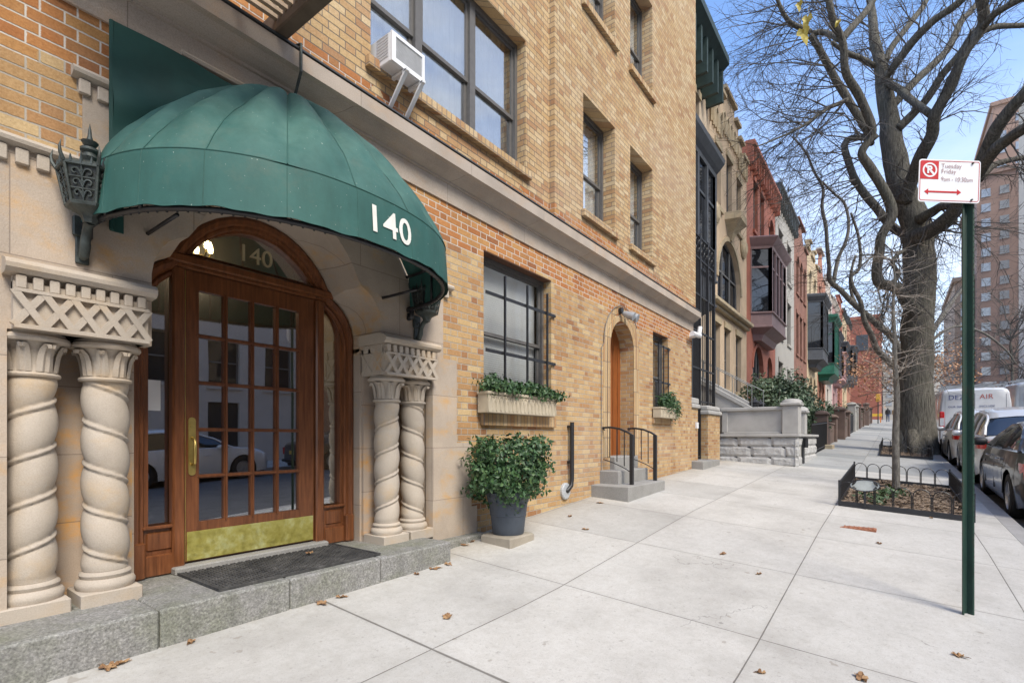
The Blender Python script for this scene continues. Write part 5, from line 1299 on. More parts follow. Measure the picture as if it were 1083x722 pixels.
def ifence(x0, x1, y, h, label, gap=.13):
    g = ground(x0, y); t = thing('iron_fence', label, 'fence', ((x0 + x1) / 2, y, g)); n_ = int((x1 - x0) / gap)
    mb = MB()
    mb.tube([(x0, y, ground(x0, y) + h), (x1, y, ground(x1, y) + h)], .02, 6); mb.tube([(x0, y, ground(x0, y) + .1), (x1, y, ground(x1, y) + .1)], .018, 6); mb.build('rail', M['black'], t)
    mb = MB()
    for i in range(n_ + 1): x = x0 + (x1 - x0) * i / n_; mb.tube([(x, y, ground(x, y)), (x, y, ground(x, y) + h + .05)], .010, 5)
    mb.build('picket', M['black'], t)
ifence(18.4, 22.9, 2.05, .95, 'black iron fence beside the grey stoop'); ifence(34, 40, 2.1, 1.1, 'black iron fence before the pale grey yard wall')
mb = MB(); mb.bbox(22.2, 23.0, 1.8, 2.6, ground(22.6, 2.2) - .1, ground(22.6, 2.2) + .12, .02); tag(mb.build('stone_slab', M['beige_stone']), 'low tan stone slab at the foot of the brown yard wall', 'slab')
def bush(x, y, z, rad, n_, mat, label, seed, size=.09, name='evergreen_shrub', cat='shrub'):
    g = ground(x, y); t = thing(name, label, cat, (x, y, g)); mb = MB(); leafball(mb, (x, y, z), rad, n_, size, seed, shell=.35, wob=.45)
    rr = random.Random(seed)
    for i in range(10): a = rr.uniform(0, 6.28); leafball(mb, (x + rad[0] * .75 * cos(a), y + rad[1] * .75 * sin(a), z + rad[2] * rr.uniform(-.5, .8)), (rad[0] * .35,) * 3, n_ // 14, size, seed + i + 1)
    mb.build('foliage', M[mat], t)
    mb = MB()
    for i in range(7): a = i * .9; mb.tube([(x + .05 * cos(a), y + .05 * sin(a), g - .1), (x + rad[0] * .4 * cos(a), y + rad[1] * .4 * sin(a), z - rad[2] * .3), (x + rad[0] * .7 * cos(a), y + rad[1] * .7 * sin(a), z + rad[2] * .5)], [.05, .03, .01], 6)
    mb.build('stem', M['twig'], t)
bush(19.6, 3.3, .95, (1.1, .9, 1.25), 5200, 'laurel', 'large glossy evergreen shrub above the grey stoop wall', 100, .11)
bush(21.6, 3.1, 1.0, (1.1, .9, 1.15), 4800, 'laurel', 'second broad evergreen shrub to the right of the first', 120, .11)
for i, (x, lb) in enumerate(((25, 'low clipped hedge behind the first brown yard wall'), (31.5, 'low green hedge behind the second brown wall'), (37, 'green hedge behind the black iron fence'), (50, 'green hedge behind the far brown wall'), (61, 'farthest green hedge by the sidewalk'))):
    bush(x, 3.0, ground(x, 3) + .95, (1.9, .55, .5), 1500, 'hedge', lb, 140 + i, .12, 'hedge', 'hedge')

# ------------------------------------------------------------------ tree pits with hooped iron edging
def pitfence(X, Y, label, h=.36, gap=.20):
    t = thing('tree_pit_fence', label, 'fence', ((X[0] + X[1]) / 2, (Y[0] + Y[1]) / 2, ground(X[0], Y[0])))
    cs = [(X[0], Y[0]), (X[0], Y[1]), (X[1], Y[1]), (X[1], Y[0])]
    for (xa, ya), (xb, yb) in zip(cs, cs[1:] + cs[:1]):
        L_ = hypot(xb - xa, yb - ya); n_ = max(3, int(round(L_ / gap))); hp = MB()
        P = lambda u, z: (xa + (xb - xa) * u, ya + (yb - ya) * u, ground(xa + (xb - xa) * u, ya + (yb - ya) * u) + z)
        for i in range(n_ * 2 - 1):
            u0 = i / (2 * n_); w_ = 1 / n_; c_ = u0 + w_ / 2; hh = h if i % 2 == 0 else h * .80
            pts = [P(c_ - w_ * .46, 0), P(c_ - w_ * .46, hh - .10)] + [P(c_ + w_ * .46 * cos(a), hh - .10 + .10 * sin(a)) for a in [pi - pi * q / 8 for q in range(1, 8)]] + [P(c_ + w_ * .46, hh - .10), P(c_ + w_ * .46, 0)]
            if i % 2 == 0: hp.tube(pts, .0075, 5)
            elif L_ > 2 or True: hp.tube(pts[1:-1], .006, 5) if False else None
        hp.build('hoop_edging', M['black'], t)
        kb = MB(); dx, dy = (xb - xa) / L_, (yb - ya) / L_
        kb.loft([[(x + ox * -dy * .012, y + ox * dx * .012, z) for ox, z in ((-1, g_ - .05), (1, g_ - .05), (1, g_ + .075), (-1, g_ + .075))] for x, y, g_ in [(xa, ya, ground(xa, ya)), (xb, yb, ground(xb, yb))]])
        kb.build('edge_plate', M['black'], t)
    for x, y in cs:
        mb = MB(); mb.box(x - .015, x + .015, y - .015, y + .015, ground(x, y) - .05, ground(x, y) + h + .02); mb.build('corner_post', M['black'], t)
pitfence((PITX[0] + .02, PITX[1] - .02), (PITY[0] + .02, PITY[1] - .02), 'low hooped black fence round the sapling pit')
pitfence((PIT2X[0] + .02, PIT2X[1] - .02), (PIT2Y[0] + .02, PIT2Y[1] - .02), 'low hooped black fence round the great oak', gap=.25)
pq = thing('plaque', 'small oval pale plaque on the near corner of the sapling pit fence', 'plaque', (8.93, .3, -.9))
gz_ = ground(8.93, .33)
mb = MB(); mb.slab([(.33 + .185 * cos(a), gz_ + .34 + .085 * sin(a)) for a in [q * pi / 12 for q in range(24)]], [], 8.885, 8.90, lambda a, y, z: (y, a, z)); 
mb.build('plate', simple('plaque_grey', (.45, .48, .46), .5), pq)
mb = MB(); mb.box(8.895, 8.91, .315, .345, gz_ - .02, gz_ + .3); mb.build('stake', M['black'], pq)
mb = MB(); mb.tube([(8.885, .33 + .18 * cos(a), gz_ + .34 + .082 * sin(a)) for a in [q * pi / 12 for q in range(25)]], .007, 5)
for sx_ in (-1, 1): mb.tube([(8.882, .33 + sx_ * .15, gz_ + .34), (8.882, .33 + sx_ * .13, gz_ + .37), (8.882, .33 + sx_ * .10, gz_ + .40)], [.008, .02, .006], 6); mb.tube([(8.882, .33 + sx_ * .14, gz_ + .32), (8.882, .33 + sx_ * .10, gz_ + .29)], [.015, .006], 6)
mb.build('border', M['black'], pq)
# loose leaves in the pits
def litter(X, Y, n_, seed):
    rr = random.Random(seed); mb = MB()
    for i in range(n_):
        x = rr.uniform(X[0] + .05, X[1] - .05); y = rr.uniform(Y[0] + .05, Y[1] - .05); z = ground(x, y) + .012 + .06 * noise.noise(Vector((x * 3, y * 3, 1))) + .03 * noise.noise(Vector((x * 11, y * 11, 4))) + rr.uniform(-.015, .02)
        a = rr.uniform(0, 6.28); s_ = rr.uniform(.02, .05); c_, d_ = cos(a), sin(a)
        mb.add([(x + c_ * s_, y + d_ * s_, z + rr.uniform(0, .02)), (x - d_ * s_ * .5, y + c_ * s_ * .5, z), (x - c_ * s_, y - d_ * s_, z + rr.uniform(0, .02)), (x + d_ * s_ * .5, y - c_ * s_ * .5, z + .01)], [(0, 1, 2, 3)])
    o = mb.build('leaf_litter', M['litter']); tag(o, 'brown leaf litter covering the soil of the tree pit', 'leaf litter', kind='stuff'); return o
litter(PITX, PITY, 3800, 1); tag(litter(PIT2X, PIT2Y, 1800, 2), 'brown leaf litter round the foot of the great oak', 'leaf litter', kind='stuff')
mb = MB(); leafball(mb, (10.7, .1, ground(10.7, .1) + .05), (.5, .3, .10), 260, .07, 8); leafball(mb, (9.9, .25, ground(9.9, .25) + .03), (.35, .2, .08), 160, .07, 9)
tag(mb.build('ground_ivy', M['hedge']), 'few green weeds around the sapling in its pit', 'weeds', kind='stuff')

# ------------------------------------------------------------------ trees
def grow(mb, p, d, L, r, lev, rnd, droop=.0, nseg=5, kids=7):
    pts = [Vector(p)]; d = Vector(d).normalized(); step = L / nseg
    for i in range(nseg):
        d = (d + Vector((rnd.gauss(0, .16), rnd.gauss(0, .16), rnd.gauss(0, .14) - droop * .1))).normalized(); pts.append(pts[-1] + d * step)
    mb.tube(pts, [max(.0022, r * (1 - .8 * i / nseg)) for i in range(nseg + 1)], 3 if r < .02 else 5, caps=False)
    if lev <= 0: return
    for k_ in range(kids):
        u = rnd.uniform(.15, 1); i = min(int(u * nseg), nseg - 1); q = pts[i].lerp(pts[i + 1], u * nseg - i)
        dd = (pts[i + 1] - pts[i]).normalized(); s_ = dd.orthogonal().normalized(); s_.rotate(Matrix.Rotation(rnd.uniform(0, 6.28), 3, dd))
        nd = dd * rnd.uniform(.5, 1.1) + s_ * rnd.uniform(.5, 1)
        grow(mb, q, nd, L * rnd.uniform(.3, .55), r * .45, lev - 1, rnd, droop, max(3, nseg - 1), max(2, kids - 3))
OD = 18.4
def limb(mb, pts, rnd, taper_px=True, n=10, dd=0.0, base=OD, wig=.05):
    """pts: (x, y, width px, depth offset m)"""
    ks = [(atD(x, y, base + dd + o), w_ * .92 / 2 * (base + dd + o) / F) for x, y, w_, o in pts]
    P = []; R_ = []
    for i in range(len(ks) - 1):
        p0 = ks[max(i - 1, 0)][0]; p1, r1_ = ks[i]; p2, r2_ = ks[i + 1]; p3 = ks[min(i + 2, len(ks) - 1)][0]
        m_ = 5
        for j in range(m_):
            t = j / m_
            q = .5 * ((2 * p1) + (p2 - p0) * t + (2 * p0 - 5 * p1 + 4 * p2 - p3) * t * t + (3 * p1 - p0 - 3 * p2 + p3) * t ** 3)
            q += Vector((noise.noise(q * 1.1), noise.noise(q * 1.1 + Vector((9, 0, 0))), 0)) * wig
            P.append(q); R_.append((r1_ + (r2_ - r1_) * t) * (1 + .10 * noise.noise(q * 2)))
    P.append(ks[-1][0]); R_.append(ks[-1][1]); mb.tube(P, R_, n); return P, R_
oak = thing('oak_tree', 'great bare oak with thick dark trunk and spreading limbs over the sidewalk', 'tree', tuple(atD(968, 479, OD)))
tr = MB(); rr = random.Random(11); LB = []
TB = [(968, 482, 52, 0), (968, 474, 42, 0), (969, 462, 36, 0), (969, 430, 33.5, 0), (969, 380, 31, 0), (971, 330, 30, 0), (972, 280, 30, 0), (971, 250, 31, 0), (964, 226, 27, 0), (954, 200, 25, .1), (946, 170, 23, .2), (942, 140, 21, .3), (938, 110, 18, .4), (934, 82, 15, .6), (929, 62, 12, .8), (925, 40, 10, 1), (922, 15, 8, 1.2), (918, -20, 7, 1.5)]
limb(tr, TB, rr, n=20)
for k_ in range(7):        # root flare
    a = 2 * pi * k_ / 7 + .3; b0 = atD(968, 478, OD); g_ = lambda x, y: ground(x, y)
    p0 = Vector((b0.x + .35 * cos(a), b0.y + .3 * sin(a), b0.z + .75)); p1 = Vector((b0.x + .55 * cos(a), b0.y + .5 * sin(a), b0.z + .22)); p2 = Vector((b0.x + .95 * cos(a), b0.y + .62 * sin(a), b0.z - .03))
    tr.tube([p0, p1, p2], [.22, .20, .07], 8)
LL = [
 [(936, 84, 8, .4), (945, 72, 8.5, .1), (965, 45, 8.5, -.4), (985, 24, 8.5, -.9), (1012, 4, 8, -1.5), (1040, -22, 7, -2)],
 [(936, 66, 7, .6), (941, 54, 7, .8), (962, 25, 6.5, 1.2), (979, 2, 6, 1.7), (990, -25, 5, 2)],
 [(944, 112, 9, .3), (958, 96, 8.5, .5), (975, 79, 8, .8), (1001, 54, 7.5, 1.2), (1014, 28, 7, 1.6), (1030, 8, 6, 2), (1048, -12, 5, 2.4)],
 [(950, 136, 10, 0), (965, 121, 9.5, -.2), (979, 106, 9, -.5), (996, 79, 8.5, -.9), (1016, 56, 7, -1.3), (1034, 30, 6, -1.7), (1060, 10, 5, -2), (1083, -8, 4, -2.4)],
 [(957, 212, 16, -.2), (964, 190, 14, -.7), (974, 165, 13.5, -1.3), (986, 142, 13, -1.8), (989, 122, 12.5, -2.1), (1006, 89, 12, -2.5), (1022, 54, 11, -2.9), (1037, 32, 10.5, -3.1), (1041, 14, 11, -3.3), (1034, -12, 10, -3.5)],
 [(1037, 34, 8, -3.1), (1051, 29, 6, -3), (1083, 27, 5, -2.7), (1120, 22, 4, -2.4)],
 [(1040, 28, 8, -3.2), (1050, 17, 8, -3.5), (1064, 8, 7, -3.8), (1086, -4, 6, -4.2)],
 [(930, 75, 7, .8), (940, 86, 7.5, .3), (960, 102, 8, -.8), (984, 121, 8, -2)],
 [(925, 70, 6, .8), (912, 63, 6, .3), (897, 56, 5.5, -.2), (880, 45, 4, -.5)],
 [(970, 250, 17, -.3), (981, 246, 16, -.8), (996, 236, 15, -1.5), (1010, 222, 15, -2.1), (1022, 200, 15, -2.7), (1035, 180, 15, -3.2), (1050, 142, 13.5, -3.8), (1066, 120, 13, -4.2), (1083, 100, 13, -4.6), (1110, 70, 12, -5)],
 [(1034, 184, 13, -3.2), (1050, 160, 12.5, -3.9), (1066, 148, 12, -4.3), (1083, 136, 12, -4.8), (1115, 118, 11, -5.2)],
 [(1035, 190, 9, -3), (1049, 176, 7, -3), (1066, 170, 6, -3), (1090, 165, 5.5, -3)],
 [(972, 232, 12, -.4), (984, 225, 11, -.9), (996, 218, 10, -1.4), (1012, 218, 9, -1.9)],
 [(968, 330, 16, -.3), (958, 318, 13, -.6), (951, 306, 11.5, -1), (941, 302, 11, -1.2), (931, 300, 11, -1.5), (928, 288, 10.5, -1.6), (931, 267, 10, -1.7), (933, 250, 10, -1.8), (942, 228, 11, -1.9), (936, 205, 10.5, -2), (921, 177, 10, -2.1), (912, 162, 9, -2.2), (920, 147, 9, -2.3), (922, 135, 9, -2.4), (909, 104, 9, -2.6), (894, 74, 8.5, -2.9), (891, 44, 8, -3.1), (882, 21, 7.5, -3.3), (874, -10, 7, -3.5)],
 [(891, 42, 8, -3.1), (902, 28, 8, -3), (917, 10, 7.5, -2.8), (930, -10, 7, -2.6)],
 [(965, 252, 13, .3), (955, 247, 10, .6), (945, 241, 9.5, .9), (928, 221, 9, 1.2), (907, 193, 8, 1.5), (893, 158, 7, 1.7), (898, 147, 6.5, 1.8), (914, 146, 6, 1.5), (922, 152, 6, 1)],
 [(926, 148, 9, -.2), (913, 132, 8, -.2), (889, 94, 8, -.3), (874, 67, 7.5, -.5), (857, 37, 7, -.8)],
 [(858, 36, 6, -.8), (872, 35, 6, -1), (888, 42, 6, -1.8)],
 [(857, 34, 6, -.8), (845, 28, 5.5, -1), (834, 23, 5, -1.2), (826, 10, 4.5, -1.4), (820, -8, 4, -1.6)],
 [(895, 106, 5, -.3), (872, 117, 4, -.8), (850, 133, 3, -1.4), (820, 147, 2, -2), (800, 155, 1.2, -2.4)],
 [(930, 300, 6, -1.5), (942, 300, 5, -1.2), (950, 290, 4.5, -1), (945, 280, 4.5, -.9), (948, 270, 4, -.9), (957, 265, 4, -.7)],
 [(984, 262, 5, -.2), (988, 250, 3.5, -.3), (1002, 240, 3, -.5), (1012, 232, 2.5, -.8)],
]
for L_ in LL: LB.append(limb(tr, L_, rr, n=10))
LB.append(limb(MB(), TB[10:], rr))
tr.build('trunk', M['bark'], oak, smooth=True)
tw = MB(); ctr = atD(968, 200, OD)
tot = 0
for P, R_ in LB:
    for i in range(2, len(P)):
        if R_[i] > .24: continue
        if rr.random() < .5:
            d = (P[i] - ctr); d = Vector((d.x * .25, d.y, d.z * .6)) .normalized() + Vector((rr.gauss(0, .55), rr.gauss(0, .5), rr.gauss(.05, .45)))
            r0 = rr.uniform(.012, .03); grow(tw, P[i], d, rr.uniform(1.2, 2.9), r0, 2, rr, .5, 5, 7); tot += 1
# fine outer sprays towards the sky on the left
for (x, y, vx, vy, L_) in [(891, 90, -1, -.1, 3.2), (874, 70, -1, .1, 3), (886, 95, -1, .25, 3.4), (895, 105, -1, .45, 3.4), (893, 120, -1, .3, 3.6), (880, 112, -1, .5, 3), (862, 126, -1, .25, 2.6), (845, 135, -1, .2, 2.5), (857, 40, -1, .2, 3.0), (840, 26, -1, .35, 2.6), (834, 22, -1, .1, 2.3), (822, 5, -1, .3, 2.2), (905, 190, -1, .1, 2.8), (900, 175, -1, .35, 2.8), (895, 160, -1, -.1, 3), (907, 196, -1, .4, 2.5), (870, 60, -1, .5, 2.5), (850, 30, -.6, .8, 2.4), (828, 150, -1, .1, 1.6), (893, 62, -1, 0, 2.2), (915, 165, -1, 0, 3)]:
    p = atD(x, y, OD - 1 + rr.uniform(-1.4, 1.0)); d = Vector((.1 * rr.gauss(0, 1), -vx, -vy))
    for q in range(2): grow(tw, p, d + Vector((rr.gauss(0, .4), rr.gauss(0, .2), rr.gauss(0, .3))), L_ * rr.uniform(.8, 1.1), .022, 2, rr, .3, 6, 9)
tw.build('twigs', M['twig'], oak)

# slimmer pale tree behind the oak
t2 = thing('bare_tree', 'slender pale barked bare tree rising behind the great oak', 'tree', tuple(atD(960, 472, 23.5)))
b2 = MB(); D2 = 23.5; L2 = []
L2.append(limb(b2, [(958, 474, 14, 0), (957, 440, 11, 0), (955, 405, 10, 0), (951, 392, 8, 0), (944, 386, 7, -.2), (931, 373, 6.5, -.5), (922, 355, 6, -.8), (914, 339, 5.5, -1), (911, 320, 4.5, -1.1), (900, 294, 4, -1.2), (909, 283, 3.5, -1.3), (908, 250, 3, -1.4), (900, 225, 2.4, -1.5)], rr, n=8, base=D2))
L2.append(limb(b2, [(957, 392, 8, 0), (949, 364, 7.5, -.3), (929, 344, 7, -.6), (912, 329, 6.5, -.9), (895, 312, 6, -1.2), (879, 297, 5.5, -1.4), (878, 280, 4.5, -1.5), (875, 255, 4, -1.6), (870, 222, 3.6, -1.7), (870, 199, 3.2, -1.8), (860, 180, 2.8, -1.9), (853, 163, 2.4, -2), (838, 145, 1.8, -2.1)], rr, n=8, base=D2))
L2.append(limb(b2, [(882, 299, 4.5, -1.4), (887, 273, 4, -1.2), (897, 246, 3.5, -1), (895, 217, 3, -.8), (882, 205, 2.6, -.8), (870, 192, 2.2, -.9)], rr, n=7, base=D2))
L2.append(limb(b2, [(962, 400, 7, 0), (975, 372, 6, .3), (984, 355, 5.5, .6), (1003, 324, 5, 1), (1018, 304, 4, 1.3), (1030, 280, 3, 1.5)], rr, n=7, base=D2))
L2.append(limb(b2, [(985, 360, 3.5, .6), (1010, 345, 3, 1), (1040, 352, 2.5, 1.4), (1066, 372, 2, 1.8), (1075, 385, 1.6, 2)], rr, n=6, base=D2))
L2.append(limb(b2, [(912, 330, 4, -.8), (904, 318, 3.5, -.6), (899, 298, 3, -.4), (905, 270, 2.4, -.3)], rr, n=6, base=D2))
b2.build('trunk', M['bark_pale'], t2, smooth=True)
w2 = MB()
for P, R_ in L2:
    for i in range(6, len(P)):
        if rr.random() < .5 and R_[i] < .14:
            grow(w2, P[i], Vector((rr.gauss(0, .6), rr.gauss(.1, .9), rr.gauss(.35, .6))), rr.uniform(1.2, 2.6), .018, 2, rr, .2, 5, 6)
w2.build('twigs', M['twig'], t2)

# sapling in the near pit
SX, SY = onG(948, 517); SX = min(max(SX, 9.3), 11.5); SD = SX * CT + SY * ST
sp3 = thing('sapling', 'thin grey sapling with wiry bare twigs in the near fenced pit', 'tree', (SX, SY, ground(SX, SY)))
s1 = MB(); ps = [(948, 519, 11, 0), (948, 508, 8.2, 0), (948, 470, 7.2, 0), (948, 430, 6.4, 0), (947, 395, 5.4, 0), (946, 360, 4.5, .02), (944, 325, 3.2, .05), (946, 295, 2.2, .1), (943, 265, 1.4, .1)]
PS = limb(s1, ps, rr, n=12, base=SD, wig=.02); s1.build('trunk', M['bark_pale'], sp3, smooth=True)
s2 = MB()
for i in range(60):
    u = rr.uniform(.42, 1) ; k_ = min(int(u * (len(PS[0]) - 1)), len(PS[0]) - 2); q = PS[0][k_]; a = rr.uniform(0, 6.28)
    d = Vector((cos(a), sin(a), rr.uniform(-.15, .65))); grow(s2, q, d, rr.uniform(.5, 1.25) * (1.25 - u * .6), .0085, 1, rr, -.1, 5, 5)
s2.build('twigs', M['twig_pale'], sp3)

# tree that keeps its brown leaves, beyond the oak
def leafy(x, y, h, rad, nl, label, seed, mat='brown_leaf'):
    g = ground(x, y); t = thing('brown_leaved_tree', label, 'tree', (x, y, g)); rn = random.Random(seed); m1 = MB(); m2 = MB(); m3 = MB()
    m1.tube([(x, y, g - .1), (x + .1, y, g + h * .35), (x, y + .1, g + h * .8)], [.16, .12, .05], 8)
    for i in range(26):
        a = rn.uniform(0, 6.28); z = g + h * rn.uniform(.3, .8); grow(m2, (x + .05, y, z), Vector((cos(a), sin(a), rn.uniform(.0, .5))), rad * rn.uniform(.7, 1.1), .04, 2, rn, .1, 5, 6)
    for i in range(nl):
        a = rn.uniform(0, 6.28); r = rad * rn.uniform(.25, 1) ** .7; zz = g + h * .62 + rn.gauss(0, h * .13); p = Vector((x + r * cos(a), y + r * sin(a), zz))
        if noise.noise(p * .9) < .0: continue
        s_ = rn.uniform(.06, .13); v = Vector((rn.gauss(0, 1), rn.gauss(0, 1), rn.gauss(0, 1))).normalized(); w_ = v.orthogonal().normalized()
        m3.add([p, p + (v + w_) * s_ * .6, p + v * s_ * 1.4, p + (v - w_) * s_ * .6], [(0, 1, 2, 3)])
    m1.build('trunk', M['bark'], t, smooth=True); m2.build('twigs', M['twig'], t); m3.build('leaves', M[mat], t)
leafy(47, -.7, 7.2, 4.2, 5200, 'small street tree with dry brown leaves beyond the oak', 31)
def bare(x, y, h, label, seed, r=.2):
    g = ground(x, y); t = thing('bare_tree', label, 'tree', (x, y, g)); rn = random.Random(seed); m1 = MB(); m2 = MB()
    pts = [Vector((x, y, g - .1))]; 
    for i in range(6): pts.append(pts[-1] + Vector((rn.gauss(0, .15), rn.gauss(0, .15), h / 7)))
    m1.tube(pts, [r * (1 - .13 * i) for i in range(7)], 8)
    for i in range(30):
        q = pts[rn.randint(2, 6)]; a = rn.uniform(0, 6.28); grow(m2, q, Vector((cos(a), sin(a), rn.uniform(.4, 1.3))), h * rn.uniform(.25, .45), r * .35, 2, rn, 0, 6, 7)
    m1.build('trunk', M['bark'], t, smooth=True); m2.build('twigs', M['twig'], t)
bare(62, -1.9 + .4, 11, 'distant bare street tree behind the brown leaved one', 41)
bare(78, -13.2, 13, 'distant bare tree in front of the tall red apartment tower', 42, .22)
bare(56, -12.6, 13, 'bare tree across the street at the right edge', 43, .22)
bare(95, -12.8, 15, 'far bare tree before the beige tower', 44, .25)
bare(110, -1.6, 12, 'farthest bare street tree near the end of the block', 45, .22)
# yellow leaves high in the oak
yl = [(845, 6), (853, 22), (850, 36), (886, 24)]
YLB = ['topmost yellow leaf in the oak at the upper edge', 'middle yellow leaf of the three hanging in the oak', 'lowest and largest yellow leaf of the three hanging in the oak', 'small lone yellow leaf to the right of the other three']
for i, (x, y) in enumerate(yl):
    p = atD(x, y, 9.0); mb = MB(); s_ = [.12, .17, .22, .09][i]; a = Vector((.25, .6, -.2)).normalized(); v = Vector((rr.gauss(0, .35), rr.gauss(0, .35), -1)).normalized(); e_ = v.cross(Vector((1, .3, 0))).normalized()
    ring_ = []
    for q in range(14):
        th = 2 * pi * q / 14; rad_ = s_ * (.5 + .18 * cos(3 * th) + .06 * cos(7 * th)); ring_.append(p + v * rad_ * cos(th) * 1.25 + e_ * rad_ * sin(th) * .8 + Vector((.03 * sin(th * 2), 0, 0)))
    mb.add([p] + ring_, [(0, k_ + 1, (k_ + 1) % 14 + 1) for k_ in range(14)]); mb.tube([p - v * s_ * .6, p - v * s_ * 1.3 + Vector((0, .02, 0))], .004, 4)
    o = mb.build('yellow_leaf', M['yellow_leaf']); tag(o, YLB[i], 'leaf', 'yellow leaves hanging in the oak')

# ------------------------------------------------------------------ parking sign
px_, py_ = 4.93, -.435; zg = ground(px_, py_)
sg_ = thing('parking_sign', 'white and red no parking sign on a green perforated steel post', 'sign', (px_, py_, zg))
VR = Matrix.Rotation(TH, 3, 'Z')        # local +x towards the street, board faces back down the sidewalk
fw = Vector((cos(TH), sin(TH), 0)); rt = Vector((sin(TH), -cos(TH), 0)); 
def S3(a, d, z): return tuple(Vector((px_, py_, 0)) + rt * a + fw * d + Vector((0, 0, z)))
ztop = atD(1025, 171, px_ * CT + py_ * ST).z
def polemat():
    m = NT('worn_green_enamel'); f = m.noise(9, 6, .75, sc=(1, 1, .25)); c = m.ramp(f, [(.35, (.010, .034, .024)), (.55, (.016, .05, .035)), (.68, (.05, .04, .03)), (.8, (.10, .075, .055))]); m.col(c); m.set(Roughness=.6); m.bump(f, .3, .003); return m.m
mb = MB()
prof = [(-.042, .0), (-.030, .0), (-.016, .03), (.016, .03), (.030, .0), (.042, .0), (.042, .004), (.033, .004), (.018, .035), (-.018, .035), (-.033, .004), (-.042, .004)]
mb.loft([[S3(a, d, z) for a, d in prof] for z in (zg - .05, ztop)]); mb.build('post', polemat(), sg_)
mb = MB(); z = zg + .3
while z < ztop - .05: mb.loft([[S3(.037 + .004 * cos(a), -.0015, z + .004 * sin(a)) for a in [q * pi / 4 for q in range(8)]], [S3(.037 + .004 * cos(a), .002, z + .004 * sin(a)) for a in [q * pi / 4 for q in range(8)]]]); z += .0254 * 1.6
mb.build('bolt_holes', M['black'], sg_)
SDp = px_ * CT + py_ * ST - .02
pL = atD(971, 168, SDp); pR = atD(1036, 171, SDp); zb = atD(971, 214.5, SDp).z
def loc_a(p): return (p - Vector((px_, py_, 0))).dot(rt)
a0, a1 = loc_a(pL), loc_a(pR); z1_, z0_ = (pL.z + pR.z) / 2, zb; W_ = a1 - a0; H_ = z1_ - z0_
tilt = -.035
def B3(u, v, d=0):   # board coordinates from its centre, with the slight tilt of the photo
    return S3((a0 + a1) / 2 + u * cos(tilt) - v * sin(tilt) * 1, -.022 - d, (z0_ + z1_) / 2 + v * cos(tilt) + u * sin(tilt))
def rr_(w_, h, r, n=5):
    o = []
    for cx_, cy_, a in ((w_ - r, h - r, 0), (-w_ + r, h - r, pi / 2), (-w_ + r, -h + r, pi), (w_ - r, -h + r, 1.5 * pi)):
        o += [(cx_ + r * cos(a + pi / 2 * i / n), cy_ + r * sin(a + pi / 2 * i / n)) for i in range(n + 1)]
    return o
def flat(mb_, outer, holes, d0, d1): mb_.slab(outer, holes, d0, d1, lambda a, y, z: B3(a, z, -y)); return mb_
hw, hh = W_ / 2, H_ / 2
RED = simple('sign_red', (.50, .012, .02), .4, .05); WHT = simple('sign_white', (.78, .79, .80), .35, .03, 6)
mb = MB(); flat(mb, rr_(hw, hh, .02), [], -.003, .0); mb.build('board', WHT, sg_)
mb = MB(); flat(mb, rr_(hw - .008, hh - .010, .014), [rr_(hw - .0115, hh - .0135, .011)], -.0045, -.003); rq = .128
flat(mb, rect(-hw + .012, -hw + .012 + rq, hh - .014 - rq, hh - .014), [], -.0047, -.003)
ay = -hh * .52; A0, A1 = -hw + .04, hw - .135
flat(mb, [(A0 + .03, ay - .006), (A1 - .03, ay - .006), (A1 - .03, ay - .021), (A1, ay), (A1 - .03, ay + .021), (A1 - .03, ay + .006), (A0 + .03, ay + .006), (A0 + .03, ay + .021), (A0, ay), (A0 + .03, ay - .021)], [], -.0049, -.003)
mb.build('red_markings', RED, sg_)
cx_, cz_ = -hw + .012 + rq / 2, hh - .014 - rq / 2
mb = MB(); circ = lambda r, n=28: [(cx_ + r * cos(2 * pi * i / n), cz_ + r * sin(2 * pi * i / n)) for i in range(n)]
flat(mb, circ(.052), [circ(.041)], -.0062, -.0047)
s2_ = .7071; q = .005; 
flat(mb, [(cx_ - .044 * s2_ - q, cz_ + .044 * s2_ - q), (cx_ - .044 * s2_ + q, cz_ + .044 * s2_ + q), (cx_ + .044 * s2_ + q, cz_ - .044 * s2_ + q), (cx_ + .044 * s2_ - q, cz_ - .044 * s2_ - q)], [], -.0064, -.0047)
mb.build('prohibition_ring', WHT, sg_)
def btxt(s_, size, mat, u, v, align='LEFT', d=.0058, bold=0, sx=1.0):
    text_obj(s_, size, mat, 'lettering', sg_, None, None, .0004, 1.0, bold, align, bend=lambda co: Vector(B3(u + co.x * sx, v + co.y, d + co.z)))
btxt('P', .072, WHT, cx_ - .004, cz_ - .001, 'CENTER', .0075, .003)
GT_ = simple('sign_text', (.30, .12, .13), .5, .03)
tx = -hw + .012 + rq + .018
btxt('Tuesday', .046, GT_, tx, hh - .047, sx=.95, bold=-.0008); btxt('Friday', .046, GT_, tx, hh - .086, sx=.95, bold=-.0008); btxt('9am - 10:30am', .045, GT_, tx, hh - .142, sx=.85, bold=-.0008)
mb = MB()
for v in (hh - .022, -hh + .022): mb.tube([B3((px_ * 0) - loc_a(Vector(((px_), py_, 0))) * 0 + (-(a0 + a1) / 2), v, .012), B3(-(a0 + a1) / 2, v, .0)], .007, 8)
mb.build('bolt', M['bronze'], sg_)
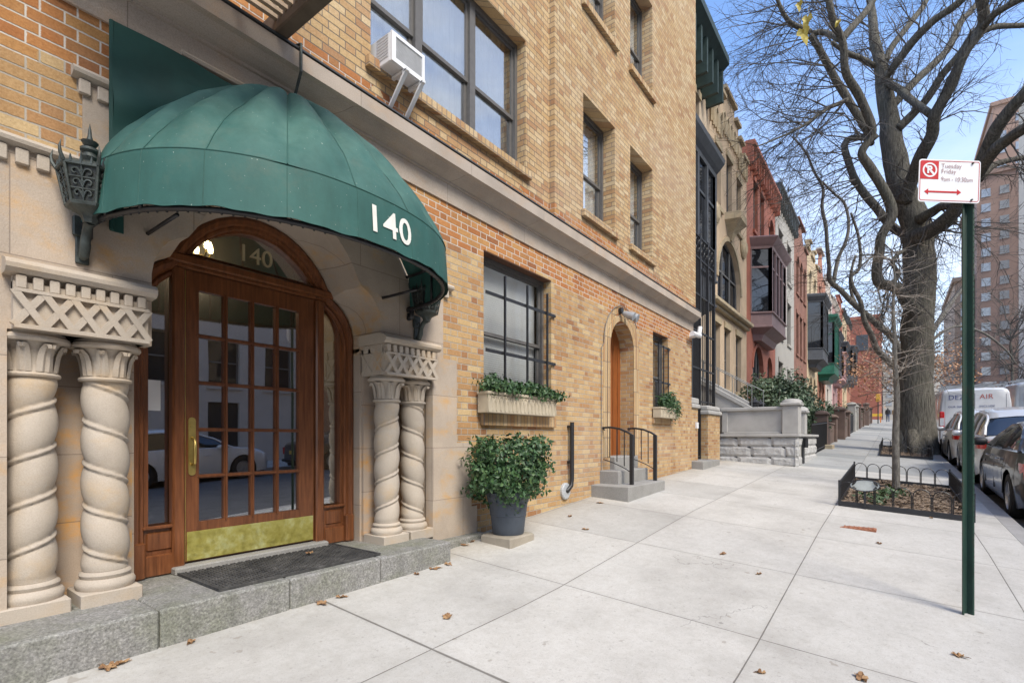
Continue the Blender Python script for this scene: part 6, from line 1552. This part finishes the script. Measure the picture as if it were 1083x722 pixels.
# ------------------------------------------------------------------ vehicles
def paint(name, col, metal=.5, rough=.28):
    m = NT(name); m.col(col); m.set(Metallic=metal, Roughness=rough); m.b.inputs['Coat Weight'].default_value = .8; m.b.inputs['Coat Roughness'].default_value = .04; return m.m
M['car_glass'] = glass('car_glass', refl=.10, dark=(.012, .014, .016), rough=.01)
M['tyre'] = simple('tyre_rubber', (.018, .018, .018), .85, .2, 10)
M['rim'] = simple('alloy', (.42, .43, .44), .35, .08, 6, metal=.7, bump=0)
M['tail'] = simple('red_lens', (.50, .006, .006), .12, .1, 20, bump=0, spec=.8)
M['head'] = simple('clear_lens', (.6, .62, .64), .1, .1, 20, bump=0)
M['plastic'] = simple('black_plastic', (.022, .022, .024), .6, .1, 9)
M['plate'] = simple('licence_plate', (.55, .38, .08), .5, .05)
def wheels(t, xs_, W, r=.33):
    for x in xs_:
        for s_ in (1, -1):
            y = s_ * (W / 2 - .12)
            tf = Matrix.Translation((x, y, r)) @ Matrix.Rotation(-pi / 2 * s_, 4, 'X')
            w_ = MB(); w_.lathe([(r * .64, -.10), (r * .93, -.10), (r, -.075), (r * 1.0, .075), (r * .93, .10), (r * .66, .105), (r * .64, .085), (r * .62, .02)], n=30, tf=tf)
            wh = w_.build('wheel', M['tyre'], t, smooth=True, auto=40)
            m_ = MB(); m_.lathe([(.0, .03), (r * .60, .02), (r * .66, .085), (r * .63, .10), (r * .58, .06), (r * .56, .04), (.0, .045)], n=30, tf=tf)
            for k_ in range(5):
                a = 2 * pi * k_ / 5; c_, d_ = cos(a), sin(a)
                m_.add([(c_ * .04 - d_ * .03, d_ * .04 + c_ * .03, .09), (c_ * .04 + d_ * .03, d_ * .04 - c_ * .03, .09), (c_ * r * .6 + d_ * .022, d_ * r * .6 - c_ * .022, .085), (c_ * r * .6 - d_ * .022, d_ * r * .6 + c_ * .022, .085)] + [(c_ * .04 - d_ * .03, d_ * .04 + c_ * .03, .05), (c_ * .04 + d_ * .03, d_ * .04 - c_ * .03, .05), (c_ * r * .6 + d_ * .022, d_ * r * .6 - c_ * .022, .05), (c_ * r * .6 - d_ * .022, d_ * r * .6 + c_ * .022, .05)], [(0, 1, 2, 3), (0, 4, 5, 1), (2, 6, 7, 3), (1, 5, 6, 2), (3, 7, 4, 0)], tf)
            m_.lathe([(0, .10), (.035, .098), (.045, .08), (.045, .04)], n=12, tf=tf); m_.build('rim', M['rim'], wh, smooth=True, auto=35)
            b_ = MB(); b_.lathe([(0, -.02), (r * .6, -.02), (r * .6, .015), (0, .015)], n=20, tf=tf); b_.build('brake_disc', M['plastic'], wh)
def interp(tbl, x):
    if x <= tbl[0][0]: return tbl[0][1]
    for (a, b), (p, q_) in zip(tbl, tbl[1:]):
        if x <= p:
            t = (x - a) / (p - a); t = t * t * (3 - 2 * t) * .5 + t * .5; return b + (q_ - b) * t
    return tbl[-1][1]
def car(label, mat, kind='sedan', cat='car'):
    t = thing('parked_car', label, cat, (0, 0, 0))
    if kind == 'sedan': L, W, belt, roof, cab, wr = 4.75, 1.80, [(0, .92), (.25, 1.0), (1.0, .99), (2.6, .95), (3.3, .94), (4.3, .80), (4.75, .66)], [(.55, 1.0), (.95, 1.22), (1.45, 1.38), (2.0, 1.44), (2.55, 1.42), (3.0, 1.25), (3.5, .95)], (.55, 3.5), .56
    else: L, W, belt, roof, cab, wr = 4.65, 1.84, [(0, .98), (.2, 1.05), (1.0, 1.05), (2.6, 1.03), (3.3, 1.02), (4.2, .92), (4.65, .76)], [(.12, 1.1), (.35, 1.45), (.75, 1.60), (1.5, 1.66), (2.4, 1.64), (2.9, 1.42), (3.5, 1.03)], (.12, 3.5), .62
    r = .33 if kind == 'sedan' else .36; xw = (.98, 3.78)
    def wd(x):
        e = abs(x - L / 2) / (L / 2); w_ = W / 2 * (1 - .10 * e ** 4); 
        ed = min(x, L - x)
        if ed < .22: w_ -= .16 * (1 - ed / .22) ** 2
        return w_
    def zb(x):
        z = .20 + (.10 * max(0, 1 - x / .5)) + .05 * max(0, 1 - (L - x) / .5)
        for c_ in xw:
            d = abs(x - c_); R_ = r + .065
            if d < R_: z = max(z, r + sqrt(R_ * R_ - d * d) * .98)
        return z
    st = sorted(set([0, .02, .06, .12, .2] + [i * .1 for i in range(3, int(L * 10))] + [L - .12, L - .06, L - .02, L] + [c_ + k_ * (r + .065) for c_ in xw for k_ in (-1, -.999, -.97, -.9, -.78, -.6, -.4, -.2, 0, .2, .4, .6, .78, .9, .97, .999, 1)]))
    b = MB(); rings = []
    for x in st:
        zs = interp(belt, x); z0 = zb(x); w_ = wd(x); ed = min(x, L - x); z0e = z0
        half = []
        for q in range(9):
            u = q / 8; z = z0 + (zs - z0) * u; zz = (z - .2) / (zs - .2)
            y = w_ * (1 - .035 * (1 - min(1, zz * 2.2)) ** 2 - .07 * max(0, zz - .62) ** 1.3 * 3) + (.006 if .50 < zz < .56 else 0)
            half.append((y, z))
        top = [(w_ * .86, zs + .035), (w_ * .6, zs + .055), (w_ * .3, zs + .065)]
        ring = [(x, y, z) for y, z in half] + [(x, y, z) for y, z in top] + [(x, -y, z) for y, z in reversed(top)] + [(x, -y, z) for y, z in reversed(half)]
        rings.append(ring)
    b.loft(rings, closed=False, caps=False)
    # bulging ends
    for x, s_ in ((0, -1), (L, 1)):
        R0 = rings[0] if s_ < 0 else rings[-1]; n_ = len(R0); cz_ = sum(p[2] for p in R0) / n_
        prev = R0; n0 = n_
        def sh(k_, dx): return [(x + s_ * dx, p[1] * (1 - .08 * k_), cz_ + (p[2] - cz_) * (1 - .16 * k_)) for p in R0]
        b.loft([R0, sh(.4, .03), sh(1, .055), sh(2.2, .07)], closed=True, caps=True)
    b.build('body', mat, t, smooth=True, auto=50)
    u_ = MB(); u_.box(.15, L - .15, -W / 2 + .14, W / 2 - .14, .18, .75); u_.build('underbody', M['plastic'], t)
    # cabin
    cs = sorted(set([cab[0] + (cab[1] - cab[0]) * i / 26 for i in range(27)])); gl = MB(); rf = MB(); gr = []; ro = []
    for x in cs:
        zr = interp(roof, x); zs = interp(belt, x) - .005; h = max(0, zr - zs); f = min(1, h / .30); wb_ = wd(x) * .90
        we = wb_ - (wb_ - wr) * min(1, h / .48) ** 1.0
        gr.append([(x, wb_, zs), (x, wb_ * .55 + we * .45 + .015, zs + h * .45), (x, we + .02, zs + h * .86)])
        ro.append([(x, we + .03, zs + h * .84), (x, we - .01, zs + h * .95), (x, we * .75, zs + h * 1.0), (x, we * .35, zs + h + .022 * f), (x, -we * .35, zs + h + .022 * f), (x, -we * .75, zs + h), (x, -we + .01, zs + h * .95), (x, -we - .03, zs + h * .84)])
    gl.loft(gr, False, False); gl.loft([[(p[0], -p[1], p[2]) for p in g] for g in gr], False, False)
    gl.loft([[(p[0], p[1] * .985, p[2] - .012) for p in q] for q in ro], False, False)
    gl.build('windows', M['car_glass'], t, smooth=True, auto=50)
    x0r, x1r = (1.30, 2.62) if kind == 'sedan' else (.42, 2.55)
    rr2 = [q for q, x in zip(ro, cs) if x0r - .08 <= x <= x1r + .08]
    rf.loft(rr2, False, False)
    rf.build('roof', mat, t, smooth=True, auto=50)
    pl_ = MB()
    for s_ in (1, -1):
        edge = [(q[0][0], s_ * (q[0][1] + .004), q[0][2]) for q in ro]; pl_.tube(edge, .028, 6)
        for xa in ((1.95,) if kind == 'sedan' else (1.0, 2.0)):
            i = min(range(len(cs)), key=lambda k_: abs(cs[k_] - xa)); g = gr[i]
            pl_.tube([(p[0], s_ * (p[1] + .004), p[2]) for p in g], .026, 5)
        i = min(range(len(cs)), key=lambda k_: abs(cs[k_] - (1.12 if kind == 'sedan' else .5)))
        q_ = [gr[k_] for k_ in range(0, i + 1)]
        pl_.loft([[(p[0], s_ * (p[1] + .006), p[2]) for p in g] for g in q_], False, False)
    pl_.build('pillars', mat, t, smooth=True, auto=50)
    ch_ = MB()
    for s_ in (1, -1):
        ch_.tube([(g[0][0], s_ * (g[0][1] + .014), g[0][2] + .008) for g in gr if 1.0 < g[0][0] < 3.35], .008, 5)
        for xa in (1.55, 2.6):
            ch_.tube([(xa, s_ * (wd(xa) - .01), .83), (xa + .04, s_ * (wd(xa) + .03), .83), (xa + .17, s_ * (wd(xa) + .03), .835), (xa + .21, s_ * (wd(xa) - .01), .835)], .011, 6)
    ch_.build('chrome_trim', M['rim'], t)
    dl = MB()
    for s_ in (1, -1):
        for xa in (1.35, 2.15, 3.15): dl.box(xa - .003, xa + .003, s_ * wd(xa) - .012, s_ * wd(xa) + .001, .32, .72)
    dl.build('door_seam', M['plastic'], t)
    for s_ in (1, -1):
        m_ = MB(); m_.bbox(2.98, 3.14, s_ * .98 - .10, s_ * .98 + .10, .98, 1.12, .04); m_.tube([(3.1, s_ * .84, 1.0), (3.08, s_ * .93, 1.02)], .02, 6); m_.build('wing_mirror', M['plastic'] if kind == 'sedan' else mat, t, smooth=True, auto=50)
        tl = MB(); ys_ = wd(.1)
        pts_ = [(-.035, ys_ * .62), (-.045, ys_ * .78), (.0, ys_ * .93), (.08, ys_ * 1.0), (.2, ys_ * 1.045), (.34, ys_ * 1.075), (.44, ys_ * 1.075)]
        zt0, zt1 = (.62, .86) if kind == 'sedan' else (.80, .96)
        tl.loft([[(x - .03, s_ * (y + .012), z0_) for x, y in pts_] for z0_ in (zt0, zt1)], False, False)
        tl.loft([[(x - .03, s_ * (y + .012), zt1), (x + .03, s_ * (y - .03), zt1)] for x, y in pts_], False, False); tl.loft([[(x - .03, s_ * (y + .012), zt0), (x + .03, s_ * (y - .03), zt0)] for x, y in pts_], False, False)
        tl.build('tail_light', M['tail'], t, smooth=True, auto=60)
        hl = MB(); hl.bbox(L - .30, L - .02, s_ * .62 - .14, s_ * .62 + .14, .58, .70, .05); hl.build('headlight', M['head'], t)
    bp = MB(); bp.bbox(-.11, -.02, -.72, .72, .34, .44, .03); bp.build('bumper_strip', M['plastic'], t)
    lp = MB(); lp.box(-.105, -.09, -.16, .16, .62, .76); lp.build('licence_plate', M['plate'], t)
    wheels(t, xw, W, r)
    return t
def place(t, xr, y, yaw=0.0):
    z = road(xr + 2); sl = (road(xr + 3.8) - road(xr + .9)) / 2.9
    t.location = (xr, y, road(xr) + .0); t.rotation_euler = (0, -atan(sl), yaw); return t
DK = paint('dark_grey_paint', (.045, .047, .055)); SV = paint('silver_paint', (.60, .60, .59), .15, .35); BG = paint('champagne_paint', (.34, .32, .28), .5); WH = paint('white_car_paint', (.62, .63, .64), 0, .3); RD = paint('red_car_paint', (.30, .02, .02), .2)
c1 = car('dark grey saloon car parked at the kerb, nearest of the row', DK); place(c1, 9.62, -2.25)
c2 = car('silver white hatchback parked in front of the dark saloon', SV, 'suv'); place(c2, 14.6, -2.30)
c3 = dup(c2, label='second silver car, parked just behind the white van'); place(c3, 19.6, -2.26)
for lb, src, x, y in (('dark saloon across the street, reflected in the entrance glass', c1, -1.2, -9.4), ('silver car across the street behind the reflected saloon', c2, 4.2, -9.4), ('dark saloon farther along the opposite kerb', c1, 10.2, -9.4)):
    place(dup(src, label=lb), x, y)
c4 = car('red hatchback at the kerb behind the camera', RD, 'suv'); place(c4, -3.6, -9.4 + 0)
# far parked cars ahead of the van
for lb, src, x in (('silver car parked ahead of the white van', c2, 31.5), ('dark saloon parked farther ahead by the kerb', c1, 37.2), ('silver car near the end of the parked row', c2, 43.2)):
    place(dup(src, label=lb), x, -2.28)

def van(label, mat, x0, yc, L=5.6, W=1.98, H=2.45, text=True, name='parked_van', cat='van'):
    t = thing(name, label, cat, (0, 0, 0)); b = MB(); rings = []
    top = [(0, H - .10), (.15, H - .02), (.6, H), (3.9, H), (4.3, H - .06), (4.75, H * .72), (5.0, H * .55), (L - .05, H * .42), (L, H * .34)]
    st = [0, .03, .1, .3, .6] + [c_ + d_ for c_ in (1.0, 4.6) for d_ in (-.45, -.44, -.38, -.25, 0, .25, .38, .44, .45)] + [2, 2.8, 3.5, 4.0, 5.2, L - .1, L]
    for x in sorted(set(st)):
        zt_ = interp(top, x); zb_ = .42
        for c_ in (1.0, 4.6):
            d = abs(x - c_)
            if d < .449: zb_ = max(zb_, .36 + sqrt(max(0, .45 ** 2 - d * d)) * .95)
        w_ = W / 2 - (.05 if x < .02 else .015 if x < .05 else 0) - max(0, x - 4.9) * .2
        hf = [(w_, zb_), (w_, zb_ + (zt_ - zb_) * .25), (w_, zb_ + (zt_ - zb_) * .5), (w_ - .03, zb_ + (zt_ - zb_) * .75), (w_ - .08, zt_ - .14), (w_ - .13, zt_ - .05), (w_ - .24, zt_), (w_ * .4, zt_ + .02)]
        rings.append([(x, y, z) for y, z in hf] + [(x, -y, z) for y, z in reversed(hf)])
    b.loft(rings, True, True); b.build('body', mat, t, smooth=True, auto=40)
    bb = MB(); bb.bbox(-.10, .04, -W / 2 + .02, W / 2 - .02, .36, .62, .04); bb.bbox(-.12, .0, -.7, .7, .50, .56, .01); bb.box(.2, L - .3, -W / 2 + .15, W / 2 - .15, .3, .8); bb.build('rear_bumper', M['plastic'], t)
    sm = MB()
    sm.box(-.006, -.001, -.006, .006, .64, H - .2); sm.box(-.004, -.0, -W / 2 + .16, -W / 2 + .168, .64, H - .25); sm.box(-.004, -.0, W / 2 - .168, W / 2 - .16, .64, H - .25)
    for z in (1.28, 1.36): sm.box(-.005, 0, -.68, .68, z, z + .012)
    sm.bbox(-.03, .0, -.05, .25, 1.02, 1.07, .01); sm.build('door_seam', simple('seam_grey', (.2, .2, .21), .6), t)
    for s_ in (1, -1):
        tl = MB(); tl.bbox(-.02, .08, s_ * (W / 2 - .075) - .07, s_ * (W / 2 - .075) + .07, .92, 1.62, .02); o1 = tl.build('tail_light', M['tail'], t)
        cl = MB(); cl.box(-.025, .0, s_ * (W / 2 - .075) - .06, s_ * (W / 2 - .075) + .06, 1.10, 1.38); cl.build('clear_band', M['head'], o1)
        sw = MB(); sw.loft([[(4.05, s_ * (W / 2 + .004 - .02), 1.35), (4.85, s_ * (W / 2 + .004 - .03), 1.32), (4.6, s_ * (W / 2 - .05), 1.9), (4.05, s_ * (W / 2 - .06), 2.0)], [(4.05, s_ * (W / 2 - .03), 1.35), (4.85, s_ * (W / 2 - .04), 1.32), (4.6, s_ * (W / 2 - .07), 1.9), (4.05, s_ * (W / 2 - .08), 2.0)]]); sw.build('side_window', M['car_glass'], t)
    rk = MB()
    for x in (.35, 1.7, 3.1): rk.box(x, x + .05, -W / 2 + .1, W / 2 - .1, H + .08, H + .12); [rk.box(x, x + .05, y_, y_ + .05, H - .05, H + .1) for y_ in (-W / 2 + .15, W / 2 - .2)]
    for y_ in (-.55, -.25, .35): rk.tube([(.1, y_, H + .17), (3.8, y_, H + .17)], .035, 6)
    for i in range(10): rk.tube([(.3 + i * .35, -.55, H + .17), (.3 + i * .35, -.25, H + .17)], .018, 5)
    rk.build('roof_rack', simple('rack_metal', (.35, .36, .37), .5, metal=.4), t)
    wheels(t, (1.0, 4.6), W, .36)
    if text:
        BK = Matrix(((0, 0, -1), (-1, 0, 0), (0, 1, 0)))
        NV = simple('navy_lettering', (.06, .08, .22), .5, .03); RR = simple('red_lettering', (.45, .09, .06), .5, .03)
        def tt(s_, sz, m_, y, z, al='CENTER'): text_obj(s_, sz, m_, 'lettering', t, Vector((-.008, y, z)), BK, .001, 1.05, .0, al)
        tt('DEZ', .235, NV, .74, H - .33, 'LEFT'); tt('AIR', .235, RR, -.12, H - .33, 'LEFT'); tt('OUR SER', .095, NV, .74, H - .67, 'LEFT'); tt('INCLUDE', .095, NV, -.12, H - .67, 'LEFT')
    z = road(x0 + 2.5); t.location = (x0, yc, road(x0)); t.rotation_euler = (0, -.045, 0); return t
van('white work van with red lettering and roof rack parked ahead of the silver cars', WH, 24.9, -2.36)
v2 = van('grey service truck standing in the lane right of the white van', paint('truck_grey', (.40, .42, .43), 0, .4), 29.5, -5.0, H=2.75, text=False, name='service_truck', cat='truck')
bd = MB(); bd.box(-.06, -.02, -.7, .7, 1.75, 2.35); bd.build('sign_board', M['white'], v2)

# ------------------------------------------------------------------ distant towers and blocks
def tower(name, label, X, y0, y1, ztop, mat, nx_, fh, win, z0=1, dep=30, wfrac=.5, gmat='far_glass'):
    t = thing(name, label, 'building', (X, (y0 + y1) / 2, z0)); W_ = y1 - y0
    mb = MB(); mb.box(X, X + dep, y0, y1, z0, ztop); mb.box(X - .4, X + dep, y0 - .4, y1 + .4, ztop, ztop + .9); mb.build('wall', M[mat] if isinstance(mat, str) else mat, t)
    k_ = 0
    nz = int((ztop - z0 - 4) / fh)
    for i in range(nx_):
        for j in range(nz):
            if k_ >= 96: break
            yc = y1 - W_ * (i + .5) / nx_; zz = ztop - 1.2 - (j + 1) * fh; w_ = min(win, W_ / nx_ * wfrac) / 2
            f = MB(); f.box(X - .12, X + .02, yc - w_ - .08, yc + w_ + .08, zz - .15, zz - .003); f.box(X - .06, X + .01, yc - w_, yc - w_ + .1, zz, zz + fh * .5); f.box(X - .06, X + .01, yc + w_ - .1, yc + w_, zz, zz + fh * .5); f.box(X - .06, X + .01, yc - .05, yc + .05, zz, zz + fh * .5); f.box(X - .061, X + .01, yc - w_, yc + w_, zz + fh * .24, zz + fh * .27)
            f.box(X - .03, X - .012, yc - w_ + .02, yc + w_ - .02, zz + .01, zz + fh * .5 - .01)
            fo_ = f.build('window', M['towerwin'], t); k_ += 1
    return t
M['towerwin'] = glass('tower_window', refl=.14, dark=(.26, .27, .28), rough=.1, gz=.3)
tower('apartment_tower', 'tall red brick apartment tower with rows of pale windows on the right', 140, -24.5, -13.6, 53, simple('tower_brick', (.27, .185, .15), .9, .1, .3, bump=0), 4, 3.0, 1.7)
tower('apartment_tower', 'narrow tan flank of the apartment tower seen behind the sign post', 143, -13.5, -10.4, 33, simple('tower_tan', (.36, .26, .19), .9, .1, .3, bump=0), 1, 3.0, 1.2)
tower('apartment_tower', 'stepped brown upper block behind the red apartment tower', 158, -27, -18.0, 75, simple('tower_brown', (.30, .20, .155), .9, .1, .3, bump=0), 3, 3.2, 1.6)
tower('apartment_tower', 'pale beige apartment tower at the right edge', 118, -36, -18.3, 60, simple('tower_beige', (.56, .50, .42), .9, .08, .3, bump=0), 5, 3.1, 1.5, dep=12)
tower('far_block', 'low beige apartment block across the far avenue', 250, -34, 3.5, 30, simple('far_beige', (.48, .43, .36), .9, .1, .1, bump=0), 9, 3.2, 1.8, z0=4)
tower('far_block', 'small pale house block at the end of the street', 200, 8, 30, 24, simple('far_cream', (.5, .46, .42), .9, .1, .1, bump=0), 4, 3.2, 1.8, z0=4)

# ------------------------------------------------------------------ distant figures and kerb clutter
def person(x, y, label, top, legs, seed=0, heading=0.0):
    import bmesh as BM
    g = ground(x, y) if y > KY else road(x)
    t = thing('person', label, 'person', (x, y, g))
    J = [(0, 0, .95), (0, 0, 1.15), (0, 0, 1.38), (0, 0, 1.50), (.01, 0, 1.60), (0, .19, 1.40), (.02, .23, 1.12), (.10, .22, .90), (0, -.19, 1.40), (-.04, -.23, 1.12), (.0, -.22, .88), (.02, .09, .88), (.12, .10, .48), (.16, .10, .08), (.27, .10, .04), (-.02, -.09, .88), (-.05, -.10, .48), (-.16, -.10, .10), (-.06, -.10, .04), (.0, 0, 1.70)]
    E_ = [(0, 1), (1, 2), (2, 3), (3, 4), (4, 19), (2, 5), (5, 6), (6, 7), (2, 8), (8, 9), (9, 10), (0, 11), (11, 12), (12, 13), (13, 14), (0, 15), (15, 16), (16, 17), (17, 18)]
    Rr = [.16, .15, .16, .06, .085, .075, .055, .04, .075, .055, .04, .10, .07, .05, .045, .10, .07, .05, .045, .08]
    me = bpy.data.meshes.new('body'); me.from_pydata(J, E_, []); o = bpy.data.objects.new('body', me); C.objects.link(o)
    md = o.modifiers.new('s', 'SKIN'); 
    for i, r in enumerate(Rr): me.skin_vertices[0].data[i].radius = (r, r)
    me.skin_vertices[0].data[0].use_root = True
    o.modifiers.new('u', 'SUBSURF').levels = 2
    dg = bpy.context.evaluated_depsgraph_get(); m2 = bpy.data.meshes.new_from_object(o.evaluated_get(dg)); o.modifiers.clear(); o.data = m2; m2.name = 'body'
    m2.materials.clear(); m2.materials.append(legs); m2.materials.append(top); m2.materials.append(simple('skin_tone', (.42, .25, .17), .6)); m2.materials.append(M['black'])
    for p in m2.polygons:
        c_ = p.center; p.use_smooth = True
        p.material_index = 0 if c_.z < .92 else (1 if c_.z < 1.50 else (3 if c_.z > 1.66 or c_.x < -.02 else 2))
    o.parent = t; t.rotation_euler = (0, 0, heading)
person(77, .55, 'distant walker in a dark coat on the far sidewalk', M['black'], simple('blue_denim', (.06, .09, .16), .8))
person(79, -.1, 'distant walker in a tan coat beside the dark coated one', simple('tan_coat', (.35, .24, .13), .8), M['slate'], heading=pi)
cb = thing('construction_barrier', 'orange and yellow construction barrier far down the sidewalk', 'barrier', (70, 1.6, ground(70, 1.6)))
g_ = ground(70, 1.6); mb = MB()
for y in (1.1, 1.9): mb.box(69.9, 70.1, y, y + .1, g_, g_ + 1.1)
mb.build('frame', simple('barrier_orange', (.6, .2, .03), .6), cb); mb = MB(); mb.box(69.85, 69.9, 1.0, 2.1, g_ + .7, g_ + 1.0); mb.build('board', simple('barrier_yellow', (.7, .45, .05), .6), cb)
sg2 = thing('street_lamp', 'slim pole with an amber sign far down the sidewalk', 'street lamp', (66, 1.3, ground(66, 1.3)))
g_ = ground(66, 1.3); mb = MB(); mb.tube([(66, 1.3, g_), (66, 1.3, g_ + 2.9)], .05, 8); mb.build('pole', M['bronze'], sg2); mb = MB(); mb.bbox(65.9, 66.1, 1.1, 1.5, g_ + 2.3, g_ + 3.1, .03); mb.build('sign_box', simple('amber_box', (.65, .38, .06), .6), sg2)
# small wall lamps on the grey stoop
for i, (x, y) in enumerate(((15.9, 3.2), (17.0, 3.25))):
    tl_ = thing('garden_lantern', ['small black lantern standing behind the stoop parapet', 'second small black lantern farther along the stoop parapet'][i], 'lantern', (x, y, .8))
    mb = MB(); mb.lathe([(.02, .0), (.05, .0 + .70), (.02, .72), (.02, .80), (.10, .82), (.12, 1.0), (.15, 1.02), (.04, 1.12), (.005, 1.2)], (x, y), 10); mb.build('lantern_body', M['black'], tl_)
